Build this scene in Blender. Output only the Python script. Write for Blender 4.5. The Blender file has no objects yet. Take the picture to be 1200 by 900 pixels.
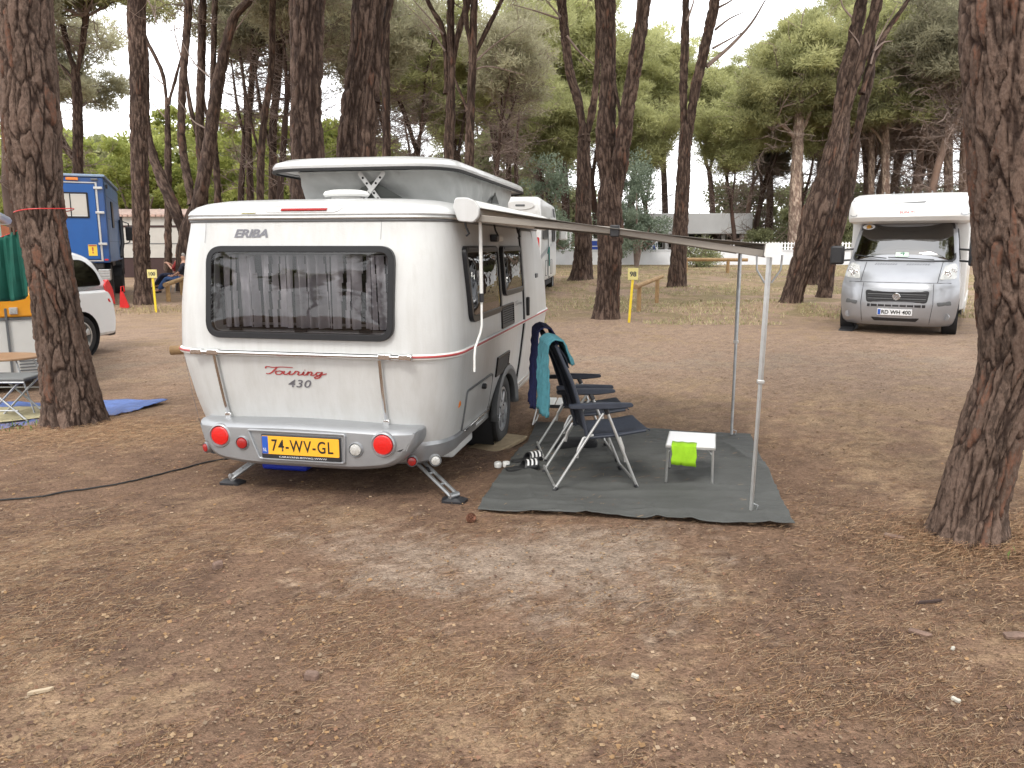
import bpy, bmesh, math, random
import numpy as np
from math import sin, cos, pi, radians
from mathutils import Vector, Matrix
random.seed(7); RNG = np.random.default_rng(7)
SC = bpy.context.scene
COL = SC.collection
# ------------------------------------------------------------------ camera
H = 1.68; PITCH = radians(10.2); FPX = 900.0
cam = bpy.data.cameras.new('camera'); cam.sensor_width = 36; cam.lens = 36*FPX/1200
cam.clip_start = .05; cam.clip_end = 3000
co = bpy.data.objects.new('camera', cam); COL.objects.link(co)
co.location = (0, 0, H); co.rotation_euler = (pi/2-PITCH, 0, 0); SC.camera = co
# ------------------------------------------------------------------ world: bright overcast
SUN_EL, SUN_AZ = radians(52), radians(200)      # azimuth clockwise from +Y
w = bpy.data.worlds.new('World'); SC.world = w; w.use_nodes = True
nt = w.node_tree; bg = nt.nodes['Background']
sky = nt.nodes.new('ShaderNodeTexSky'); sky.sky_type = 'NISHITA'; sky.sun_disc = False
sky.sun_elevation = SUN_EL; sky.sun_rotation = SUN_AZ; sky.air_density = 1.4; sky.dust_density = 4
mx = nt.nodes.new('ShaderNodeMix'); mx.data_type = 'RGBA'; mx.inputs['Factor'].default_value = .86
nt.links.new(sky.outputs[0], mx.inputs['A'])
tc = nt.nodes.new('ShaderNodeTexCoord'); nz = nt.nodes.new('ShaderNodeTexNoise'); nz.inputs['Scale'].default_value = 2.2; nz.inputs['Detail'].default_value = 4
nt.links.new(tc.outputs['Generated'], nz.inputs['Vector'])
cr = nt.nodes.new('ShaderNodeValToRGB'); cr.color_ramp.elements[0].color = (11.5, 11.8, 12.4, 1); cr.color_ramp.elements[1].color = (15.5, 15.4, 15.2, 1)
nt.links.new(nz.outputs['Fac'], cr.inputs[0]); nt.links.new(cr.outputs[0], mx.inputs['B'])
nt.links.new(mx.outputs['Result'], bg.inputs['Color']); bg.inputs['Strength'].default_value = .15
sl = bpy.data.lights.new('sun', 'SUN'); sl.energy = 1.4; sl.angle = radians(14); sl.color = (1, .955, .88)
so = bpy.data.objects.new('sun', sl); COL.objects.link(so)
sd = Vector((sin(SUN_AZ)*cos(SUN_EL), cos(SUN_AZ)*cos(SUN_EL), sin(SUN_EL)))
so.rotation_euler = sd.to_track_quat('Z', 'Y').to_euler(); so.location = (0, -5, 30)
SC.view_settings.view_transform = 'Standard'; SC.view_settings.look = 'None'; SC.view_settings.gamma = 1
SC.view_settings.exposure = 0.50
SC.cycles.max_bounces = 4; SC.cycles.diffuse_bounces = 2; SC.cycles.glossy_bounces = 3; SC.cycles.transmission_bounces = 2; SC.cycles.transparent_max_bounces = 6

# ------------------------------------------------------------------ numpy noise
def hsh(ix, iy, iz, k):
    n = (ix.astype(np.int64)*374761393 + iy.astype(np.int64)*668265263 + iz.astype(np.int64)*2147483647 + k*1274126177) & 0xffffffff
    n = ((n ^ (n >> 13))*1274126177) & 0xffffffff
    n = ((n ^ (n >> 16))*2246822519) & 0xffffffff
    return ((n ^ (n >> 15)) & 0xffffff)/float(0xffffff)
def vnoise(P, k=0):
    I = np.floor(P).astype(np.int64); f = P-I; f = f*f*(3-2*f); out = 0
    for a in (0, 1):
        for b in (0, 1):
            for c in (0, 1):
                wgt = (f[:, 0] if a else 1-f[:, 0])*(f[:, 1] if b else 1-f[:, 1])*(f[:, 2] if c else 1-f[:, 2])
                out = out + wgt*hsh(I[:, 0]+a, I[:, 1]+b, I[:, 2]+c, k)
    return out
def fbm(P, k=0, o=4):
    s = 0; a = .5
    for i in range(o): s = s+a*vnoise(P*2**i, k+i); a *= .5
    return s
def worley(P, k=0):
    I = np.floor(P).astype(np.int64); F1 = np.full(len(P), 9.); F2 = np.full(len(P), 9.); idv = np.zeros(len(P))
    for a in (-1, 0, 1):
        for b in (-1, 0, 1):
            for c in (-1, 0, 1):
                J = I+np.array([a, b, c])
                Q = np.stack([J[:, i]+.5+.8*(hsh(J[:, 0], J[:, 1], J[:, 2], k+i)-.5) for i in range(3)], 1)
                d = np.sqrt(((P-Q)**2).sum(1)); near = d < F1
                F2 = np.where(near, F1, np.minimum(F2, d)); idv = np.where(near, hsh(J[:, 0], J[:, 1], J[:, 2], k+7), idv); F1 = np.where(near, d, F1)
    return F1, F2, idv

# ------------------------------------------------------------------ materials
MATS = {}
def mat(name, c, rough=.6, metal=0., var=.12, vs=6., bump=0., bs=60., coat=0., c2=None, spec=.5, streak=0.):
    if name in MATS: return MATS[name]
    m = bpy.data.materials.new(name); m.use_nodes = True; MATS[name] = m; n = m.node_tree; b = n.nodes['Principled BSDF']
    b.inputs['Roughness'].default_value = rough; b.inputs['Metallic'].default_value = metal; b.inputs['Specular IOR Level'].default_value = spec
    if coat: b.inputs['Coat Weight'].default_value = coat; b.inputs['Coat Roughness'].default_value = .08
    t = n.nodes.new('ShaderNodeTexCoord')
    ns = n.nodes.new('ShaderNodeTexNoise'); ns.inputs['Scale'].default_value = vs; ns.inputs['Detail'].default_value = 5; ns.inputs['Roughness'].default_value = .62
    n.links.new(t.outputs['Object'], ns.inputs['Vector'])
    r = n.nodes.new('ShaderNodeValToRGB'); r.color_ramp.elements[0].position = .3; r.color_ramp.elements[1].position = .7
    lo = c2 if c2 else tuple(x*(1-var) for x in c); hi = c if c2 else tuple(min(1, x*(1+var*.5)) for x in c)
    r.color_ramp.elements[0].color = (*lo, 1); r.color_ramp.elements[1].color = (*hi, 1)
    n.links.new(ns.outputs['Fac'], r.inputs[0]); n.links.new(r.outputs[0], b.inputs['Base Color'])
    if streak:      # rain streaks and grime of the surface itself
        mq = n.nodes.new('ShaderNodeMapping'); mq.inputs['Scale'].default_value = (16, 16, .9); n.links.new(t.outputs['Object'], mq.inputs[0])
        n5 = n.nodes.new('ShaderNodeTexNoise'); n5.inputs['Scale'].default_value = 1.; n5.inputs['Detail'].default_value = 6; n5.inputs['Roughness'].default_value = .7; n.links.new(mq.outputs[0], n5.inputs['Vector'])
        r5 = n.nodes.new('ShaderNodeValToRGB'); r5.color_ramp.elements[0].position = .36; r5.color_ramp.elements[0].color = (1-streak, 1-streak*1.08, 1-streak*1.25, 1); r5.color_ramp.elements[1].position = .56; r5.color_ramp.elements[1].color = (1, 1, 1, 1); n.links.new(n5.outputs['Fac'], r5.inputs[0])
        m5 = n.nodes.new('ShaderNodeMix'); m5.data_type = 'RGBA'; m5.blend_type = 'MULTIPLY'; m5.inputs['Factor'].default_value = 1; n.links.new(r.outputs[0], m5.inputs['A']); n.links.new(r5.outputs[0], m5.inputs['B']); n.links.new(m5.outputs['Result'], b.inputs['Base Color'])
    if bump:
        n2 = n.nodes.new('ShaderNodeTexNoise'); n2.inputs['Scale'].default_value = bs; n2.inputs['Detail'].default_value = 4
        n.links.new(t.outputs['Object'], n2.inputs['Vector'])
        bp = n.nodes.new('ShaderNodeBump'); bp.inputs['Strength'].default_value = bump; bp.inputs['Distance'].default_value = .01
        n.links.new(n2.outputs['Fac'], bp.inputs['Height']); n.links.new(bp.outputs[0], b.inputs['Normal'])
    return m
def attr_mat(name, rough=.8, tint=(1, 1, 1), rnd=.25, trans=0.):
    """colour from the mesh's own 'col' attribute, slightly different per object"""
    m = bpy.data.materials.new(name); m.use_nodes = True; n = m.node_tree; b = n.nodes['Principled BSDF']; b.inputs['Roughness'].default_value = rough
    b.inputs['Specular IOR Level'].default_value = .25
    a = n.nodes.new('ShaderNodeAttribute'); a.attribute_name = 'col'; oi = n.nodes.new('ShaderNodeObjectInfo')
    mr = n.nodes.new('ShaderNodeMapRange'); mr.inputs['To Min'].default_value = 1-rnd; mr.inputs['To Max'].default_value = 1+rnd
    n.links.new(oi.outputs['Random'], mr.inputs['Value'])
    v = n.nodes.new('ShaderNodeVectorMath'); v.operation = 'MULTIPLY'; v.inputs[1].default_value = tint
    v2 = n.nodes.new('ShaderNodeVectorMath'); v2.operation = 'SCALE'
    n.links.new(a.outputs['Color'], v.inputs[0]); n.links.new(v.outputs[0], v2.inputs[0]); n.links.new(mr.outputs[0], v2.inputs['Scale'])
    n.links.new(v2.outputs[0], b.inputs['Base Color'])
    if trans:
        tr = n.nodes.new('ShaderNodeBsdfTranslucent'); ms = n.nodes.new('ShaderNodeMixShader'); ms.inputs[0].default_value = trans
        n.links.new(v2.outputs[0], tr.inputs[0]); n.links.new(b.outputs[0], ms.inputs[1]); n.links.new(tr.outputs[0], ms.inputs[2])
        n.links.new(ms.outputs[0], n.nodes['Material Output'].inputs[0])
    return m
def glass_mat(name, tint=(.25, .25, .26), rough=.03, refl=1.45):
    m = bpy.data.materials.new(name); m.use_nodes = True; n = m.node_tree; n.nodes.remove(n.nodes['Principled BSDF'])
    g = n.nodes.new('ShaderNodeBsdfGlossy'); g.inputs['Roughness'].default_value = rough
    t = n.nodes.new('ShaderNodeBsdfTransparent'); t.inputs[0].default_value = (*tint, 1)
    f = n.nodes.new('ShaderNodeFresnel'); f.inputs[0].default_value = refl
    ns = n.nodes.new('ShaderNodeTexNoise'); ns.inputs['Scale'].default_value = 3.; bp = n.nodes.new('ShaderNodeBump'); bp.inputs['Strength'].default_value = .06; bp.inputs['Distance'].default_value = .05
    n.links.new(ns.outputs['Fac'], bp.inputs['Height']); n.links.new(bp.outputs[0], g.inputs['Normal'])
    s = n.nodes.new('ShaderNodeMixShader'); n.links.new(f.outputs[0], s.inputs[0]); n.links.new(t.outputs[0], s.inputs[1]); n.links.new(g.outputs[0], s.inputs[2])
    n.links.new(s.outputs[0], n.nodes['Material Output'].inputs[0]); return m
WHITE = mat('white_gelcoat', (.57, .575, .575), .30, 0, .08, 2.2, .03, 25, coat=.4, streak=.06)
HAMMER = mat('hammered_white_sheet', (.56, .565, .56), .36, 0, .08, 1.6, .12, 90, streak=.07)
WHITEP = mat('white_plastic', (.74, .74, .72), .4, 0, .06, 8)
SILVER = mat('silver_plastic', (.34, .35, .365), .34, .5, .12, 5, .05, 200)
SILVERP = mat('silver_paint', (.35, .36, .385), .30, .45, .06, 3, coat=.5)
ALU = mat('brushed_aluminium', (.56, .56, .55), .38, .8, .12, 20)
CHROME = mat('chrome_trim', (.72, .72, .72), .16, 1, .1, 14)
STEEL = mat('galvanised_steel', (.40, .41, .42), .42, .85, .25, 18)
BLACKR = mat('black_rubber', (.018, .018, .019), .7, 0, .3, 30, .2, 120)
BLACKP = mat('black_plastic', (.022, .022, .025), .42, 0, .2, 20)
FRAMEB = mat('dark_window_frame', (.016, .016, .018), .35, 0, .2, 10, spec=.3)
REDL = mat('red_lamp_lens', (.62, .012, .01), .16, 0, .1, 60, .25, 160, coat=.6)
REDL2 = mat('dark_red_lamp_lens', (.33, .012, .012), .15, 0, .15, 60, .25, 160, coat=.6)
CLEARL = mat('clear_lamp_lens', (.55, .55, .53), .12, .3, .25, 60, .5, 120, coat=.8)
ORANGEL = mat('orange_reflector', (.7, .2, .02), .2, 0, .1, 60, coat=.5)
REDT = mat('red_trim', (.38, .05, .05), .45, 0, .1)
GREYT = mat('grey_lettering', (.16, .16, .18), .4, .2, .1)
BLACKT = mat('black_lettering', (.012, .012, .012), .5)
WHITET = mat('white_lettering', (.75, .75, .75), .5)
PLATEY = mat('yellow_plate', (.85, .42, .03), .4, 0, .05)
PLATEB = mat('blue_plate_band', (.02, .09, .42), .4, 0, .05)
PLATEW = mat('white_plate', (.75, .76, .78), .4, 0, .05)
GLASSD = glass_mat('tinted_acrylic', (.66, .65, .66), .025, 1.6)
GLASSS = glass_mat('side_window_glass', (.10, .10, .10), .02, 1.9)
WSG = glass_mat('windscreen_glass', (.10, .12, .12), .02, 2.7)
CURT = mat('grey_curtain_cloth', (.62, .60, .63), .9, 0, .15, 12, .2, 200)
DARKIN = mat('dark_interior', (.018, .018, .02), .8)
CANVAS = mat('grey_tent_canvas', (.42, .43, .42), .85, 0, .12, 4, .25, 30)
CANVASD = mat('dark_mesh_gauze', (.09, .095, .09), .8)
AWNC = mat('awning_cloth', (.15, .14, .125), .8, 0, .15, 5)
AWNT = mat('awning_rafter_paint', (.27, .245, .215), .45, .2, .08)
GREYP = mat('grey_arch_plastic', (.12, .125, .13), .5, .1, .15, 12)
BLUEP = mat('blue_container', (.02, .04, .40), .4, 0, .1, 5)
CHAIRF = mat('dark_blue_mesh_fabric', (.022, .028, .045), .75, 0, .3, 60, .3, 400)
CHAIRP = mat('dark_blue_armrest', (.028, .034, .05), .5, 0, .15, 20)
TEAL = mat('teal_terry', (.07, .24, .29), .95, 0, .22, 25, .9, 260)
NAVY = mat('navy_terry', (.016, .02, .085), .95, 0, .3, 30, .9, 260)
LIME = mat('lime_cloth', (.27, .52, .01), .8, 0, .15, 15, .3, 200)
WOODP = mat('pine_pole_wood', (.42, .27, .12), .7, 0, .3, 9, .3, 50, c2=(.27, .16, .075))
WOODE = mat('pole_end_grain', (.36, .23, .12), .8, 0, .3, 40)
YEL = mat('yellow_paint', (.75, .55, .03), .45, 0, .12, 10)
YELW = mat('pale_yellow_board', (.62, .55, .22), .5, 0, .12, 20)
WALLM = mat('white_wall_paint', (.70, .71, .73), .8, 0, .12, 1.2, .2, 30)
PICK = mat('white_picket_paint', (.8, .8, .8), .6)
BLUETR = mat('truck_blue_paint', (.005, .055, .21), .35, 0, .16, 2.5, .05, 20, coat=.3)
BLUEM = mat('truck_light_blue_side', (.10, .19, .38), .4, 0, .2, 2.5)
CARW = mat('white_car_paint', (.78, .79, .80), .25, 0, .03, 3, coat=.8)
ORANGE = mat('orange_panel', (.72, .30, .015), .4, 0, .08, 4)
ORANGEC = mat('orange_canvas', (.62, .20, .09), .8, 0, .15, 5)
GREENC = mat('dark_green_cloth', (.004, .095, .068), .8, 0, .25, 6)
BRWN = mat('brown_table_top', (.30, .18, .10), .5, 0, .15, 12)
BEIGE = mat('beige_mat', (.40, .36, .22), .85, 0, .2, 14, .4, 120)
TARP = mat('blue_tarp', (.09, .16, .42), .5, 0, .35, 7, .5, 50)
MAROON = mat('dark_maroon_skirt', (.045, .02, .018), .7)
CREAM = mat('cream_cladding', (.48, .46, .42), .6, 0, .08, 2)
REDP = mat('red_plastic', (.6, .02, .02), .4)
SKIN = mat('skin', (.50, .28, .20), .6); JEANS = mat('blue_jeans', (.06, .12, .28), .9); NAVYJ = mat('navy_trousers', (.015, .02, .05), .9)
REDS = mat('red_jumper', (.30, .03, .03), .9); DARKS = mat('dark_grey_jumper', (.03, .03, .045), .9); HAIR = mat('grey_hair', (.35, .32, .30), .9)

# ------------------------------------------------------------------ mesh builder and object helpers
class MB:
    def __init__(s): s.v = []; s.f = []
    def add(s, v, f):
        o = len(s.v); s.v += [tuple(p) for p in v]; s.f += [tuple(i+o for i in q) for q in f]; return s
    def box(s, x0, x1, y0, y1, z0, z1, M=None):
        v = [(x, y, z) for z in (z0, z1) for y in (y0, y1) for x in (x0, x1)]
        if M is not None: v = [M @ Vector(p) for p in v]
        return s.add(v, [(0, 2, 3, 1), (4, 5, 7, 6), (0, 1, 5, 4), (2, 6, 7, 3), (0, 4, 6, 2), (1, 3, 7, 5)])
    def tube(s, path, r, n=8, cap=True, sq=1.):
        P = [Vector(p) for p in path]; k = len(P); R = r if hasattr(r, '__len__') else [r]*k
        rings = []; up = None
        for i in range(k):
            t = (P[min(i+1, k-1)]-P[max(i-1, 0)]).normalized()
            if up is None: up = Vector((0, 0, 1)) if abs(t.z) < .9 else Vector((0, 1, 0))
            a = t.cross(up)
            if a.length < 1e-5: a = t.cross(Vector((1, 0, .3)))
            a.normalize(); b = a.cross(t).normalized(); up = b
            rings.append([P[i]+a*(R[i]*cos(2*pi*j/n))+b*(R[i]*sq*sin(2*pi*j/n)) for j in range(n)])
        v = [p for q in rings for p in q]; f = []
        for i in range(k-1):
            for j in range(n): f.append((i*n+j, i*n+(j+1) % n, (i+1)*n+(j+1) % n, (i+1)*n+j))
        if cap: f.append(tuple(range(n-1, -1, -1))); f.append(tuple((k-1)*n+j for j in range(n)))
        return s.add(v, f)
    def lathe(s, prof, n=24, M=None, caps=3):        # prof: (radius, axial) about local X axis
        v = []; f = []; k = len(prof)
        for (r, a) in prof:
            for j in range(n): v.append(Vector((a, r*cos(2*pi*j/n), r*sin(2*pi*j/n))))
        for i in range(k-1):
            for j in range(n): f.append((i*n+j, (i+1)*n+j, (i+1)*n+(j+1) % n, i*n+(j+1) % n))
        if M is not None: v = [M @ p for p in v]
        if prof[0][0] > 1e-4 and caps & 1: f.append(tuple(range(n)))
        if prof[-1][0] > 1e-4 and caps & 2: f.append(tuple((k-1)*n+j for j in range(n-1, -1, -1)))
        return s.add(v, f)
    def loops(s, rings, closed=True, cap0=False, cap1=False):
        n = len(rings[0]); v = [p for r in rings for p in r]; f = []
        for i in range(len(rings)-1):
            for j in range(n if closed else n-1): f.append((i*n+j, i*n+(j+1) % n, (i+1)*n+(j+1) % n, (i+1)*n+j))
        if cap0: f.append(tuple(range(n-1, -1, -1)))
        if cap1: f.append(tuple((len(rings)-1)*n+j for j in range(n)))
        return s.add(v, f)
    def build(s, name, m, parent=None, smooth=True, fix=True, loc=None):
        me = bpy.data.meshes.new(name); me.from_pydata([tuple(p) for p in s.v], [], s.f); me.update()
        if fix:
            bm = bmesh.new(); bm.from_mesh(me); bmesh.ops.remove_doubles(bm, verts=bm.verts, dist=1e-5)
            bmesh.ops.recalc_face_normals(bm, faces=bm.faces); bm.to_mesh(me); bm.free()
        me.materials.append(m); o = bpy.data.objects.new(name, me); COL.objects.link(o)
        if smooth:
            me.polygons.foreach_set('use_smooth', [True]*len(me.polygons))
            try: me.set_sharp_from_angle(angle=radians(32))
            except Exception: pass
        if parent: o.parent = parent
        if loc: o.location = loc
        return o
def npmesh(name, V, F, m, parent=None, col=None, smooth=False, quads=True):
    me = bpy.data.meshes.new(name or 'mesh'); V = np.asarray(V, np.float32); F = np.asarray(F, np.int32); k = F.shape[1]
    me.vertices.add(len(V)); me.vertices.foreach_set('co', V.ravel()); me.loops.add(F.size); me.loops.foreach_set('vertex_index', F.ravel())
    me.polygons.add(len(F)); me.polygons.foreach_set('loop_start', np.arange(0, F.size, k, dtype=np.int32)); me.polygons.foreach_set('loop_total', np.full(len(F), k, np.int32))
    if smooth: me.polygons.foreach_set('use_smooth', np.ones(len(F), bool))
    if col is not None:
        for nm, c in (col.items() if isinstance(col, dict) else [('col', col)]):
            if c.ndim == 1: a = me.attributes.new(nm, 'FLOAT', 'POINT'); a.data.foreach_set('value', c.astype(np.float32))
            else: a = me.attributes.new(nm, 'FLOAT_COLOR', 'POINT'); a.data.foreach_set('color', np.c_[c, np.ones(len(c))].astype(np.float32).ravel())
    me.update(calc_edges=True); me.materials.append(m)
    if name is None: return me
    o = bpy.data.objects.new(name, me); COL.objects.link(o)
    if parent: o.parent = parent
    return o
def bev(o, wd=.008, seg=2, ang=35):
    b = o.modifiers.new('bevel', 'BEVEL'); b.width = wd; b.segments = seg; b.limit_method = 'ANGLE'; b.angle_limit = radians(ang); b.harden_normals = False; return o
def tag(o, label, cat, group=None, kind=None):
    if label: o['label'] = label
    if cat: o['category'] = cat
    if group: o['group'] = group
    if kind: o['kind'] = kind
    return o
def thing(name, label, cat, loc=(0, 0, 0), rz=0, group=None):
    o = bpy.data.objects.new(name, None); o.empty_display_size = .1; COL.objects.link(o); o.location = loc; o.rotation_euler = (0, 0, rz)
    return tag(o, label, cat, group)
def struct(o): o['kind'] = 'structure'; return o
def dup(root, loc, rz=0, label=None, group=None, scale=None):
    r = root.copy(); COL.objects.link(r); r.location = loc; r.rotation_euler = (0, 0, rz)
    if label: r['label'] = label
    if group: r['group'] = group
    if scale: r.scale = scale if hasattr(scale, '__len__') else (scale,)*3
    for ch in list(root.children):
        c = ch.copy(); COL.objects.link(c); c.parent = r
        for g in ch.children: d = g.copy(); COL.objects.link(d); d.parent = c
    return r
def rpoly(pts, r, n=6):
    out = []; k = len(pts); R = r if hasattr(r, '__len__') else [r]*k
    for i in range(k):
        p = Vector(pts[i]); a = Vector(pts[i-1])-p; b = Vector(pts[(i+1) % k])-p
        rr = min(R[i], a.length*.49, b.length*.49)
        if rr < 1e-5: out.append((p.x, p.y)); continue
        A = p+a.normalized()*rr; B = p+b.normalized()*rr
        for j in range(n+1):
            t = j/n; q = A*(1-t)**2+p*(2*t*(1-t))+B*t*t; out.append((q.x, q.y))
    return out
def rrect(x0, x1, z0, z1, r, n=6): return rpoly([(x0, z0), (x1, z0), (x1, z1), (x0, z1)], r, n)
def inset(o, d):
    k = len(o); area = sum(o[i][0]*o[(i+1) % k][1]-o[(i+1) % k][0]*o[i][1] for i in range(k)); sg = 1 if area > 0 else -1; out = []
    for i in range(k):
        a = Vector(o[i-1]); b = Vector(o[(i+1) % k]); t = (b-a)
        t = t.normalized() if t.length > 1e-7 else Vector((1, 0)); out.append((o[i][0]-t.y*d*sg, o[i][1]+t.x*d*sg))
    return out
def panel(mb, o, mp, h0, h1, b=.003):
    rings = [[mp(x, z, h0) for x, z in o], [mp(x, z, h1-b) for x, z in o], [mp(x, z, h1) for x, z in inset(o, b)]]
    mb.loops(rings, True, False, True); return mb
def dome(mb, o, mp, h0, h1, k=5, ex=2.5):       # cushion-shaped panel, concentric rings to the centre
    cx = sum(p[0] for p in o)/len(o); cz = sum(p[1] for p in o)/len(o); rings = [[mp(x, z, h0) for x, z in o]]
    for i in range(1, k+1):
        t = 1-i/(k+1.); t2 = 1-t; hh = h0+(h1-h0)*(1-abs(1-t2)**ex)
        rings.append([mp(cx+(x-cx)*t, cz+(z-cz)*t, hh) for x, z in o])
    mb.loops(rings, True, False, True); return mb
def ring(mb, o, wd, mp, h0, h1, h2=None):
    i1 = inset(o, wd); m1 = inset(o, .004); m2 = inset(o, wd-.004); h2 = h0 if h2 is None else h2
    mb.loops([[mp(x, z, h0) for x, z in o], [mp(x, z, h1-.004) for x, z in o], [mp(x, z, h1) for x, z in m1], [mp(x, z, h1) for x, z in m2], [mp(x, z, h1-.004) for x, z in i1], [mp(x, z, h2) for x, z in i1]]); return mb
_dg = None
def text(name, s, x0, x1, z0, z1, mp, m, parent, h=.0015, shear=0., bold=0., spacing=1.):
    cu = bpy.data.curves.new(name, 'FONT'); cu.body = s; cu.size = 1; cu.shear = shear; cu.offset = bold; cu.space_character = spacing; cu.resolution_u = 4
    o = bpy.data.objects.new(name, cu); COL.objects.link(o); bpy.context.view_layer.update()
    me = bpy.data.meshes.new_from_object(o.evaluated_get(bpy.context.evaluated_depsgraph_get())); bpy.data.objects.remove(o); bpy.data.curves.remove(cu)
    vs = [v.co.copy() for v in me.vertices]; ax = min(v.x for v in vs); bx = max(v.x for v in vs); ay = min(v.y for v in vs); by = max(v.y for v in vs)
    for v, c in zip(me.vertices, vs): v.co = mp(x0+(c.x-ax)/(bx-ax)*(x1-x0), z0+(c.y-ay)/(by-ay)*(z1-z0), h)
    me.materials.clear(); me.materials.append(m); me.update(); q = bpy.data.objects.new(name, me); COL.objects.link(q); q.parent = parent; return q
def crspline(pts, k=8):
    P = [Vector(p) for p in pts]; P = [P[0]*2-P[1]]+P+[P[-1]*2-P[-2]]; out = []
    for i in range(1, len(P)-2):
        for j in range(k):
            t = j/k; a, b, c, d = P[i-1:i+3]
            out.append(.5*((2*b)+(c-a)*t+(2*a-5*b+4*c-d)*t*t+(3*b-a-3*c+d)*t**3))
    out.append(P[-2]); return out
def strokes(name, S, mp, m, parent, wd=.004, h=.002):
    mb = MB()
    for s in S:
        c = crspline(s, 7); L = []; R = []
        for i, p in enumerate(c):
            t = (c[min(i+1, len(c)-1)]-c[max(i-1, 0)]); t = t.normalized() if t.length > 1e-9 else Vector((1, 0)); w_ = wd*(.55+.6*abs(t.y))*.5
            L.append(mp(p.x-t.y*w_, p.y+t.x*w_, h)); R.append(mp(p.x+t.y*w_, p.y-t.x*w_, h))
        for i in range(len(c)-1): mb.add([L[i], L[i+1], R[i+1], R[i]], [(0, 1, 2, 3)])
    return mb.build(name, m, parent, smooth=False)
def arc(cx, cz, rx, rz, n=24): return [(cx+rx*cos(2*pi*j/n), cz+rz*sin(2*pi*j/n)) for j in range(n)]

# ------------------------------------------------------------------ ground height and the photograph's perspective
MOUNDS = []
def gz(x, y):
    z = .6*min(max((y-17)/28., 0), 1)
    for (mx_, my_, r, h) in MOUNDS:
        d2 = ((x-mx_)**2+(y-my_)**2)/(r*r)
        if d2 < 9: z += h*math.exp(-d2)
    return z
def ray(px, py):
    u = (450-py)/FPX; return ((px-600)/FPX, cos(PITCH)+u*sin(PITCH), -sin(PITCH)+u*cos(PITCH))
def G(px, py):
    r = ray(px, py); t = -H/r[2] if r[2] < 0 else 60
    lo, hi = .5, 200.
    for _ in range(50):
        mid = (lo+hi)/2; p = (r[0]*mid, r[1]*mid, H+r[2]*mid)
        if p[2] > gz(p[0], p[1]): lo = mid
        else: hi = mid
    return Vector((r[0]*lo, r[1]*lo, gz(r[0]*lo, r[1]*lo)))
def at(px, py, Y):
    r = ray(px, py); t = Y/r[1]; return Vector((r[0]*t, Y, H+r[2]*t))
T1B = (-4.07, 6.98); T2B = (2.63, 4.22)
MOUNDS += [(T1B[0], T1B[1], .75, .06), (T2B[0]+.2, T2B[1], .6, .05), (-.1, 6.75, .38, -.08), (7.4, 20.6, 1.2, .12), (2.1, 17.1, .8, .1), (-9.9, 20.7, .9, .1), (6.1, 26, 1.2, .1), (3.2, 30, 1.4, .15)]
# ------------------------------------------------------------------ ground sheet
def gzv(X, Y):
    Z = .6*np.clip((Y-17)/28., 0, 1)
    for (mx_, my_, r, h) in MOUNDS: Z = Z+h*np.exp(-((X-mx_)**2+(Y-my_)**2)/(r*r))
    return Z
def sp(P, s, k, o=4): return np.clip(fbm(P*np.array([s, s, s]), k, o)/.94, 0, 1)
def gcol(X, Y):
    P = np.stack([X, Y, X*0], 1); W = P+.5*np.stack([vnoise(P*1.3, 90), vnoise(P*1.3, 91), X*0], 1)
    n1 = sp(W, .55, 1); n2 = sp(W, 1.7, 11); n3 = sp(W, 5., 21); n4 = sp(W*np.array([1, 2.2, 1]), 14., 31, 3)
    ss = lambda a, b, v: (lambda t: t*t*(3-2*t))(np.clip((v-a)/(b-a), 0, 1))
    brown = np.array([.262, .168, .116]); dark = np.array([.125, .078, .058]); straw = np.array([.39, .28, .175]); sand = np.array([.43, .35, .285]); road = np.array([.47, .345, .262]); gr = np.array([.27, .235, .11])
    C = brown[None]*(.8+.45*n2[:, None])
    mixc = lambda C, c, m: C*(1-m[:, None])+c[None]*m[:, None]
    C = mixc(C, dark, .55*ss(.48, .70, n3*.5+n1*.5))
    far = ss(5.5, 11, Y); C = mixc(C, road, far*.8)
    st = ss(.50, .66, n4*.45+n2*.55)*(.55+.2*far); C = mixc(C, straw, st)
    g = lambda cx, cy, rx, ry: np.exp(-((X-cx)/rx)**2-((Y-cy)/ry)**2)
    sm = g(-.1, 3.85, 1.0, .55)+.7*g(.6, 4.1, .6, .45)+.5*g(-1.0, 4.35, .6, .5)+.35*g(.5, 3.2, .6, .3)
    C = mixc(C, sand, np.clip(ss(.50, .82, sm*.36+n3*.40+n4*.36)*.8, 0, 1))
    C = mixc(C, sand*.95, .55*ss(.45, .62, n2)*np.exp(-((Y-11.2-.06*X)/1.3)**2))
    C = mixc(C, straw*1.08, .7*ss(.42, .6, n3)*(g(2.5, 8.2, 2.2, 1.0)+g(4.2, 6.2, 1.3, 1.2)+.5*g(T1B[0]+.1, T1B[1]-.2, 1.1, .5)+.5*g(T2B[0], T2B[1]-.1, .9, .45)).clip(0, 1))
    f2 = ss(15.5, 20, Y); C = mixc(C, straw*1.12, f2*.6*ss(.3, .6, n1)); C = mixc(C, gr, f2*.65*ss(.42, .62, n2)*ss(-3, 4, X))
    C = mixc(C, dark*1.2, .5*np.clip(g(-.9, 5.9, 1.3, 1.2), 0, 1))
    n6 = vnoise(P*np.array([55, 55, 1.]), 95)*np.exp(-np.clip(Y, 0, 99)/6); C = C*(.66+.60*n4[:, None])*(1+.5*(n6[:, None]-.5))
    return C
def warp(n, lo, hi, c, s, L, R):
    t = np.linspace(-1, 1, n); a = np.sinh(t*s)/np.sinh(s); return np.where(a < 0, c+a*(c-L), c+a*(R-c))
gxs = warp(560, 0, 0, 0., 6.2, -420, 420)
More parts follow.
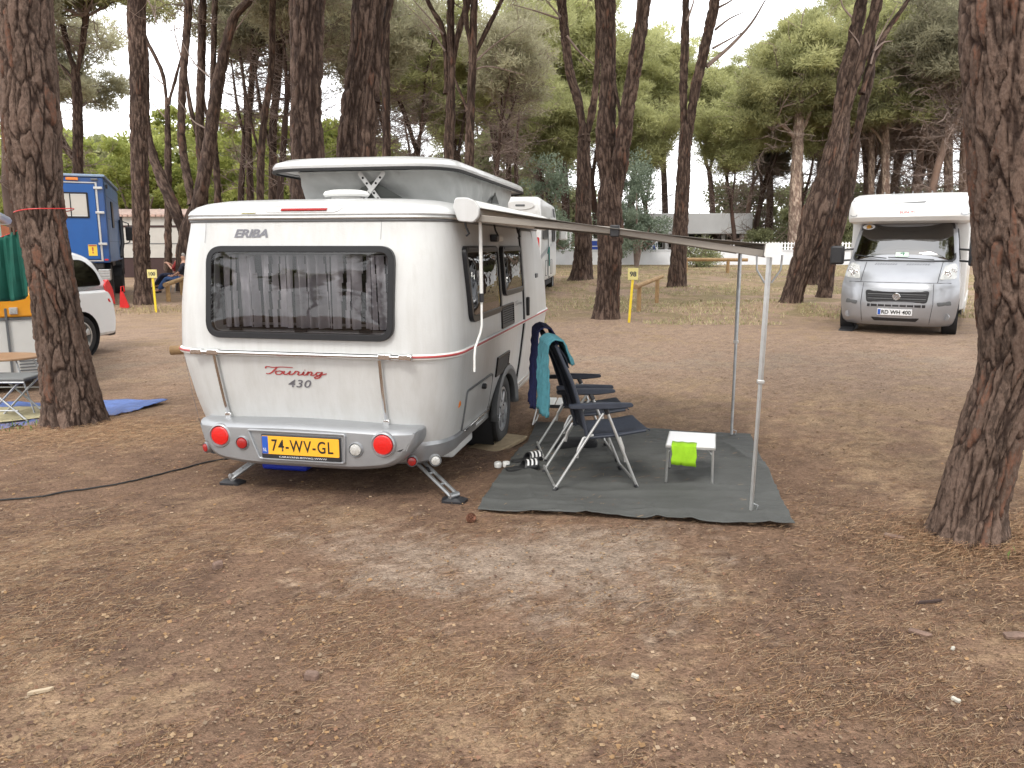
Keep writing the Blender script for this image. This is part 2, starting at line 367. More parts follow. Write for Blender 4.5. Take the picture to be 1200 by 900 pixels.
gys = np.concatenate([np.linspace(-60, 1.2, 60)[:-1], 1.2+(np.exp(np.linspace(0, 1, 540)*5.4)-1)/(np.exp(5.4)-1)*430])
GX, GY = np.meshgrid(gxs, gys); X = GX.ravel(); Y = GY.ravel()
P_ = np.stack([X, Y, X*0], 1)
near = np.exp(-np.clip(Y, 0, 99)/14)
Z = gzv(X, Y)+near*(.030*(fbm(P_*1.1, 5, 3)-.47)+.016*(fbm(P_*6, 6, 3)-.47)+.007*(fbm(P_*25, 8, 2)-.37))
nx_, ny_ = len(gxs), len(gys)
ii = np.arange(ny_-1)[:, None]*nx_+np.arange(nx_-1)[None]
F = np.stack([ii, ii+1, ii+1+nx_, ii+nx_], -1).reshape(-1, 4)
gm = attr_mat('forest_floor', .95, (1, 1, 1), 0.)
n = gm.node_tree; b = n.nodes['Principled BSDF']; t = n.nodes.new('ShaderNodeTexCoord')
mp_ = n.nodes.new('ShaderNodeMapping'); mp_.inputs['Scale'].default_value = (1, 1.7, 1); n.links.new(t.outputs['Object'], mp_.inputs[0])
a1 = n.nodes.new('ShaderNodeTexNoise'); a1.inputs['Scale'].default_value = 34; a1.inputs['Detail'].default_value = 5; a1.inputs['Roughness'].default_value = .75; a1.inputs['Distortion'].default_value = 1.2
n.links.new(mp_.outputs[0], a1.inputs['Vector'])
r1 = n.nodes.new('ShaderNodeValToRGB'); e = r1.color_ramp.elements; e[0].position = .34; e[0].color = (.42, .39, .37, 1); e[1].position = .66; e[1].color = (1.45, 1.42, 1.36, 1)
n.links.new(a1.outputs['Fac'], r1.inputs[0])
mm = n.nodes.new('ShaderNodeMix'); mm.data_type = 'RGBA'; mm.blend_type = 'MULTIPLY'; mm.inputs['Factor'].default_value = 1
src = b.inputs['Base Color'].links[0].from_socket; n.links.new(src, mm.inputs['A']); n.links.new(r1.outputs[0], mm.inputs['B']); n.links.new(mm.outputs['Result'], b.inputs['Base Color'])
a2 = n.nodes.new('ShaderNodeTexNoise'); a2.inputs['Scale'].default_value = 55; a2.inputs['Detail'].default_value = 4; a2.inputs['Roughness'].default_value = .7; n.links.new(mp_.outputs[0], a2.inputs['Vector'])
bp = n.nodes.new('ShaderNodeBump'); bp.inputs['Strength'].default_value = .9; bp.inputs['Distance'].default_value = .02; n.links.new(a2.outputs['Fac'], bp.inputs['Height']); n.links.new(bp.outputs[0], b.inputs['Normal'])
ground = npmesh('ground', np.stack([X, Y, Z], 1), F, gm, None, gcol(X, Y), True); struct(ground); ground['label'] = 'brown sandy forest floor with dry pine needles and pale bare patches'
# interpolated ground height for things lying on it
def gh(x, y):
    P = np.array([[x, y, 0.]]); nr = math.exp(-min(max(y, 0), 99)/14)
    return float(gz(x, y)+nr*(.030*(fbm(P*1.1, 5, 3)[0]-.47)+.016*(fbm(P*6, 6, 3)[0]-.47)+.007*(fbm(P*25, 8, 2)[0]-.37)))
def ghv(X, Y):
    P = np.stack([X, Y, X*0], 1); nr = np.exp(-np.clip(Y, 0, 99)/14)
    return gzv(X, Y)+nr*(.030*(fbm(P*1.1, 5, 3)-.47)+.016*(fbm(P*6, 6, 3)-.47)+.007*(fbm(P*25, 8, 2)-.37))

# ------------------------------------------------------------------ litter: pine needles and bark chips lying on the ground
def litter_mesh(X, Y, L, Wd, ang, curl, cols, lift=.004):
    n = len(X); Z = ghv(X, Y)+lift*RNG.random(n)+.003
    dx, dy = np.cos(ang), np.sin(ang); tilt = RNG.normal(0, .10, n)*L
    V = []
    ks = (-.5, 0, .5)
    for q, k in enumerate(ks):
        off = curl*L*(1-abs(k)*2)*.3
        cx = X+dx*k*L-dy*off; cy = Y+dy*k*L+dx*off; cz = Z+tilt*k+(.3*abs(tilt) if q == 1 else 0)
        for s in (-.5, .5): V.append(np.stack([cx-dy*s*Wd, cy+dx*s*Wd, cz+(s*Wd*.5)], 1))
    V = np.stack(V, 1).reshape(-1, 3); b = np.arange(n)[:, None]*6
    F = np.concatenate([b+np.array([0, 2, 3, 1]), b+np.array([2, 4, 5, 3])]); return V, F, np.repeat(cols, 6, 0)
def in_view(n, y0, y1, pw=1.6):
    u = RNG.random(n); a, b = y0**(1-pw), y1**(1-pw); Y = (a+u*(b-a))**(1/(1-pw)); X = (RNG.random(n)*2-1)*(Y*.74+.25); return X, Y
littm = attr_mat('dry_needles', .85, (1, 1, 1), 0.)
X, Y = in_view(200000, 1.6, 15, 1.7)
dens = vnoise(np.stack([X, Y, X*0], 1)*1.4, 51)*.6+vnoise(np.stack([X, Y, X*0], 1)*5, 52)*.4
keep = (dens+RNG.normal(0, .08, len(X)) > .44) & (np.exp(-((X-.1)/.9)**2-((Y-3.9)/.5)**2) < RNG.random(len(X)))
X, Y = X[keep], Y[keep]; k = len(X)
pal = np.array([[.36, .22, .12], [.30, .175, .10], [.24, .13, .075], [.44, .31, .19], [.17, .09, .055], [.36, .26, .17]])
cols = pal[RNG.integers(0, 6, k)]*(.55+.5*RNG.random((k, 1)))
V, F, C = litter_mesh(X, Y, .022+.045*RNG.random(k), .0005+.0005*RNG.random(k)+.00016*Y, RNG.random(k)*pi, RNG.normal(0, .07, k), cols)
tag(npmesh('pine_needle_litter', V, F, littm, None, C), 'dry pine needles scattered over the brown forest floor', 'pine needles', None, 'stuff')
X, Y = in_view(42000, 1.7, 13, 1.7); k = len(X)
extra = 2600; X[:extra] = RNG.normal(T2B[0]+.1, .45, extra); Y[:extra] = RNG.normal(T2B[1]-.15, .28, extra); X[extra:2*extra] = RNG.normal(T1B[0]+.1, .75, extra); Y[extra:2*extra] = RNG.normal(T1B[1]-.25, .32, extra)
cols = np.array([[.29, .20, .12], [.20, .11, .07], [.26, .17, .10], [.30, .22, .15], [.12, .07, .05], [.28, .17, .085]])[RNG.integers(0, 6, k)]*(.7+.5*RNG.random((k, 1)))
L = .004+.016*RNG.random(k)**4
V, F, C = litter_mesh(X, Y, L, L*(.4+.4*RNG.random(k)), RNG.random(k)*pi, RNG.normal(0, .3, k), cols, .008)
tag(npmesh('bark_chip_litter', V, F, littm, None, C), 'small bark flakes and dead leaves scattered over the floor', 'bark chips', None, 'stuff')
# straw tufts piled round the two nearest trunks and sparse green weeds
k = 26000; s = RNG.random(k) < .5
X = np.where(s, RNG.normal(T2B[0]+.15, .42, k), RNG.normal(T1B[0]+.1, .7, k)); Y = np.where(s, RNG.normal(T2B[1]-.1, .26, k), RNG.normal(T1B[1]-.25, .3, k))
cols = pal[RNG.integers(0, 4, k)]*(.8+.5*RNG.random((k, 1)))
V, F, C = litter_mesh(X, Y, .03+.045*RNG.random(k), .0008+.0007*RNG.random(k), RNG.random(k)*pi, RNG.normal(0, .14, k), cols, .03)
tag(npmesh('straw_litter', V, F, littm, None, C), 'yellow straw and needles heaped around the two nearest trunks', 'straw', None, 'stuff')
def weeds(cx, cy, n, rad, lab, colr, h=.06):
    X = RNG.normal(cx, rad, n); Y = RNG.normal(cy, rad*.6, n); Z = ghv(X, Y); a = RNG.random(n)*2*pi; hh = h*(.5+RNG.random(n)); wd = h*.16*(.6+RNG.random(n))
    lean = .7*RNG.random(n); dx, dy = np.cos(a), np.sin(a)
    V = np.stack([np.stack([X-dy*wd*.3, Y+dx*wd*.3, Z], 1), np.stack([X+dy*wd*.3, Y-dx*wd*.3, Z], 1), np.stack([X+dx*hh*lean*.5+dy*wd, Y+dy*hh*lean*.5-dx*wd, Z+hh*.6], 1), np.stack([X+dx*hh*lean*1.2, Y+dy*hh*lean*1.2, Z+hh*(1-.3*lean)], 1)], 1).reshape(-1, 3)
    F = np.arange(n)[:, None]*4+np.arange(4)
    C = np.repeat(np.array(colr)*(.6+.8*RNG.random((n, 1))), 4, 0)
    return tag(npmesh('weeds', V, F, littm, None, C), lab, 'weeds', None, 'stuff')
weeds(T1B[0]-.55, T1B[1]-.18, 90, .16, 'small green weeds at the foot of the left foreground trunk', (.12, .18, .06), .05)
weeds(T2B[0]+.45, T2B[1]-.38, 300, .13, 'small green grass tuft by the right foreground trunk', (.16, .22, .07), .05)
weeds(-9.2, 19.6, 900, .8, 'dry yellow grass round the tree beside the pitch post', (.34, .28, .15), .055)
def tufts(X, Y, h, cols, lab, name):
    n = len(X); Z = gzv(X, Y); a = RNG.random(n)*2*pi; hh = h*(.4+RNG.random(n)); wd = hh*.16; lean = 1.2*RNG.random(n); dx, dy = np.cos(a), np.sin(a)
    V = np.stack([np.stack([X-dy*wd, Y+dx*wd, Z], 1), np.stack([X+dy*wd, Y-dx*wd, Z], 1), np.stack([X+dx*hh*lean, Y+dy*hh*lean, Z+hh], 1)], 1).reshape(-1, 3); F = np.arange(n)[:, None]*3+np.arange(3)
    return tag(npmesh(name, V, F, littm, None, np.repeat(cols, 3, 0)), lab, 'grass', None, 'stuff')
k = 70000; X, Y = RNG.random(k)*22-1.5, 16.5+RNG.random(k)**1.3*28; kk = vnoise(np.stack([X, Y, X*0], 1)*.6, 77)+.25*vnoise(np.stack([X, Y, X*0], 1)*3, 78) > .55; X, Y = X[kk], Y[kk]; k = len(X)
cols = np.array([[.40, .36, .19], [.33, .35, .16], [.46, .37, .22], [.50, .42, .27]])[RNG.integers(0, 4, k)]*(.7+.5*RNG.random((k, 1)))
tufts(X, Y, .055, cols, 'thin yellowing grass between the trees before the wall', 'dry_grass')
# single larger bits the photograph shows
def chip(px, py, L, W, c, lab, name='bark_flake', cat='bark flake', az=.3, hh=.01):
    p = G(px, py); q = gh(p.x, p.y)
    mb = MB(); o = rpoly([(-L/2, -W/2), (L*.3, -W*.6), (L/2, 0), (L*.2, W/2), (-L*.4, W*.4)], W*.2, 3)
    mb.loops([[(x, y, .0) for x, y in o], [(x, y, hh*.7+.012*abs(x/L)) for x, y in o], [(x*.8, y*.7, hh+.010*abs(x/L)) for x, y in o]], True, True, True)
    ob = mb.build(name, c, None); ob.location = (p.x, p.y, q+.004); ob.rotation_euler = (RNG.random()*.2, RNG.random()*.2, az); tag(ob, lab, cat); return ob
BARKM = mat('bark_chip', (.20, .13, .10), .9, 0, .4, 30); PALEC = mat('pale_chip', (.50, .48, .42), .7, 0, .1, 30)
chip(744, 795, .032, .015, PALEC, 'small white chip lying on bare brown soil in front', 'wood_chip', 'chip', -.3)
chip(1120, 820, .034, .013, PALEC, 'whitish flat chip at lower right near picture edge', 'wood_chip', 'chip', -.7)
chip(1116, 760, .02, .013, PALEC, 'little white shard between chip and right trunk', 'wood_chip', 'chip', .7)
chip(48, 812, .09, .014, mat('pale_stick', (.5, .4, .28), .8), 'short pale stick at far left foreground', 'stick', 'stick', .5)
chip(1078, 741, .10, .03, BARKM, 'brown curled bark flake below the right trunk', az=-.4)
chip(1190, 745, .12, .05, BARKM, 'broad grey bark flake at the right picture edge', az=.1)
chip(1048, 629, .12, .04, BARKM, 'flat grey brown flake left of the right trunk', az=-.3)
chip(1088, 706, .16, .012, mat('dark_twig', (.05, .03, .025), .9), 'thin dark twig below the right trunk', 'twig', 'twig', .25)
chip(365, 797, .06, .035, BARKM, 'dark bark lump on the brown soil left of centre', az=.2, hh=.025)
chip(255, 665, .06, .04, BARKM, 'small dark lump on soil below the cable', az=.9, hh=.03)
# pine cone by the mat
pc = G(547, 609); mb = MB()
for i in range(9):
    zc = .004+.007*i; rr = .026*math.sin(pi*(i+1.2)/11)
    for j in range(8):
        a = j*pi/4+i*.4; c_, s_ = cos(a), sin(a); r0, r1 = rr*.4, rr*1.25
        mb.add([(c_*r0-s_*.006, s_*r0+c_*.006, zc), (c_*r0+s_*.006, s_*r0-c_*.006, zc), (c_*r1+s_*.009, s_*r1-c_*.009, zc+.006), (c_*r1-s_*.009, s_*r1+c_*.009, zc+.006), (c_*r1, s_*r1, zc+.014)], [(0, 1, 2, 3), (3, 2, 4)])
o = mb.build('pine_cone', mat('pine_cone_scales', (.20, .085, .05), .8, 0, .4, 40), None, False); o.location = (pc.x, pc.y, gh(pc.x, pc.y)+.01); o.rotation_euler = (1.2, 0, .8); tag(o, 'reddish brown pine cone on the soil near the groundsheet corner', 'pine cone')
# ------------------------------------------------------------------ trees
def bark_mat(name, plate, plate2, crev, detail=1.):
    m = bpy.data.materials.new(name); m.use_nodes = True; n = m.node_tree; b = n.nodes['Principled BSDF']; b.inputs['Roughness'].default_value = .92; b.inputs['Specular IOR Level'].default_value = .2
    e = n.nodes.new('ShaderNodeAttribute'); e.attribute_name = 'edge'; p = n.nodes.new('ShaderNodeAttribute'); p.attribute_name = 'plate'
    t = n.nodes.new('ShaderNodeTexCoord'); ns = n.nodes.new('ShaderNodeTexNoise'); ns.inputs['Scale'].default_value = 40*detail; ns.inputs['Detail'].default_value = 5; ns.inputs['Roughness'].default_value = .7
    mp2 = n.nodes.new('ShaderNodeMapping'); mp2.inputs['Scale'].default_value = (1, 1, .45); n.links.new(t.outputs['Object'], mp2.inputs[0]); n.links.new(mp2.outputs[0], ns.inputs['Vector'])
    r = n.nodes.new('ShaderNodeValToRGB'); el = r.color_ramp.elements; el[0].color = (*plate, 1); el[1].color = (*plate2, 1); el[0].position = .25; el[1].position = .95; x = el.new(.62); x.color = (*[c*.80 for c in plate], 1); x = el.new(.02); x.color = (*[c*.48 for c in plate], 1); x = el.new(.40); x.color = (*[min(1, c*1.18) for c in plate], 1)
    ad = n.nodes.new('ShaderNodeMath'); ad.operation = 'MULTIPLY_ADD'; ad.inputs[1].default_value = 1.7; ad.inputs[2].default_value = -.80
    ad2 = n.nodes.new('ShaderNodeMath'); ad2.operation = 'ADD'; n.links.new(ns.outputs['Fac'], ad.inputs[0]); n.links.new(ad.outputs[0], ad2.inputs[0]); n.links.new(p.outputs['Fac'], ad2.inputs[1]); n.links.new(ad2.outputs[0], r.inputs[0])
    mr = n.nodes.new('ShaderNodeMapRange'); mr.inputs['From Min'].default_value = .08; mr.inputs['From Max'].default_value = .80; n.links.new(e.outputs['Fac'], mr.inputs['Value'])
    m1 = n.nodes.new('ShaderNodeMix'); m1.data_type = 'RGBA'; m1.inputs['A'].default_value = (*crev, 1); n.links.new(mr.outputs[0], m1.inputs['Factor']); n.links.new(r.outputs[0], m1.inputs['B'])
    n3 = n.nodes.new('ShaderNodeTexNoise'); n3.inputs['Scale'].default_value = 1.3; n3.inputs['Detail'].default_value = 3; n.links.new(t.outputs['Object'], n3.inputs['Vector'])
    r3 = n.nodes.new('ShaderNodeValToRGB'); r3.color_ramp.elements[0].position = .35; r3.color_ramp.elements[0].color = (.82, .8, .78, 1); r3.color_ramp.elements[1].position = .65; r3.color_ramp.elements[1].color = (1.15, 1.12, 1.1, 1); n.links.new(n3.outputs['Fac'], r3.inputs[0])
    m2 = n.nodes.new('ShaderNodeMix'); m2.data_type = 'RGBA'; m2.blend_type = 'MULTIPLY'; m2.inputs['Factor'].default_value = 1; n.links.new(m1.outputs['Result'], m2.inputs['A']); n.links.new(r3.outputs[0], m2.inputs['B']); n.links.new(m2.outputs['Result'], b.inputs['Base Color'])
    n4 = n.nodes.new('ShaderNodeTexNoise'); n4.inputs['Scale'].default_value = 60*detail; n4.inputs['Detail'].default_value = 4; n.links.new(mp2.outputs[0], n4.inputs['Vector'])
    bp = n.nodes.new('ShaderNodeBump'); bp.inputs['Strength'].default_value = 1.0; bp.inputs['Distance'].default_value = .016/detail; n.links.new(n4.outputs['Fac'], bp.inputs['Height']); n.links.new(bp.outputs[0], b.inputs['Normal'])
    return m
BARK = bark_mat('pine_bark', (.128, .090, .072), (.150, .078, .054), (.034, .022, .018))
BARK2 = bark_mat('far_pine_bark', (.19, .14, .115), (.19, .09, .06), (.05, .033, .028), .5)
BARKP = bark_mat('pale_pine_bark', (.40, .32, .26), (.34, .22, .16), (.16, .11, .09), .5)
TWIG = mat('dead_twig', (.27, .205, .175), .9, 0, .3, 4)
def bark_tubes(paths, name, m, parent, cell=.075, depth=.022, res=.02, seed=0, stretch=.17, flare=.0, thr=.16):
    """each path: list of (point, radius); a dense skin with raised plates and real crevices"""
    VS = []; FS = []; ES = []; PS = []; off = 0
    for pi_, path in enumerate(paths):
        pts = [Vector(p) for p, _ in path]; rad = [r for _, r in path]
        c = crspline(pts, 10); rr = np.interp(np.linspace(0, len(pts)-1, len(c)), range(len(pts)), rad)
        seg = np.array([0]+[(c[i+1]-c[i]).length for i in range(len(c)-1)]).cumsum(); Lt = seg[-1]
        nv = max(8, int(Lt/(res*1.6))); nu = max(12, int(2*pi*max(rr)/res)); s = np.linspace(0, Lt, nv)
        cx = np.stack([np.interp(s, seg, [p[i] for p in c]) for i in range(3)], 1); r = np.interp(s, seg, rr)
        t = np.gradient(cx, axis=0); t /= np.linalg.norm(t, axis=1)[:, None]; ref = np.array([0, 1., 0]); a = np.cross(t, ref); a /= np.linalg.norm(a, axis=1)[:, None]; bb = np.cross(a, t)
        th = np.linspace(0, 2*pi, nu, endpoint=False); CT, ST = np.cos(th)[None, :, None], np.sin(th)[None, :, None]
        D = a[:, None]*CT+bb[:, None]*ST
        rm = float(np.mean(r)); S3 = np.broadcast_to(s[:, None], (nv, nu))
        Q = np.stack([np.broadcast_to((np.cos(th)*rm)[None], (nv, nu)), np.broadcast_to((np.sin(th)*rm)[None], (nv, nu)), S3*stretch], -1).reshape(-1, 3)/cell+pi_*17.3+seed
        Qw = Q+1.15*(np.stack([vnoise(Q*.8, 3), vnoise(Q*.8, 4), vnoise(Q*.8, 5)], 1)-.5)+.42*(np.stack([vnoise(Q*3, 13), vnoise(Q*3, 14), vnoise(Q*3, 15)], 1)-.5)
        F1, F2, idv = worley(Qw, seed); e = F2-F1; e = e/thr; up = np.clip(e, 0, 1); up = up*up*(3-2*up)
        fl = vnoise(Q*4, 6)
        F3, F4, id2 = worley(Qw*np.array([2.1, 2.1, 3.2])+5, seed+3); e2 = np.clip((F4-F3)/.25, 0, 1)
        h = depth*(up-.75)+depth*.4*(idv-.5)*up+depth*.35*(fl-.5)+depth*.34*(id2-.5)*e2+depth*.16*e2+depth*.9*(fbm(Q*np.array([5, 5, 8]), 70, 4)-.47)*min(1, .03/res)+r.max()*.07*(vnoise(Q*.22, 9)-.5)
        base = np.clip(1-S3.ravel()/.35, 0, 1)**2*flare*(.6+.6*np.abs(np.sin(np.tile(th, nv)*2.5+seed)))
        R = np.repeat(r, nu)+h*np.clip(np.repeat(r, nu)/.12, .25, 1.2)+base
        V = (cx[:, None]+D*R.reshape(nv, nu)[..., None]).reshape(-1, 3)
        i = np.arange(nv-1)[:, None]*nu; j = np.arange(nu)[None]; j2 = (j+1) % nu
        F = np.stack([i+j, i+j2, i+nu+j2, i+nu+j], -1).reshape(-1, 4)+off
        VS.append(V); FS.append(F); ES.append(e); PS.append(np.clip(np.where(idv > .90, .45+.3*idv, idv*.5)+.5*(id2-.5)*.7+.25*(fbm(Q*4, 75, 3)-.47), 0, 1)); off += len(V)
    V = np.concatenate(VS)
    return npmesh(name, V, np.concatenate(FS), m, parent, {'edge': np.concatenate(ES), 'plate': np.concatenate(PS)}, True)

# --- foliage: clumps of needle blades or leaves
def blades(centres, radii, n_each, L, W, rng, flat=.6, base=(.06, .10, .03), tip=(.14, .18, .05), upb=.35, leaf=False):
    n = len(centres)*n_each; c = np.repeat(centres, n_each, 0); rr = np.repeat(radii, n_each)
    d = rng.normal(size=(n, 3)); d /= np.linalg.norm(d, axis=1)[:, None]; q = rng.random(n)**.45
    pos = c+d*(rr*q)[:, None]*np.array([1, 1, flat])
    o = d+rng.normal(0, .55, (n, 3)); o[:, 2] += upb; o /= np.linalg.norm(o, axis=1)[:, None]
    sd = np.cross(o, rng.normal(size=(n, 3))); sd /= np.linalg.norm(sd, axis=1)[:, None]
    L_ = L*(.6+.8*rng.random(n))[:, None]; W_ = W*(.6+.8*rng.random(n))[:, None]
    if leaf: V = np.stack([pos-o*L_*.5, pos+sd*W_*.5, pos+o*L_*.5, pos-sd*W_*.5], 1).reshape(-1, 3); F = np.arange(n)[:, None]*4+np.arange(4); k = 4
    else: V = np.stack([pos-sd*W_*.5, pos+sd*W_*.5, pos+o*L_], 1).reshape(-1, 3); F = np.arange(n)[:, None]*3+np.arange(3); k = 3
    cl = np.repeat(rng.random(len(centres)), n_each); mixv = np.clip(.15+.55*cl+.35*(rng.random(n)-.3), 0, 1)[:, None]
    C = np.array(base)*(1-mixv)+np.array(tip)*mixv
    return V, F, np.repeat(C, k, 0)
NEEDLE = attr_mat('pine_needles', .75, (1, 1, 1), .18, .5)
LEAF = attr_mat('tree_leaves', .6, (1, 1, 1), .22, .4)
def npt(paths, n=5):
    """thin plain tubes for branches, numpy, paths: list of (pts array, radii array)"""
    VS = []; FS = []; off = 0; th = np.arange(n)*2*pi/n
    for P, R in paths:
        P = np.asarray(P, float); k = len(P); t = np.gradient(P, axis=0); t /= np.linalg.norm(t, axis=1)[:, None]+1e-9
        a = np.cross(t, np.array([.31, .92, .22])); a /= np.linalg.norm(a, axis=1)[:, None]+1e-9; b = np.cross(a, t); R = np.asarray(R)
        V = P[:, None]+(a[:, None]*np.cos(th)[None, :, None]+b[:, None]*np.sin(th)[None, :, None])*R[:, None, None]
        i = np.arange(k-1)[:, None]*n; j = np.arange(n)[None]; F = np.stack([i+j, i+(j+1) % n, i+n+(j+1) % n, i+n+j], -1).reshape(-1, 4)+off
        VS.append(V.reshape(-1, 3)); FS.append(F); off += k*n
    return np.concatenate(VS), np.concatenate(FS)
def curvy(p, d, L, r0, r1, rng, k=6, wob=.12, up=0.):
    P = [np.array(p, float)]; d = np.array(d, float); d /= np.linalg.norm(d)
    for i in range(k):
        d = d+rng.normal(0, wob, 3)+np.array([0, 0, up]); d /= np.linalg.norm(d); P.append(P[-1]+d*L/k)
    return np.array(P), np.linspace(r0, r1, k+1), d
def umbrella(rng, tops, spread, crown_h, nbr=7, deads=0, dead_from=None, blade=(.24, .05), per=150, clr=.55, cols=((.20, .21, .10), (.48, .47, .22)), levels=2):
    """tops: [(point, dir, radius)] limb ends -> branch fan with needle clumps, plus dead twigs"""
    B = []; T = []; CC = []; CR = []
    for (p, d, r) in tops:
        for i in range(nbr):
            az = rng.random()*2*pi; el = rng.random()*.9+.1; q = np.array([cos(az)*cos(el), sin(az)*cos(el), sin(el)*.9])+np.array(d)*.35
            L = spread*(.45+.6*rng.random()); P, R, dd = curvy(p, q, L, r*.55, r*.14, rng, 6, .16, .04); B.append((P, R))
            for s in (2, 3, 4, 5, 6):
                q2 = dd+rng.normal(0, .7, 3); q2[2] = abs(q2[2])*.6+.1; P2, R2, d2 = curvy(P[s], q2, L*.35, max(R[s]*.6, .012), .008, rng, 3, .2, .05); T.append((P2, R2))
                CC.append(P2[-1]); CR.append(clr*(.6+.7*rng.random()))
                if rng.random() < .6: CC.append(P2[-1]+rng.normal(0, .35, 3)+np.array([0, 0, .2])); CR.append(clr*(.5+.6*rng.random()))
            CC.append(P[-1]); CR.append(clr)
    if dead_from is not None:
        for i in range(deads):
            pt, rr = dead_from(rng.random()); az = rng.random()*2*pi; q = np.array([cos(az), sin(az), .25*rng.normal()+.15])
            L = .5+2.2*rng.random()*spread/2.6; P, R, dd = curvy(pt, q, L, .022, .006, rng, 6, .18, .02); T.append((P, R))
            for s in range(1, 7):
                for _ in range(2): T.append(curvy(P[s], dd+rng.normal(0, .8, 3), .2+.5*rng.random(), .009, .004, rng, 3, .3)[:2])
    V, F, C = blades(np.array(CC), np.array(CR), per, blade[0], blade[1], rng, .5, cols[0], cols[1])
    return B, T, V, F, C
def make_variant(seed, H_, r0, forks, spread, deads, lean=0., fork_h=.5, pale=False, per=150, cols=((.055, .085, .025), (.16, .19, .055)), clr=.55, nbr=7):
    rng = np.random.default_rng(seed); k = 9; hf = H_*fork_h
    P, R, d = curvy((0, 0, -.3), (lean, lean*.4, 1), hf+.3, r0, r0*.72, rng, 8, .035)
    main = [(P, R)]; tops = []; limbs = []
    for i in range(forks):
        az = rng.random()*2*pi if forks > 1 else 0; tilt = .12+.28*rng.random() if forks > 1 else .03
        L = (H_*.80-hf)*(.85+.3*rng.random()); P2, R2, d2 = curvy(P[-1], d+np.array([cos(az)*tilt, sin(az)*tilt, .1]), L, r0*(.5 if forks > 1 else .7), r0*.22, rng, 8, .07, .02)
        limbs.append((P2, R2)); tops.append((P2[-1], d2, r0*.3)); tops.append((P2[5], d2+rng.normal(0, .4, 3), r0*.3))
    allp = np.concatenate([P[4:]]+[l[0] for l in limbs])
    def df(u): q = allp[int(u*len(allp)) % len(allp)]; return q, 0
    B, T, V, F, C = umbrella(rng, tops, spread, 1, nbr, deads, df, per=per, cols=cols, clr=clr)
    TV, TF = npt(main+limbs, 9); n1 = len(TV); a, b_ = npt(B, 5); c_, d_ = npt(T, 3)
    n = len(TV); e = vnoise(TV*np.array([9, 9, 3]), 2)*.5
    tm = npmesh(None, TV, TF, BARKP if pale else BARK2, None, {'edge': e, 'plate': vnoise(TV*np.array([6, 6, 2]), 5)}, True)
    tw = npmesh(None, np.concatenate([a, c_]), np.concatenate([b_, d_+len(a)]), TWIG, None, None, False)
    cm = npmesh(None, V, F, NEEDLE, None, C)
    return tm, tw, cm
def place_tree(name, var, x, y, rz, s, label, group, z=None, cat='tree'):
    t = thing(name, label, cat, (x, y, gz(x, y) if z is None else z), rz, group); t.scale = (s,)*3
    for nm, me in zip(('trunk', 'branches', 'crown'), var):
        if me is None: continue
        o = bpy.data.objects.new(nm, me); COL.objects.link(o); o.parent = t
    return t
# crown-only variants for the trees whose trunks are built from the photograph
def crown_variant(seed, spread, per, nbr=9):
    rng = np.random.default_rng(seed); tops = [((0, 0, -.3), np.array([0, 0, 1.]), .10), ((.3, .2, -1.0), np.array([.3, 0, 1.]), .10)]
    B, T, V, F, C = umbrella(rng, tops, spread, 1, nbr, 8, lambda u: (np.array([0, 0, -.5-u*1.6]), 0), per=per)
    a, b_ = npt(B, 5); c_, d_ = npt(T, 3)
    return npmesh(None, np.concatenate([a, c_]), np.concatenate([b_, d_+len(a)]), TWIG), npmesh(None, V, F, NEEDLE, None, C)
CRV = [crown_variant(900+i, 2.7, 120) for i in range(3)]
def pxpath(D, pts, ground=True, yoff=0.):
    """pts (px,py,width_px) measured on the trunk, standing at distance D; the foot is set on the ground"""
    out = []
    for i, (px, py, wd) in enumerate(pts):
        p = at(px, py, D+yoff*i); dep = D*cos(PITCH)-(p.z-H)*sin(PITCH); out.append((p, wd*dep/FPX/2))
    return out
NT = [0]
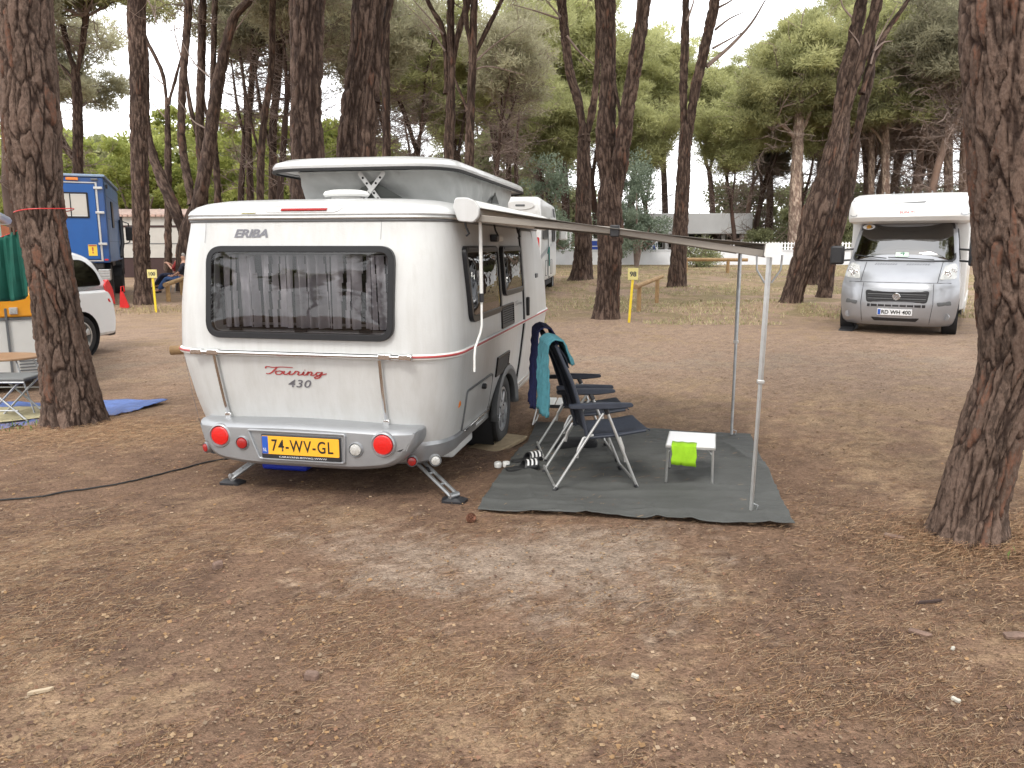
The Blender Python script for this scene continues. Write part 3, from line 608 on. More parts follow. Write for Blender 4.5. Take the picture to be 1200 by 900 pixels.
def photo_tree(name, label, D, stems, group=None, top=9.5, cell=.075, depth=.022, res=.03, crown=True, m=None, foot=True, flare=.06, cat='pine tree', scale_c=1., top_crown=False):
    """stems: first is the main stem from the foot up; the others start on it. Stems leaving the frame run on up to the crown"""
    paths = []; ends = []; thr = .16 if D < 8 else .42; depth = depth if D < 8 else depth*1.25
    for k, st in enumerate(stems):
        P = pxpath(D, st, yoff=(0 if k == 0 else (.12 if k % 2 else -.1)))
        if k > 0: P[0] = (P[0][0], P[0][1]*.5)
        if st[-1][1] > 8: P[-1] = (P[-1][0], P[-1][1]*(.45 if k or len(stems) > 1 else .8))
        if k == 0 and foot:
            p0 = P[0][0]; g_ = gz(p0.x, D); P = [(Vector((p0.x, D, min(g_-.15, p0.z))), P[0][1]*1.12)]+([(p, r) for p, r in P if p.z > g_+.05])
        p1, r1 = P[-1]; p0_ = P[-2][0] if len(P) > 1 else p1-Vector((0, 0, 1)); d = (p1-p0_).normalized()
        if r1 > .035 and p1.z < top and st[-1][1] <= 8:
            n_ = 3; d = (d+Vector((0, 0, .15))).normalized()
            for j in range(1, n_+1): P.append((p1+d*(top-p1.z)/max(d.z, .5)*j/n_+Vector((.12*sin(j*2+k), .1*cos(j+k), 0)), r1*(1-.22*j)))
            ends.append(P[-1][0])
        if len(stems) > 1 and k == 0 and st[-1][1] > 8:
            q1, r_1 = P[-1]; P[-1] = (q1, r_1/.45*.8); P.append((q1+(q1-P[-2][0]).normalized()*r_1*5, r_1*.3))
        if top_crown and not (r1 > .035 and p1.z < top and st[-1][1] <= 8): ends.append(P[-1][0]+Vector((0, 0, .6)))
        paths.append(P)
    base = paths[0][0][0]; root = thing(name, label, cat, (base.x, base.y, gz(base.x, base.y)), 0, group)
    inv = Vector(root.location); paths = [[(p-inv, r) for p, r in P] for P in paths]
    bark_tubes(paths, 'trunk', m or BARK, root, cell, depth, res, seed=NT[0]*3, flare=flare, thr=thr); NT[0] += 1
    if crown:
        for j, e in enumerate(ends):
            tw, cm = CRV[(j+NT[0]) % 3]
            for nm, me in (('branches', tw), ('crown', cm)):
                o = bpy.data.objects.new(nm, me); COL.objects.link(o); o.parent = root; o.location = e-inv; o.rotation_euler = (0, 0, RNG.random()*6); s = scale_c*(.85+.3*RNG.random()); o.scale = (s, s, s)
    return root
def twigs(root, D, lines, m=None, r=.03):
    """bare side branches seen against the sky, px polylines"""
    P = []
    for ln in lines:
        pts = crspline([at(q[0], q[1], D+.05*i) for i, q in enumerate(ln)], 4); pts = [q-Vector(root.location) for q in pts]
        rr = r*(ln[0][2] if len(ln[0]) > 2 else 1); V, F = npt([(np.array(pts), np.linspace(rr, rr*.3, len(pts)))], 5); npmesh('branch', V, F, m or TWIG, root, None, True)

# --- foreground and middle trees measured on the photograph
t1 = photo_tree('pine_tree', 'thick leaning pine trunk with a red cord at the left edge', 6.98, [[(89, 500, 63), (81, 450, 56), (72, 400, 51), (61, 330, 49), (49, 260, 49), (42, 200, 52), (38, 140, 59), (35, 90, 55), (30, 0, 53)]], res=.0105, cell=.066, depth=.021, top=8.5)
t2 = photo_tree('pine_tree', 'thick pine trunk leaning right at the right edge', 4.22, [[(1132, 632, 77), (1140, 590, 72), (1151, 547, 69), (1165, 497, 67), (1182, 450, 68), (1193, 400, 78), (1195, 300, 90), (1193, 200, 96), (1189, 100, 101), (1187, 0, 104)]], res=.0085, cell=.058, depth=.017, top=7.5)
photo_tree('pine_tree', 'straight pine trunk beside the yellow pitch post on the left', 20.5, [[(170, 360, 23), (167, 330, 18), (165, 250, 18), (163, 170, 19), (162, 90, 18), (160, 0, 20)]], top=10, res=.03)
a = photo_tree('pine_tree', 'forked pine behind the two seated people with three curved stems', 26, [[(220, 350, 23), (219, 300, 24), (222, 268, 26)],
    [(217, 280, 18), (205, 245, 14), (190, 212, 12), (179, 180, 10), (172, 145, 8), (171, 60, 6), (165, 40, 5)], [(222, 270, 20), (234, 230, 15), (243, 185, 15), (252, 120, 14), (263, 60, 12), (275, 20, 10), (292, 0, 9)], [(225, 240, 12), (221, 215, 10), (213, 165, 9), (214, 100, 9), (218, 50, 9), (221, 0, 10)]], top=11, res=.05, crown=True)
twigs(a, 26, [[(171, 100), (165, 60), (120, 22)], [(245, 90), (225, 70), (205, 30)], [(255, 60), (280, 30), (300, 0)], [(240, 150), (225, 140), (205, 110)]])
photo_tree('pine_tree', 'big rough pine trunk standing behind the left end of the raised roof', 11.5, [[(361, 420, 40), (362, 240, 36), (362, 184, 36), (360, 130, 33), (361, 60, 34), (363, 0, 35)]], res=.02, cell=.07, depth=.024, top=10)
photo_tree('pine_tree', 'slender pine trunk touching the big trunk behind the raised roof', 13.5, [[(348, 380, 16), (347, 184, 14), (347, 90, 12), (346, 0, 13)]], res=.03, top=10.5, crown=False)
photo_tree('pine_tree', 'rough pine trunk curving right above the middle of the raised roof', 12.3, [[(408, 410, 32), (409, 185, 28), (412, 140, 26), (418, 90, 26), (425, 45, 27), (427, 0, 28)]], res=.02, cell=.07, depth=.024, top=10)
b_ = photo_tree('pine_tree', 'second pine trunk right of the rough curved one over the roof', 14, [[(428, 385, 22), (430, 185, 20), (434, 120, 19), (437, 70, 19), (441, 0, 18)], [(440, 120, 9), (447, 50, 9), (457, 0, 8)]], res=.025, top=10)
photo_tree('pine_tree', 'straight slim pine trunk beside the paired trunks over the roof', 19, [[(453, 345, 13), (453, 180, 10), (452, 100, 10), (451, 30, 11), (455, 0, 12)]], res=.035, top=10.5, crown=False)
c_ = photo_tree('pine_tree', 'many stemmed pine with upright limbs behind the raised roof', 24, [[(526, 330, 16), (526, 184, 12), (528, 130, 12), (529, 80, 9), (528, 0, 9)], [(523, 110, 7), (520, 40, 7), (503, 5, 5)], [(530, 90, 7), (537, 40, 7), (549, 0, 8)]], res=.05, top=11)
twigs(c_, 24, [[(522, 60), (500, 30), (472, 2)], [(520, 40), (495, 12), (480, -5)], [(535, 100), (545, 120), (548, 140)]])
d_ = photo_tree('pine_tree', 'branching pine trunk between many stemmed pine and the twin trunks', 22, [[(551, 335, 14), (550, 190, 11), (552, 120, 10), (554, 70, 9), (556, 0, 8)], [(552, 75, 6), (568, 40, 6), (588, 0, 5)], [(553, 60, 6), (547, 30, 6), (545, 0, 6)], [(549, 130, 5), (538, 105, 4), (533, 92, 3)]], res=.05, top=11)
twigs(d_, 22, [[(557, 72), (580, 52), (612, 30)], [(555, 82), (575, 78), (615, 88)]])
e_ = photo_tree('pine_tree', 'reddish forked pine trunk right of the white motorhome', 30, [[(681, 328, 26), (683, 300, 22), (684, 230, 18), (684, 160, 17)], [(684, 160, 12), (678, 120, 11), (669, 90, 11), (663, 50, 10), (658, 0, 11)], [(686, 165, 12), (694, 130, 9), (700, 80, 7), (701, 20, 6), (699, 0, 6)]], res=.045, top=12.5, flare=.14)
twigs(e_, 30, [[(655, 22), (635, 15), (600, 5)], [(657, 20), (640, 0)], [(664, 42), (680, 62), (698, 78)]], r=.05)
photo_tree('pine_tree', 'thick scaly pine trunk with a branch stub beside the yellow post', 17.1, [[(710, 376, 30), (713, 340, 26), (715, 300, 27), (715, 260, 30), (714, 225, 32)], [(713, 230, 27), (710, 170, 25), (712, 100, 18), (712, 40, 17), (710, 0, 23)], [(722, 235, 20), (727, 190, 20), (735, 130, 16), (745, 70, 16), (755, 0, 14)], [(729, 140, 7), (722, 110, 5), (717, 80, 4)]], res=.028, cell=.06, top=9.5, flare=.04)
f_ = photo_tree('pine_tree', 'tall double pine trunk rising above the low wooden rails', 27, [[(793, 340, 21), (795, 300, 18), (799, 240, 17), (803, 160, 17)], [(801, 170, 13), (801, 100, 10), (803, 40, 10), (804, 0, 8)], [(806, 170, 14), (814, 110, 12), (825, 60, 12), (838, 0, 12)]], res=.04, top=12, flare=.06)
twigs(f_, 27, [[(828, 78, 1.8), (855, 55), (880, 28), (897, 0)], [(835, 57), (855, 46), (870, 38)], [(805, 25), (812, 5), (814, -5)], [(838, 35), (855, 22), (872, 14)], [(840, 10), (855, 2), (862, -4)]], r=.045)
g_ = photo_tree('pine_tree', 'pine trunk leaning strongly to the right beside the silver motorhome', 20.6, [[(925, 362, 24), (932, 335, 22), (945, 295, 27), (958, 250, 34), (972, 205, 28), (984, 150, 24)], [(978, 160, 17), (988, 100, 15), (1000, 50, 15), (1010, 0, 14)], [(984, 155, 18), (1000, 100, 13), (1015, 50, 12), (1029, 0, 12)], [(1010, 110, 8), (1022, 70, 9), (1040, 35, 6), (1064, 0, 5)]], res=.028, top=10.5, flare=.05)
twigs(g_, 20.6, [[(1020, 75), (1030, 45), (1052, 5)], [(1024, 60), (1035, 50), (1046, 48)], [(1010, 60), (1005, 48), (995, 35)], [(998, 20), (988, 8), (985, -5)]])
photo_tree('pine_tree', 'slimmer leaning pine behind the strongly leaning one', 23.5, [[(965, 350, 17), (972, 310, 14), (983, 260, 16), (993, 215, 18), (1002, 170, 15)], [(1002, 170, 12), (1012, 120, 10), (1020, 90, 9), (1022, 40, 8), (1028, 0, 8)]], res=.04, top=11, flare=.05)
photo_tree('pine_tree', 'dark pine trunk half hidden behind the strongly leaning one', 29, [[(952, 322, 24), (960, 280, 24), (972, 230, 22), (985, 170, 18), (990, 120, 16)]], res=.05, crown=False, flare=.05)
h_ = photo_tree('pine_tree', 'pine with fine twigs rising behind the blue truck', 34, [[(92, 330, 13), (91, 200, 11), (91, 120, 11), (88, 85, 11)], [(88, 88, 7), (78, 50, 7), (68, 0, 6)], [(90, 88, 8), (97, 50, 7), (102, 0, 7)], [(87, 95, 5), (75, 80, 4), (62, 70, 3)]], res=.06, top=12)
twigs(h_, 34, [[(80, 60), (70, 40), (60, 15)], [(96, 55), (82, 50), (70, 30)], [(92, 110), (78, 90), (64, 62)]])
i_ = photo_tree('pine_tree', 'slender forked pine between the two left trunks', 30, [[(197, 320, 9), (197, 200, 8), (196, 122, 7)], [(196, 125, 5), (190, 85, 5), (170, 42, 4), (160, 0, 4)], [(197, 122, 5), (205, 95, 4), (214, 60, 4)]], res=.06, top=12, crown=False)
twigs(i_, 30, [[(193, 100), (180, 90), (165, 78)], [(196, 140), (182, 125), (170, 110)], [(212, 66), (205, 40), (205, 20)]])
for (lab, D, px, wd, tx) in (('thin straight pine left of the group of bent stems', 31, 255, 8, 250), ('bent stem pine left of the raised roof end', 33, 293, 8, 296), ('dark bent pine stem just left of the raised roof end', 28, 305, 9, 318), ('slim pine stem close behind the left end of raised roof', 31, 320, 10, 326), ('upright pine pair stem behind the caravan roof lamp', 29, 238, 11, 236)):
    photo_tree('pine_tree', lab, D, [[(px, 330, wd), (px, 220, wd), ((px+tx)/2-3, 150, wd*.9), (tx, 80, wd*.9), (tx+2, 0, wd*.8)], [(px-1, 180, wd*.6), (px-14, 130, wd*.5), (px-22, 70, wd*.45)]], res=.06, top=12, crown=False, m=BARK)
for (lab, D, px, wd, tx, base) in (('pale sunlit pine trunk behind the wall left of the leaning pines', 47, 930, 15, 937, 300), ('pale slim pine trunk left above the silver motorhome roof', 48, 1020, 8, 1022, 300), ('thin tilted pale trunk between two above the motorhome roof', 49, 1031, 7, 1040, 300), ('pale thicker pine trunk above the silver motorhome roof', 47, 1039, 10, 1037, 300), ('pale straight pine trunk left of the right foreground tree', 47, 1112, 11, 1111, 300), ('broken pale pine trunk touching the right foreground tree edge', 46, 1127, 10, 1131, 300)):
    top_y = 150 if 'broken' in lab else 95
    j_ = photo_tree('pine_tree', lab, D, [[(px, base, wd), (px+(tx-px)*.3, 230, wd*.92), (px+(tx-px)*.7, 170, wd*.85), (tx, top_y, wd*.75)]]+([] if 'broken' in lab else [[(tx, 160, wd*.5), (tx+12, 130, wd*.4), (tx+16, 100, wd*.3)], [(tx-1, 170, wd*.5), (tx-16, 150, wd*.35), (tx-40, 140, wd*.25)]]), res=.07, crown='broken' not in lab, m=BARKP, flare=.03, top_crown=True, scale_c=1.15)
# --- variants and the wood behind
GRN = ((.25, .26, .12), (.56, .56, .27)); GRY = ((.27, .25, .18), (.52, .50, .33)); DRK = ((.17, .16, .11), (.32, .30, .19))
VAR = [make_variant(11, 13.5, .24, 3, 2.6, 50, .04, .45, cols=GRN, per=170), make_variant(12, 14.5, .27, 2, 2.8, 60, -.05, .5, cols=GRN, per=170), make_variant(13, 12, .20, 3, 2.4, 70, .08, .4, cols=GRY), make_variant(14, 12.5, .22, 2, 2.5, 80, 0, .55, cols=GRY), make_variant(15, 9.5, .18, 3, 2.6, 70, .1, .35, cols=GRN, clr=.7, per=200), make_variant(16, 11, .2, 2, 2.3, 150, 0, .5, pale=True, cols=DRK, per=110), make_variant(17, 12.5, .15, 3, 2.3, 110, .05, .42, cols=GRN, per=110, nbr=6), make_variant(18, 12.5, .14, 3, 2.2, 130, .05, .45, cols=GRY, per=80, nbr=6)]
ORD = ['leftmost', 'second from the left', 'third from the left', 'fourth from the left', 'fifth from the left', 'sixth from the left', 'seventh from the left', 'eighth from the left', 'ninth from the left', 'tenth from the left']
def ordl(lab, q, keys):      # small groups: say which one it is, counted across the picture
    return lab if len(keys) > 10 or len(keys) < 2 else ORD[sorted(keys).index(q)]+' '+lab
def row(name, lab, grp, spots):
    ks = [math.atan2(x, y) for x, y, v, s in spots]
    for (x, y, v, s) in spots: place_tree(name, VAR[v], x, y, RNG.random()*6.28, s, ordl(lab, math.atan2(x, y), ks), grp)
def px2x(px, y): return (px-600)/FPX*(y*cos(PITCH)+.4)
sp = lambda L: [(px2x(px, y), y, v, s) for px, y, v, s in L]
row('pine_tree', 'green topped pine in the wood behind the white wall', 'pines of the wood behind the white wall', sp([(590, 52, 0, 1.0), (630, 56, 1, 1.3), (665, 54, 0, 1.32), (700, 53, 4, 1.5), (735, 58, 0, 1.22), (780, 62, 1, 1.1), (835, 60, 0, 1.1), (880, 55, 4, 1.35), (900, 62, 1, 1.1), (950, 56, 0, 1.25), (990, 58, 1, 1.35), (1060, 52, 3, 1.35), (1040, 60, 0, 1.4), (860, 49, 4, .95), (760, 50, 4, 1.0), (930, 50, 4, 1.15), (1010, 50, 2, 1.0), (1085, 55, 0, 1.4), (1140, 52, 3, 1.45), (1190, 55, 1, 1.4), (1240, 52, 0, 1.4), (1105, 47, 2, 1.35), (985, 66, 1, 1.05), (1120, 64, 0, 1.1), (640, 47, 4, 1.0)]))
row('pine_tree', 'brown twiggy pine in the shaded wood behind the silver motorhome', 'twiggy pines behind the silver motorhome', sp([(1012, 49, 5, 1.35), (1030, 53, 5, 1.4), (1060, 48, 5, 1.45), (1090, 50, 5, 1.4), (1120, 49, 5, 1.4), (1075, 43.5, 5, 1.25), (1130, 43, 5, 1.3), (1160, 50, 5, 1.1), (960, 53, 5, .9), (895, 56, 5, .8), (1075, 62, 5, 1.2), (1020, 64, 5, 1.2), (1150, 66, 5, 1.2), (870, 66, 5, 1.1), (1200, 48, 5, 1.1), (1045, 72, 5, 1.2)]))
row('pine_tree', 'grey green pine between caravan roof and wall', 'pines behind the caravan roof', sp([(470, 34, 7, 1.0), (500, 40, 6, 1.05), (575, 36, 7, .95), (610, 42, 6, 1.05), (480, 48, 6, 1.1), (545, 50, 0, 1.1), (430, 44, 7, 1.1), (520, 57, 4, 1.4), (600, 60, 0, 1.2), (560, 66, 6, 1.4)]))
row('pine_tree', 'pine with brown twiggy crown behind the forked left trunks', 'twiggy crowned pines on the left', sp([(30, 30, 3, 1.1), (125, 40, 2, 1.1), (285, 33, 7, 1.1), (330, 30, 7, 1.1), (385, 40, 3, 1.1), (-40, 36, 1, 1.1)]))
row('pine_tree', 'pine standing behind the photographer', 'pines behind the photographer', [(-6, -6, 0, .9), (3, -7, 1, .9), (10, -4, 3, 1), (-13, -2, 2, 1), (-1, -14, 1, 1), (8, -15, 0, 1), (-10, -15, 3, 1), (15, 6, 2, .95), (7.9, 8.6, 0, .9), (11.8, 11.8, 1, .85), (-16, 9, 3, .9), (18, -10, 1, 1), (22, 2, 0, 1), (-20, -8, 1, 1)]+[(-38+i*10, -22-(i*7 % 9), i % 5, 1.0) for i in range(8)]+[(30+(i*5 % 7), -14+i*14, i % 4, 1.0) for i in range(3)])
# leafy light green trees and bushes on the slope at the left
def leafy_variant(seed, rx, h, n, per, cols, L=.26, W=.2):
    rng = np.random.default_rng(seed); CC = []; CR = []; tr = []
    for i in range(n):
        a = rng.random()*2*pi; q = rng.random()**.5; zz = rng.random()
        rad = rx*q*(1-.55*zz**2); CC.append((cos(a)*rad, sin(a)*rad, h*(.12+.85*zz))); CR.append(.35+.55*rng.random())
    V, F, C = blades(np.array(CC), np.array(CR), per, L, W, rng, .8, cols[0], cols[1], leaf=True)
    for i in range(7):
        c = CC[rng.integers(0, n)]; P = np.array([[0, 0, -.3], [c[0]*.2, c[1]*.2, h*.25], [c[0]*.6, c[1]*.6, c[2]*.7], c]); tr.append((P, np.array([.13, .10, .06, .02])))
    TV, TF = npt(tr, 6); tm = npmesh(None, TV, TF, TWIG, None, None, True)
    return tm, None, npmesh(None, V, F, LEAF, None, C)
LG = ((.20, .25, .06), (.55, .56, .18)); OL = ((.18, .20, .10), (.42, .42, .22)); SH = ((.12, .13, .065), (.32, .33, .17)); SI = ((.12, .16, .11), (.34, .40, .30))
LV = [leafy_variant(31, 3.2, 7.5, 70, 190, LG, .22, .16), leafy_variant(32, 3.6, 8.5, 80, 180, LG, .22, .16), leafy_variant(33, 3.4, 8, 60, 160, OL), leafy_variant(34, 1.6, 3.0, 30, 200, SH, .16, .11), leafy_variant(35, 1.8, 6.5, 36, 220, SI, .16, .08), leafy_variant(36, 1.1, 1.6, 20, 130, OL, .12, .06)]
def rowl(name, lab, grp, spots, cat='tree'):
    for (px, y, v, s) in spots: place_tree(name, LV[v], px2x(px, y), y, RNG.random()*6, s, ordl(lab, px, [q[0] for q in spots]), grp, cat=cat)
rowl('leafy_tree', 'bright yellow green leafy tree behind the blue truck and caravan', 'light green leafy trees on the left', [(px, 46+(i*37 % 11), (i % 2), .88+.28*((i*7) % 5)/4) for i, px in enumerate(range(-60, 470, 38))])
rowl('leafy_tree', 'olive green tree on the rising slope behind the light green trees', 'olive green trees on the far slope', [(px, 66+(i*29 % 17), 2, 1.1+.35*((i*3) % 4)/3) for i, px in enumerate(range(-120, 660, 42))])
rowl('leafy_tree', 'silvery green leafy tree before the white wall right of the scaly pine', None, [(745, 43.2, 4, .85)])
rowl('leafy_tree', 'silvery green leafy tree just behind the white wall at the scaly pine', None, [(733, 46.5, 4, 1.0)])
rowl('leafy_tree', 'silvery green leafy tree over the white motorhome roof', None, [(640, 42, 4, .9)])
rowl('shrub', 'dark green shrub behind the white picket fence', 'shrubs behind the picket fence', [(px, 47+(i*13 % 5), 3, .65+.4*((i*5) % 4)/3) for i, px in enumerate(range(885, 1250, 44))], 'shrub')
rowl('shrub', 'dark far undergrowth between the trunks of the wood', 'far undergrowth in the wood', [(px, 70+(i*13 % 9), 3, 2.1) for i, px in enumerate(range(430, 1300, 62)) if not 730 < px < 830], 'shrub')
rowl('shrub', 'sparse bare twigged bush before the white wall', 'sparse bushes at the wall', [(818, 42.6, 5, .95), (828, 42.2, 5, .7)], 'shrub')
# red cord tied round the left foreground trunk
mb = MB(); c0 = at(52, 247, 6.98); pts = [(c0.x+.232*cos(a), c0.y+.232*sin(a), c0.z+.02*cos(a)+.004*sin(3*a)) for a in [i*2*pi/28 for i in range(29)]]
tag(mb.tube(pts, .0045, 6).build('cord', REDP, None), 'thin red cord tied round the left foreground trunk', 'cord')
# ------------------------------------------------------------------ caravan (local x = right side, y = forward, z = up)
CA = radians(11.6); CX, CY = -1.40, 5.03
cv = thing('caravan', 'white touring caravan with raised pop up roof on brown forest floor', 'caravan', (CX, CY, 0), -CA)
def _loc(v): dx, dy = v[0]-CX, v[1]-CY; return dx*cos(CA)-dy*sin(CA), dx*sin(CA)+dy*cos(CA)
def rr(px, py, u0=0.):
    r = ray(px, py); o = _loc((0, 0)); d = (r[0]*cos(CA)-r[1]*sin(CA), r[0]*sin(CA)+r[1]*cos(CA)); t = (u0-o[1])/d[1]; return o[0]+d[0]*t, H+r[2]*t
def sd_(px, py, lat=1.):
    r = ray(px, py); o = _loc((0, 0)); d = (r[0]*cos(CA)-r[1]*sin(CA), r[0]*sin(CA)+r[1]*cos(CA)); t = (lat-o[0])/d[0]; return o[1]+d[1]*t, H+r[2]*t
PZ = [.27, .36, .60, .97, 1.30, 1.60, 1.87]; PW = [.90, .935, .975, 1.02, 1.008, .985, .955]; PR = [.20, .15, .075, .0, .02, .065, .13]; PF = [4.0, 4.1, 4.25, 4.35, 4.28, 4.12, 3.95]
Wd = lambda z: float(np.interp(z, PZ, PW)); UR = lambda z: float(np.interp(z, PZ, PR)); UF = lambda z: float(np.interp(z, PZ, PF))
def smooth_prof(z):     # small smoothing of the profile
    return [sum(f(z+d) for d in (-.06, -.03, 0, .03, .06))/5 for f in (Wd, UR, UF)]
def cring(z, w=None, ur=None, uf=None, rr_=.36, rf=.5, n=9):
    a, b, c = smooth_prof(z); w = w or a; ur = b if ur is None else ur; uf = uf or c
    pts = rpoly([(-w, ur), (w, ur), (w, uf), (-w, uf)], [rr_, rr_, rf, rf], n); return [(x, y, z) for x, y in pts]
def Rm(x, z, o): return Vector((x, smooth_prof(z)[1]-o, z))
def Sm(u, z, o): return Vector((smooth_prof(z)[0]+o, u, z))
zs = [.27+i*(1.86-.27)/26 for i in range(27)]
mb = MB(); mb.loops([cring(z) for z in zs], True, True, True); body = mb.build('body', HAMMER, cv)
def boolean_cut(o, cutter):
    m = o.modifiers.new('b', 'BOOLEAN'); m.object = cutter; m.operation = 'DIFFERENCE'; m.solver = 'EXACT'; bpy.context.view_layer.update()
    me = bpy.data.meshes.new_from_object(o.evaluated_get(bpy.context.evaluated_depsgraph_get())); o.modifiers.clear(); old = o.data; o.data = me; me.materials.clear(); me.materials.append(old.materials[0]); bpy.data.objects.remove(cutter)
    me.polygons.foreach_set('use_smooth', [True]*len(me.polygons)); me.set_sharp_from_angle(angle=radians(32))
WU, WZ = 1.95, .24
cut = MB().lathe([(.40, .60), (.40, 1.4)], 32, Matrix.Translation((0, WU, WZ+.02))).build('cut', HAMMER, None); cut.parent = cv
boolean_cut(body, cut)
cut = bev(MB().box(-.615, .61, -.3, .34, 1.125, 1.63).build('cut', HAMMER, None, False), .04, 3); cut.parent = cv; boolean_cut(body, cut)
# wheel housing, wheel, arch
MB().lathe([(.398, .62), (.398, .93)], 32, Matrix.Translation((0, WU, WZ+.02)), 1).build('wheel_housing', DARKIN, cv, fix=False)
mb = MB(); hs = []
for (dx, k) in ((.0, 1.0), (.055, 1.02), (.065, .93), (.045, .82), (-.03, .80)):
    hs.append([(Wd(.45)+dx-.01, WU+.46*k*cos(a), WZ+.39*k*sin(a)+.0) for a in [radians(-2+i*184/20) for i in range(21)]])
mb.loops(hs, False); o = mb.build('wheel_arch', GREYP, cv); sol = o.modifiers.new('s', 'SOLIDIFY'); sol.thickness = .012
def wheel(parent, x, y, z, r, wd, rimr, sign=1, rim_m=SILVER, spokes=5, name='wheel', rz=0.):
    """wheel with its axle along local x; sign=+1: visible face towards +x"""
    M = Matrix.Translation((x, y, z)) @ Matrix.Rotation(rz, 4, 'Z') @ Matrix.Scale(sign, 4, (1, 0, 0))
    h = wd/2; spw = 1.25/spokes; mb = MB().lathe(caps=0, n=40, M=M, prof=[(rimr, -h*.8), (r*.93, -h), (r, -h*.75), (r, h*.75), (r*.975, h*.92), (r*.93, h), (rimr*1.12, h), (rimr, h*.85)])
    ty = mb.build(name, BLACKR, parent)
    mb = MB()
    for j in range(44):       # tread blocks
        for s in (-1, 1):
            a = 2*pi*j/44+s*.04; mb.add([M @ Vector((s*h*(.15+.55*q[0]), (r+.004)*cos(a+q[1]*.09), (r+.004)*sin(a+q[1]*.09))) for q in ((0, 0), (1, 0), (1, 1), (0, 1))], [(0, 1, 2, 3)])
    t = mb.build('tread', BLACKR, ty, False, False); t['kind'] = 'stuff'
    mb = MB().lathe([(rimr, h*.9), (rimr*.90, h*.92), (rimr*.86, h*.55), (rimr*.84, h*.2)], 30, M, 0).lathe([(rimr*.30, h*.3), (rimr*.28, h*.75), (rimr*.24, h*.86), (0, h*.88)], 24, M)
    for j in range(spokes):
        a = 2*pi*j/spokes; A = Matrix.Rotation(a, 4, 'X')
        o = rpoly([(-.13*rimr, .22*rimr), (.13*rimr, .22*rimr), (spw*rimr, .9*rimr), (-spw*rimr, .9*rimr)], .03*rimr, 3)
        mb.loops([[M @ A @ Vector((xx, p, q)) for p, q in o] for xx in (h*.45, h*.78)]+[[M @ A @ Vector((h*.82, p*.8, q)) for p, q in o]], True, False, True)
    mb.build('rim', rim_m, ty); MB().lathe([(rimr*.95, h*.25), (0, h*.26)], 24, M).build('brake_disc', BLACKP, ty)
    mb = MB()
    for j in range(5):
        a = 2*pi*j/5+.3; mb.lathe([(rimr*.05, h*.6), (rimr*.05, h*.86), (0, h*.88)], 6, M @ Matrix.Translation((0, rimr*.36*cos(a), rimr*.36*sin(a))))
    mb.build('wheel_nuts', BLACKP, ty)['kind'] = 'stuff'
    return ty
wheel(cv, .86, WU, WZ, .315, .185, .20, 1, SILVER, 8)
wheel(cv, -.82, WU, WZ, .315, .185, .20, -1, SILVER, 8)
MB().tube([(-.8, WU, WZ), (.8, WU, WZ)], .035, 8).build('axle', STEEL, cv)
for s in (-.42, .42): bev(MB().box(s-.03, s+.03, .3, 5.2, .19, .27).build('chassis_rail', STEEL, cv), .006)
bev(MB().box(-.8, .8, .55, 3.9, .268, .30).build('floor_panel', DARKIN, cv), .01)
MB().tube([(.42, 4.6, .22), (.0, 5.6, .3), (-.42, 4.6, .22)], .03, 8).build('drawbar', STEEL, cv)
bev(MB().box(.60, .78, .9, 1.5, .06, .265).build('underfloor_bracket', WHITEP, cv), .02)
# roof cap, gutter
mb = MB(); rg = []
for (z, k, r1) in ((1.868, .0, .36), (1.885, -.012, .36), (1.91, .0, .36), (1.94, .03, .36), (1.965, .08, .38), (1.985, .16, .40), (1.998, .28, .42), (2.006, .45, .45), (2.010, .62, .3)):
    a, b, c = smooth_prof(1.86); rg.append(cring(z, a-k+.005, b+k*1.1, c-k*1.1, r1*(1-k*.5), .5*(1-k*.6)))
mb.loops(rg, True, False, True); roof = mb.build('roof', WHITE, cv)
def hoop(name, z, off, rad, m, sqz=1., w0=None):
    r = cring(z); cxy = (0, 2.1); P = []
    k = len(r)
    for i in range(k):
        a = Vector(r[i-1]); b = Vector(r[(i+1) % k]); t = (b-a); t = t.normalized() if t.length > 1e-6 else Vector((1, 0, 0)); P.append(Vector(r[i])+Vector((t.y, -t.x, 0))*off)
    # closed sweep with a small rectangular/round section
    rings = []
    for j in range(8):
        a = 2*pi*j/8; rings.append([(p+((p-Vector((0, 2.1, z))).normalized()*0)+Vector((0, 0, rad*sqz*sin(a)))+(Vector((Vector(r[(i+1) % k]).y-Vector(r[i-1]).y, -(Vector(r[(i+1) % k]).x-Vector(r[i-1]).x), 0)).normalized()*rad*cos(a))) for i, p in enumerate(P)])
    mb = MB(); n = k; v = [q for rg_ in rings for q in rg_]; f = []
    for j in range(8):
        for i in range(n): f.append((j*n+i, j*n+(i+1) % n, ((j+1) % 8)*n+(i+1) % n, ((j+1) % 8)*n+i))
    mb.add(v, f); return mb.build(name, m, cv)
hoop('gutter_rail', 1.862, .008, .013, ALU, 1.0); hoop('gutter_seal', 1.843, .004, .007, GREYP, 1.3)
hoop('belt_rail', .972, .006, .015, WHITEP, 1.3); hoop('red_stripe', .975, .016, .0085, REDT, 1.0)
MB().tube([(-.74, -.028, .978), (.74, -.028, .978)], .016, 10).build('chrome_bar', CHROME, cv)
for x in (-.74, .74, -.62, .60):
    bev(MB().box(x-.045, x+.045, -.045, -.005, .958, .998).build('bar_bracket', CHROME, cv), .008)
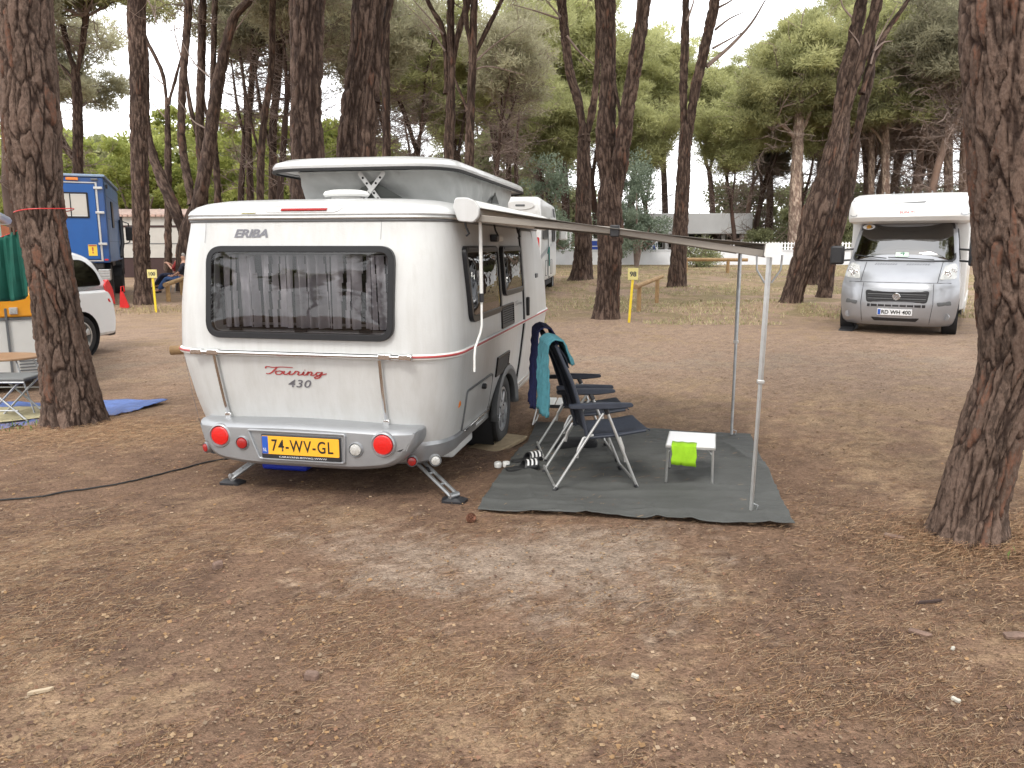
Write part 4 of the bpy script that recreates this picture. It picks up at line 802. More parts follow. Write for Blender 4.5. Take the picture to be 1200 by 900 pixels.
for (x0, z0, x1, z1) in ((-.62, .955, -.60, .53), (.56, .955, .56, .53)):
    P = [Rm(x0+(x1-x0)*t, z0+(z1-z0)*t, .018) for t in (0, .25, .5, .75, 1)]; h_ = MB().tube(P, .014, 8).build('grab_rail', CHROME, cv); bev(MB().box(x1-.022, x1+.022, P[-1].y-.016, P[-1].y+.03, z1-.03, z1+.012).build('rail_end', CHROME, h_), .005)
# silver corner skirts
mb = MB(); full = cring(.34)
def skirt(side):
    A = []
    for (z, o) in ((.19, -.05), (.19, .0), (.215, .030), (.27, .036), (.34, .022), (.38, -.01)):
        r = cring(z); k = len(r); q = []
        for i in range(k):
            a = Vector(r[i-1]); b = Vector(r[(i+1) % k]); t = (b-a).normalized(); p = Vector(r[i])+Vector((t.y, -t.x, 0))*o; q.append(p)
        idx = [i for i in range(k) if r[i][1] < .62 and r[i][0]*side > .30]
        idx.sort(key=lambda i: math.atan2(r[i][1]-.6, r[i][0]*side)); A.append([q[i]+Vector((0, 0, (.38-z)/.19*.07*min(1, max(0, (q[i].y-.12)/.45)))) for i in idx])
    # extend straight along the rear and the side
    A = [[Vector((.52*side, a[0].y, a[0].z))]+a+[Vector((a[-1].x, .98, a[-1].z+.0))] for a in A]
    mb = MB(); mb.loops(A, False); return mb.build('corner_skirt', SILVER, cv)
for s in (1, -1): skirt(s)
for s in (1, -1): bev(MB().box(min(s*.885, s*.925), max(s*.885, s*.925), .98, 1.48, .262, .30).build('side_sill', ALU, cv), .006); bev(MB().box(min(s*.885, s*.925), max(s*.885, s*.925), 2.42, 3.8, .262, .30).build('side_sill', ALU, cv), .006)
def lamp(x, z, r, m, y, name, nx=0., house=SILVER, dep=.05):
    M = Matrix.Translation((x, y, z)) @ Matrix.Rotation(-pi/2+nx, 4, 'Z')
    h = MB().lathe([(r*1.28, -.01), (r*1.26, dep*.35), (r*1.14, dep*.5), (r*1.04, dep*.3), (r*1.0, dep*.1)], 30, M).build('lamp_surround', house, cv)
    l = MB().lathe([(r*1.02, dep*.1), (r*1.0, dep*.42), (r*.9, dep*.55), (r*.5, dep*.62), (0, dep*.64)], 30, M).build(name, m, h)
    return l
# bumper
bo = rpoly([(-.80, .50), (-.62, .505), (0, .525), (.62, .505), (.81, .50), (.80, .40), (.66, .245), (.38, .215), (-.38, .215), (-.66, .245), (-.79, .40)], [.03, .3, .3, .3, .03, .08, .1, .1, .1, .1, .08], 5)[::-1]
BUM = lambda x, z, o: Vector((x, .10-o+.10*abs(x/.8)**6, z))
mb = MB(); mb.loops([[BUM(x, z, -.08) for x, z in bo], [BUM(x, z, .13) for x, z in bo], [BUM(x, z, .165) for x, z in inset(bo, -.012)], [BUM(x, z, .185) for x, z in inset(bo, -.035)]], True, False, False)
c_in = inset(bo, -.035)
if abs(max(p[0] for p in c_in)) > .82: c_in = inset(bo, .035); mb = MB(); mb.loops([[BUM(x, z, -.08) for x, z in bo], [BUM(x, z, .13) for x, z in bo], [BUM(x, z, .165) for x, z in inset(bo, .012)], [BUM(x, z, .185) for x, z in inset(bo, .035)]], True, False, False)
mb.loops([[BUM(x, z, .185) for x, z in c_in], [BUM(x*.97, .36+(z-.36)*.6, .187) for x, z in c_in], [BUM(x*.94, .36, .187) for x, z in c_in]]); bumper = mb.build('bumper', SILVER, cv)
yb = -.088
for (px, py, r, m, nm) in ((257, 511, .064, REDL, 'tail_light'), (284, 519, .038, REDL2, 'fog_light'), (417, 527, .040, CLEARL, 'reversing_light'), (448, 522, .066, REDL, 'tail_light')):
    x, z = rr(px, py, yb); lamp(x, z, r, m, yb+.012+.10*abs(x/.8)**6, nm)
for (px, py, r, m, u0, nx, nm) in ((244, 524, .030, REDL2, .08, -.45, 'side_lamp'), (483, 540, .030, REDL2, .10, .25, 'side_lamp'), (510, 539, .032, CLEARL, .13, .45, 'reversing_light')):
    x, z = rr(px, py, u0); lamp(x, z, r, m, u0, nm, nx)
# number plate in its recess
px0, pz0 = rr(309, 527, yb); px1, pz1 = rr(398, 508, yb); pz0, pz1 = .312, .438
Bm = lambda x, z, o: Vector((x, yb-o, z))
ring(MB(), rpoly([(px0-.10, pz1+.05), (px0-.03, pz0-.05), (px1+.03, pz0-.05), (px1+.04, pz1+.05)][::-1], .03, 4), .028, Bm, -.005, .018).build('plate_recess_rim', SILVER, cv) if False else None
o_ = rpoly([(px0-.035, pz0-.045), (px1+.035, pz0-.045), (px1+.045, pz1+.035), (px0-.115, pz1+.035)], .025, 4); mb = MB(); ring(mb, o_, .014, Bm, -.005, .014); mb.build('plate_recess_rim', SILVER, cv)
holder = panel(MB(), rrect(px0-.006, px1+.006, pz0-.03, pz1+.006, .006, 2), Bm, .0, .016).build('number_plate_holder', BLACKP, cv)
pl_ = panel(MB(), rrect(px0, px1, pz0, pz1-.002, .008, 3), Bm, .016, .020, .001).build('number_plate', PLATEY, cv)
panel(MB(), rrect(px0+.002, px0+.046, pz0+.002, pz1-.004, .004, 2), Bm, .0202, .0212, .0005).build('blue_band', PLATEB, pl_)
text('country_letters', 'NL', px0+.010, px0+.036, pz0+.018, pz0+.042, Bm, WHITET, pl_, .0225)
text('registration', '74-WV-GL', px0+.072, px1-.040, pz0+.022, pz1-.022, Bm, BLACKT, pl_, .0215, bold=.012, spacing=1.15)
text('holder_lettering', 'CARAVANS-BOVAG-WWW', px0+.12, px1-.09, pz0-.022, pz0-.010, Bm, WHITET, holder, .0175)
# rear window: frame, curtain behind tinted acrylic, pane
wx0, wx1, wz0, wz1 = -.665, .66, 1.075, 1.68
fr = ring(MB(), rrect(wx0, wx1, wz0, wz1, .11, 8), .042, Rm, .0, .036).build('rear_window_frame', FRAMEB, cv)
MB().add([(x, y, z) for y in (.10, .335) for x, z in ((-.61, 1.13), (.605, 1.13), (.605, 1.625), (-.61, 1.625))], [(4, 5, 6, 7), (0, 1, 5, 4), (1, 2, 6, 5), (2, 3, 7, 6), (3, 0, 4, 7)]).build('window_interior', DARKIN, fr, False, False)
V = []; F = []; nx_, nz_ = 240, 8
rc_ = random.Random(4); drop = set(); q_ = 0
while q_ < 240:
    q_ += rc_.randint(5, 15); g_ = rc_.randint(1, 4); drop |= set(range(q_, q_+g_)); q_ += g_
for j in range(nz_+1):
    for i in range(nx_+1):
        x = -.605+1.205*i/nx_; z = 1.132+.49*j/nz_; f = .5+.5*sin(x*52+4*sin(x*6)+1.2*sin(x*17)+.6*sin(z*4+x*11)+(1.6-z)*1.6*sin(x*13)); g2 = .5+.5*sin(x*131+z*2); sag = -.012*sin((x-wx0)*9)*(j == nz_)
        V.append(Vector((x, .205-.075*f-.012*g2, z+sag*.0)))
for j in range(nz_):
    for i in range(nx_):
        a = j*(nx_+1)+i
        if (i+int(.8*j*sin(i*.06))) not in drop: F.append((a, a+1, a+nx_+2, a+nx_+1))
cu = MB(); cu.add(V, F); cu.build('curtain', CURT, fr, True, False)
dome(MB(), rrect(wx0+.038, wx1-.038, wz0+.038, wz1-.038, .085, 8), Rm, .032, .046, 4, 5).build('rear_window_pane', GLASSD, fr)
bev(MB().box(wx0+.10, wx1-.10, Rm(0, wz1, .034).y, Rm(0, wz1, 0).y, wz1-.022, wz1-.004).build('window_hinge_strip', BLACKP, fr), .004)
for x in (-.45, .02, .47): bev(MB().box(x-.045, x+.045, Rm(0, wz0+.06, .030).y, Rm(0, wz0+.06, .012).y, wz0+.05, wz0+.068).build('window_catch', BLACKP, fr), .004)
# lettering on the back
x0, z0 = rr(274, 279, .09); x1, z1 = rr(313, 268, .09)
text('maker_badge', 'ERIBA', x0, x1, z0+.004, z1-.002, Rm, GREYT, cv, .004, .25, .035, .95)
x0, z0 = rr(313, 446, .04); x1, z1 = rr(384, 430, .04); S = []
for s in ([(0, 44), (8, 54), (30, 50), (60, 54), (104, 52)], [(46, 52), (36, 38), (22, 20), (10, 12), (0, 14)], [(52, 31), (39, 26), (38, 13), (50, 10), (61, 19), (60, 28), (52, 31), (66, 27)], [(72, 31), (66, 18), (72, 11), (84, 18), (93, 31), (87, 15), (94, 11), (106, 20)],
          [(106, 20), (114, 32), (124, 27), (119, 14), (127, 11), (136, 18), (143, 30), (138, 16), (144, 11), (152, 17)], [(152, 17), (160, 31), (153, 11)], [(155, 20), (168, 31), (172, 24), (167, 12), (176, 12), (184, 17)], [(205, 30), (193, 29), (186, 18), (194, 11), (205, 22), (210, 31), (200, 4), (186, -6), (180, 0), (200, 12), (226, 24)], [(146, 40), (149, 41)]):
    S.append([(x0+(a+2)/228*(x1-x0), z1-.004-(56-b)/62*.075-.0) for a, b in s])
strokes('model_script', S, Rm, REDT, cv, .0105, .004)
x0, z0 = rr(338, 453, .04); x1, z1 = rr(365, 446, .04); text('model_number', '430', x0, x1, z0-.004, z1+.004, Rm, GREYT, cv, .004, .3, .01, 1.1)
for (x0, z0, z1) in ((-.70, 1.70, 1.84), (.55, 1.72, 1.84), (-.86, .40, .93)): MB().tube([Rm(x0, z0+(z1-z0)*t, .0005) for t in (0, .5, 1)], .0014, 4).build('panel_seam', GREYT, cv)
# roof furniture
RBm = lambda x, z, o: Vector((x, smooth_prof(1.86)[1]+1.1*float(np.interp(z, [1.868, 1.885, 1.91, 1.94, 1.965, 1.985], [0, -.012, 0, .03, .08, .16]))-o, z))
bo2 = rpoly([(-.25, 1.892), (.25, 1.892), (.31, 1.948), (-.31, 1.948)][::1], .03, 4); mb = MB(); ring(mb, bo2, .012, RBm, -.01, .005); mb.build('brake_light_recess', WHITE, cv)
x0, z0 = rr(332, 249, .15); x1, z1 = rr(385, 243, .15); panel(MB(), rrect(x0, x1, 1.906, 1.923, .006, 3), RBm, -.01, .014, .003).build('brake_light', REDL2, cv)
bev(panel(MB(), rrect(-.43, -.33, 1.895, 1.932, .004, 2), RBm, -.01, .006, .001).build('round_sticker', PLATEW, cv), .001); panel(MB(), rrect(-.43, -.33, 1.892, 1.898, .001, 1), RBm, .004, .0075, .0005).build('sticker_stripe', YELW, cv)
mb = MB(); mb.loops([[(.10+r*cos(a), .62+r*.8*sin(a), z) for a in [2*pi*i/32 for i in range(32)]] for r, z in ((.11, 1.99), (.11, 2.02), (.155, 2.022), (.168, 2.037), (.155, 2.058), (.11, 2.068), (.04, 2.071))], True, False, True); mb.build('roof_vent', WHITEP, cv)
# pop-up roof: canvas, lid
LW, LU0, LU1, LZ = .77, .93, 4.15, 2.25
def lring(w, u0, u1, z, r=.42, n=8, wob=None, tilt=0.):
    p = rpoly([(-w, u0), (w, u0), (w, u1), (-w, u1)], [r, r, r, r], n); return [(x, y, z+tilt*(y-1)) for x, y in p]
def dense(pts, step=.03):
    out = []
    for i in range(len(pts)):
        a = Vector(pts[i]); b = Vector(pts[(i+1) % len(pts)]); k = max(1, int((b-a).length/step)); out += [a.lerp(b, j/k) for j in range(k)]
    return out
base = dense(lring(.63, 1.30, 3.85, 2.0, .22)); mb = MB(); rg = []; per = len(base)
for j in range(15):
    t = j/14.; ring_ = []
    for i, p in enumerate(base):
        d = Vector((p.x, p.y-2.5, 0)).normalized(); fold = .018*sin(i*.35+5*t)*sin(pi*t)+.055*(t**1.5)+.010*sin(i*1.1+9*t)+.014*math.sin(i*.13)*sin(pi*t)-.03*sin(pi*min(1, t*1.6))*(.5+.5*sin(i*.09))
        q = p+d*fold; q.z = 1.998+t*(LZ-1.998+.012); ring_.append(q)
    rg.append(ring_)
mb.loops(rg); mb.build('tent_canvas', CANVAS, cv)
mb = MB(); tl = 0.
mb.loops([lring(LW-.06, LU0+.06, LU1-.06, LZ+.006), lring(LW, LU0, LU1, LZ), lring(LW+.006, LU0-.006, LU1+.006, LZ+.028), lring(LW-.01, LU0+.012, LU1-.012, LZ+.06), lring(LW-.06, LU0+.07, LU1-.07, LZ+.085), lring(LW-.18, LU0+.2, LU1-.2, LZ+.103, .36), lring(LW-.4, LU0+.5, LU1-.5, LZ+.112, .25)], True, False, True)
lid = mb.build('roof_lid', WHITE, cv)
mb = MB(); mb.loops([lring(LW-.05, LU0+.05, LU1-.05, LZ+.01), lring(LW-.3, LU0+.3, LU1-.3, LZ+.03, .3)], True, False, True); mb.build('lid_lining', WHITEP, lid, True)
mb = MB(); mb.loops([lring(LW-.012, LU0+.012, LU1-.012, LZ-.004), lring(LW-.012, LU0+.012, LU1-.012, LZ-.014), lring(LW+.008, LU0-.008, LU1+.008, LZ-.012), lring(LW+.012, LU0-.012, LU1+.012, LZ+.004), lring(LW-.002, LU0+.002, LU1-.002, LZ+.012)]); mb.build('lid_seal', BLACKR, lid)
yc = 1.225
def strap(a, b, y, w_=.017, nm='scissor_strut'):
    a = Vector((a[0], y, a[1])); b = Vector((b[0], y, b[1])); d = (b-a).normalized(); n_ = Vector((d.z, 0, -d.x)); L = (b-a).length; mb = MB(); o = []
    for i in range(9): t = pi/2+pi*i/8; o.append(a+d*cos(t)*w_+n_*sin(t)*w_)
    for i in range(9): t = -pi/2+pi*i/8; o.append(b+d*cos(t)*w_+n_*sin(t)*w_)
    mb.loops([[p+Vector((0, .003, 0)) for p in o], [p-Vector((0, .003, 0)) for p in o]], True, True, True); s_ = mb.build(nm, ALU, cv)
    for k in (.14, .33, .67, .86):
        c = a+d*L*k; MB().loops([[c+Vector((.0095*cos(t), -.0036, .0095*sin(t))) for t in [2*pi*i/14 for i in range(14)]], [c+Vector((.0095*cos(t), -.0040, .0095*sin(t))) for t in [2*pi*i/14 for i in range(14)]]], True, False, True).build('strut_hole', DARKIN, s_)
xa, za = rr(424, 226, yc); xb, zb = rr(450, 190, yc); xc, zc = rr(447, 226, yc); xd, zd = rr(422, 190, yc)
strap((xa, 2.015), (xb, 2.235), yc-.022); strap((xc, 2.015), (xd, 2.235), yc-.012)
g0 = ((xa+xb)/2, 2.10); tri = MB()
for pts in ([(g0[0]-.24, 2.055), (g0[0]+.24, 2.05), (g0[0]+.0, 2.185)],): tri.add([(x, 1.232, z) for x, z in pts]+[(x, 1.228, z) for x, z in pts], [(0, 1, 2), (5, 4, 3), (0, 3, 4, 1), (1, 4, 5, 2), (2, 5, 3, 0)])
tri.build('canvas_gauze_panel', CANVASD, cv)
for (u, wdd) in ((2.9, .16),):
    tri = MB(); tri.add([(.668, u-wdd, 2.09), (.668, u+wdd, 2.09), (.668, u, 2.19), (.660, u-wdd, 2.09), (.660, u+wdd, 2.09), (.660, u, 2.19)], [(0, 1, 2), (5, 4, 3), (0, 3, 4, 1), (1, 4, 5, 2), (2, 5, 3, 0)]); tri.build('canvas_gauze_panel', CANVASD, cv)
# right side: windows, door, vents, hatch
def side_window(u0, u1, z0, z1, sk=0.):
    o = rpoly([(u0+sk, z0), (u1, z0), (u1, z1), (u0, z1)], .085, 7); f = ring(MB(), o, .045, Sm, .0, .032).build('side_window_frame', FRAMEB, cv)
    panel(MB(), inset(o, .03), Sm, .0, .003, .001).build('window_interior', DARKIN, f)
    dome(MB(), inset(o, .04), Sm, .024, .044, 4, 4).build('side_window_pane', GLASSS, f)
    bev(MB().box(Wd(z1)+.0, Wd(z1)+.038, u0+.08, u1-.08, z1-.03, z1-.008).build('window_hinge_strip', BLACKP, f), .004)
side_window(.47, 1.50, 1.15, 1.68, .06); side_window(1.64, 2.46, 1.265, 1.68)
def vent(u0, u1, z0, z1):
    o = rrect(u0, u1, z0, z1, .012, 3); f = ring(MB(), o, .018, Sm, .0, .014).build('vent_grille', FRAMEB, cv); panel(MB(), inset(o, .01), Sm, .0, .003, .001).build('vent_back', DARKIN, f)
    n = 8
    for i in range(n):
        z = z0+.018+(z1-z0-.036)*(i+.5)/n; b = Sm(0, z, 0).x; mb = MB(); mb.add([(b+.002, u0+.015, z+.006), (b+.012, u0+.015, z-.001), (b+.012, u0+.015, z-.005), (b+.002, u1-.015, z+.006), (b+.012, u1-.015, z-.001), (b+.012, u1-.015, z-.005)], [(0, 3, 4, 1), (1, 4, 5, 2)]); mb.build('slat', FRAMEB, f, False)
vent(1.57, 2.06, 1.0, 1.19); vent(1.50, 1.98, .60, .77)
du0, du1, dz0, dz1 = 2.56, 3.18, .34, 1.82
o = rpoly([(du0, dz0), (du1, dz0), (du1, dz1), (du0, dz1)], [.03, .03, .09, .09], 6); mb = MB(); rg = []
for i in range(41):
    z = dz0+(dz1-dz0)*i/40; k_ = .07*max(0, (i-36)/4)**2; rg.append([Sm(du0+k_, z, 0), Sm(du0+k_, z, .014), Sm(du0+k_+.008, z, .020), Sm(du1-k_-.008, z, .020), Sm(du1-k_, z, .014), Sm(du1-k_, z, 0)])
mb.loops(rg, False); dr = mb.build('door', HAMMER, cv)
def dens(o, st=.04):
    out = []
    for i in range(len(o)):
        a = Vector(o[i]); b = Vector(o[(i+1) % len(o)]); k = max(1, int((b-a).length/st)); out += [tuple(a.lerp(b, j/k)) for j in range(k)]
    return out
ring(MB(), dens(inset(o, -.026)), .030, Sm, -.002, .014).build('door_seal', FRAMEB, cv)
bev(MB().box(Wd(1.1)+.018, Wd(1.1)+.05, du0+.035, du0+.075, 1.02, 1.20).build('door_handle', BLACKP, dr), .01)
for z in (1.38, .60): bev(MB().box(Wd(z)+.002, Wd(z)+.032, du1-.03, du1+.09, z-.022, z+.022).build('door_hinge', GREYP, dr), .006)
bev(MB().box(.92, .965, 2.50, 3.25, .345, .375).build('door_sill', ALU, cv), .005)
ho = rpoly([(.56, .345), (1.38, .345), (1.38, .665), (.56, .665)], .05, 5); hh_ = []
for i in range(11):
    z = .361+.288*i/10; k_ = .03*(max(0, abs(i-5)-3)/2)**2; hh_.append([Sm(.576+k_, z, 0), Sm(.58+k_, z, .011), Sm(1.36-k_, z, .011), Sm(1.364-k_, z, 0)])
mb = MB(); mb.loops(hh_, False); ht = mb.build('service_hatch', HAMMER, cv); ring(MB(), dens(ho), .014, Sm, .0, .012).build('hatch_rim', GREYP, ht)
MB().lathe([(.022, 0), (.022, .03), (.016, .036), (0, .036)], 14, Matrix.Translation(Sm(1.02, .615, .008))).build('hatch_knob', BLACKP, ht)
bev(MB().box(Wd(.37)+.01, Wd(.37)+.026, .60, 1.34, .352, .366).build('hatch_lower_clip', CHROME, ht), .004)
u_, z_ = sd_(547, 461, .97); MB().lathe([(.030, 0), (.030, .012), (.02, .016), (0, .017)], 18, Matrix.Translation((.955, .40, .60)) @ Matrix.Rotation(-.55, 4, 'Z')).build('side_reflector', ORANGEL, cv)
bev(MB().box(Wd(1.74)-.002, Wd(1.74)+.055, 1.38, 1.62, 1.715, 1.765).build('awning_lamp', WHITEP, cv), .012); bev(MB().box(Wd(1.74)-.002, Wd(1.74)+.058, 1.372, 1.46, 1.712, 1.768).build('awning_lamp_base', BLACKP, cv), .01)
strokes('side_script', [[(2.14+(a)/228*.36, 1.14+b/62*.05) for a, b in s] for s in ([(0, 44), (8, 54), (30, 50), (60, 54), (104, 52)], [(46, 52), (36, 38), (22, 20), (10, 12), (0, 14)], [(52, 31), (38, 13), (50, 10), (61, 19), (52, 31), (72, 31), (72, 11), (93, 31), (94, 11), (114, 32), (119, 14), (143, 30), (144, 11), (160, 31), (153, 11), (168, 31), (167, 12), (205, 30), (186, 18), (205, 22), (200, 4), (186, -6), (226, 24)])], Sm, GREYT, cv, .006, .003)
# rear corner steadies
def steady(px, py, topx, topy_u):
    p = G(px, py); lx, ly = _loc((p.x, p.y)); zf = gh(p.x, p.y)+.01; T = Vector((topx, topy_u, .245)); B = Vector((lx, ly, zf+.035)); d = (B-T); n_ = Vector((d.y, -d.x, 0)).normalized()*.028
    st = MB().tube([T+n_, B+n_], .013, 6).tube([T-n_, B-n_], .013, 6).build('corner_steady', STEEL, cv)
    MB().tube([T.lerp(B, .1)+Vector((0, .18, 0)), T.lerp(B, .45)], .011, 6).build('steady_brace', BLACKP, st)
    for k in (.25, .5, .75): MB().tube([T.lerp(B, k)+n_, T.lerp(B, k)-n_], .009, 6).build('steady_rung', STEEL, st)
    MB().tube([B+n_*1.3, B-n_*1.3], .02, 10).build('steady_pivot', STEEL, st)
    mb = MB(); o = rpoly([(-.075, -.05), (.075, -.05), (.09, .05), (-.09, .05)], .02, 3); mb.loops([[(lx+x, ly+y, zf-.015) for x, y in o], [(lx+x, ly+y, zf+.004) for x, y in o], [(lx+x*.5, ly+y*.6, zf+.02) for x, y in o]], True, True, True); mb.build('steady_foot', BLACKP, st)
steady(272, 567, -.40, .35); steady(532, 588, .62, .35)
MB().lathe([(.05, -.05), (.05, .03), (.03, .045), (0, .045)], 16, Matrix.Translation((-.86, .25, .24)) @ Matrix.Rotation(2.6, 4, 'Z')).build('water_inlet', GREYP, cv)
# ------------------------------------------------------------------ awning on the caravan side
aw = thing('awning', 'wind out side awning on two poles over the grey groundsheet', 'awning', (CX, CY, 0), -CA)
cas = [(1.0, 1.845), (1.10, 1.835), (1.135, 1.87), (1.14, 1.92), (1.11, 1.965), (1.06, 1.985), (.985, 1.985), (.97, 1.93)]; cas = rpoly(cas, .015, 3)
U0, U1 = .34, 3.3
mb = MB(); mb.loops([[(x, U0+.02, z) for x, z in cas], [(x, U1, z) for x, z in cas]], True, True, True); mb.build('casing', WHITEP, aw)
mb = MB(); c2 = inset(cas, -.006) if max(p[0] for p in inset(cas, -.006)) > 1.14 else inset(cas, .006); mb.loops([[(x*1, U0-.012, z) for x, z in cas], [(x, U0-.004, z) for x, z in c2], [(x, U0+.022, z) for x, z in c2]], True, True, True); mb.build('casing_end_cap', WHITE, aw)
BL, BZ = 2.98, 1.655
V = []; F = []; n1, n2 = 24, 16
for i in range(n1+1):
    for j in range(n2+1):
        t = i/n1; u = .36+2.35*j/n2; s_ = sin(pi*t)*(.022+.045*sin(pi*j/n2)); V.append((1.12+(BL-1.12)*t, u, 1.925+(BZ+.03-1.925)*t-s_))
for i in range(n1):
    for j in range(n2): a = i*(n2+1)+j; F.append((a, a+1, a+n2+2, a+n2+1))
mb = MB(); mb.add(V, F); o = mb.build('canopy', AWNC, aw, True, False); so_ = o.modifiers.new('s', 'SOLIDIFY'); so_.thickness = .004
for u in (.40, 2.62):
    e1, e2 = Vector((1.10, u, 1.862)), Vector((2.02, u+.01, 1.775)); e3 = Vector((BL-.03, u, BZ-.025))
    mb = MB()
    for A, B in ((e1, e2), (e2, e3)):
        mb.loops([[p+Vector((0, dy, dz)) for dy, dz in ((-.014, -.022), (.014, -.022), (.014, .022), (-.014, .022))] for p in (A, B)], True, True, True)
    ra = mb.build('rafter', AWNT, aw, False); bev(ra, .004)
    bev(MB().box(e2.x-.03, e2.x+.03, u-.02, u+.03, e2.z-.038, e2.z+.036).build('rafter_joint', BLACKP, ra), .006)
bar = [(BL-.05, BZ-.04), (BL+.03, BZ-.045), (BL+.06, BZ), (BL+.04, BZ+.045), (BL-.04, BZ+.04)]; bar = rpoly(bar, .015, 3)
mb = MB(); mb.loops([[(x, .31, z) for x, z in bar], [(x, 2.74, z) for x, z in bar]], True, True, True); mb.build('front_rail', AWNT, aw)
for (ya, yb_) in ((.285, .31), (2.74, 2.765)):
    mb = MB(); c3 = [(BL+(x-BL)*1.0, BZ+(z-BZ)*1.02) for x, z in bar]; mb.loops([[(x, ya, z) for x, z in c3], [(x, yb_, z) for x, z in c3]], True, True, True); mb.build('front_rail_end_cap', WHITEP, aw)
for (px, py, ut) in ((880, 602, .35), (857, 513, 2.45)):
    p = G(px, py); lx, ly = _loc((p.x, p.y)); zf = gh(p.x, p.y)+.012; B = Vector((lx, ly, zf)); T = Vector((BL-.01, ut, BZ-.04)); mid = T.lerp(B, .48)
    lg = MB().tube([mid, B], .0125, 4 if ly < 1 else 8).build('leg', STEEL if ly > 1 else ALU, aw)
    MB().tube([T, mid], .0165, 4 if ly < 1 else 8).build('leg_upper', STEEL if ly > 1 else ALU, lg)
    bev(MB().box(mid.x-.022, mid.x+.022, mid.y-.02, mid.y+.02, mid.z-.012, mid.z+.012).build('leg_clamp', ALU, lg), .004)
    if ly > 1: MB().tube([T+Vector((0, 0, .0)), T+Vector((0, -.05, .02)), T+Vector((.0, -.14, .03))], .012, 6).build('leg_bracket', STEEL, lg)
    else:
        for s in (-1, 1): MB().tube([T+Vector((s*.075, 0, .01)), T+Vector((s*.07, 0, -.08)), T+Vector((s*.02, 0, -.16))], .006, 6).build('leg_strap', STEEL, lg)
    MB().tube([B+Vector((.03, 0, .0)), B+Vector((.04, 0, .05)), B+Vector((.01, 0, .06))], .004, 5).build('peg', STEEL, lg)
    bev(MB().box(B.x-.04, B.x+.03, B.y-.02, B.y+.02, B.z-.008, B.z+.008).build('foot', GREYP, lg), .004)
P = [sd_(562, 262, 1.11), sd_(567, 345, 1.11)]
u0 = P[0][0]
MB().tube([(1.115, u0, 1.84), (1.115, u0+.02, 1.33)], .0125, 8).build('crank_rod', WHITEP, aw)
MB().tube([(1.115, u0+.02, 1.33), (1.115, u0+.022, 1.14), (1.11, u0+.0, 1.09), (1.10, u0-.11, 1.00), (1.10, u0-.13, .94), (1.10, u0-.135, .84)], .0085, 8).build('crank_handle', WHITEP, aw)
MB().tube([(1.115, u0+.018, 1.36), (1.115, u0+.02, 1.30)], .017, 8).build('crank_collar', BLACKP, aw)
for u in (.42, 1.30, 2.2): MB().tube([(1.02, u, 1.845), (1.03, u, 1.80), (1.05, u, 1.76), (1.03, u, 1.745)], .008, 6).build('casing_hook', BLACKP, aw)
# ------------------------------------------------------------------ groundsheet and camp things
def sheet(name, corners, m, nu, nv, lift, wr, edge=.0, seed=0, th=.004, zf=None):
    """a sheet lying on the ground: bilinear patch through world corners with real wrinkles"""
    A, B, C, D = [np.array([c[0], c[1]]) for c in corners]; u = np.linspace(0, 1, nu)[None, :, None]; v = np.linspace(0, 1, nv)[:, None, None]
    P = (A*(1-u)+B*u)*(1-v)+(D*(1-u)+C*u)*v; X = P[..., 0].ravel(); Y = P[..., 1].ravel()
    e = edge*(vnoise(np.stack([X*2.3, Y*2.3, X*0+seed], 1), 3)-.5); uu = np.broadcast_to(u[..., 0], (nv, nu)).ravel(); vv = np.broadcast_to(v[..., 0], (nv, nu)).ravel()
    X = X+e*((uu < .001)+(uu > .999)); Y = Y+e*((vv < .001)+(vv > .999))
    Q = np.stack([X, Y, X*0+seed], 1); r1 = 1-np.abs(2*vnoise(Q*np.array([1.2, 5.5, 1]), 60)-1); r2 = 1-np.abs(2*vnoise(Q*np.array([3, 2, 1])+3, 61)-1); r3 = 1-np.abs(2*vnoise(Q*np.array([5, 17, 1]), 63)-1)
    Z = np.maximum(ghv(X, Y), gzv(X, Y)-.004)+lift+wr*(r1**3*.9+r2**4*.8+r3**2*.35+.35*vnoise(Q*2.2, 62))
    i = np.arange(nv-1)[:, None]*nu+np.arange(nu-1)[None]; F = np.stack([i, i+1, i+nu+1, i+nu], -1).reshape(-1, 4)
    o = npmesh(name, np.stack([X, Y, Z], 1), F, m, None, None, True); s = o.modifiers.new('s', 'SOLIDIFY'); s.thickness = th; s.offset = 1; return o
MATM = mat('grey_green_groundsheet', (.076, .078, .074), .75, 0, .14, 3, .35, 500)
c = [G(560, 600), G(932, 620), G(880, 513), G(628, 497)]
tag(sheet('groundsheet', c, MATM, 190, 150, .006, .022, .02, 5), 'dark grey green groundsheet spread under the awning', 'groundsheet')
def on_mat(p): return gh(p.x, p.y)+.02
k = 900; U_, V_ = RNG.random(k), RNG.random(k)**1.5; MX = [(c[0].x*(1-u)+c[1].x*u)*v+(c[3].x*(1-u)+c[2].x*u)*(1-v) for u, v in zip(U_, 1-V_)]; MY_ = [(c[0].y*(1-u)+c[1].y*u)*v+(c[3].y*(1-u)+c[2].y*u)*(1-v) for u, v in zip(U_, 1-V_)]
V, F, C = litter_mesh(np.array(MX), np.array(MY_), .02+.05*RNG.random(k), .0014+.001*RNG.random(k), RNG.random(k)*pi, RNG.normal(0, .2, k), pal[RNG.integers(0, 6, k)], .006)
V[:, 2] += .018; tag(npmesh('needles_on_groundsheet', V, F, littm, None, C), 'few pine needles blown over the grey groundsheet', 'pine needles', None, 'stuff')
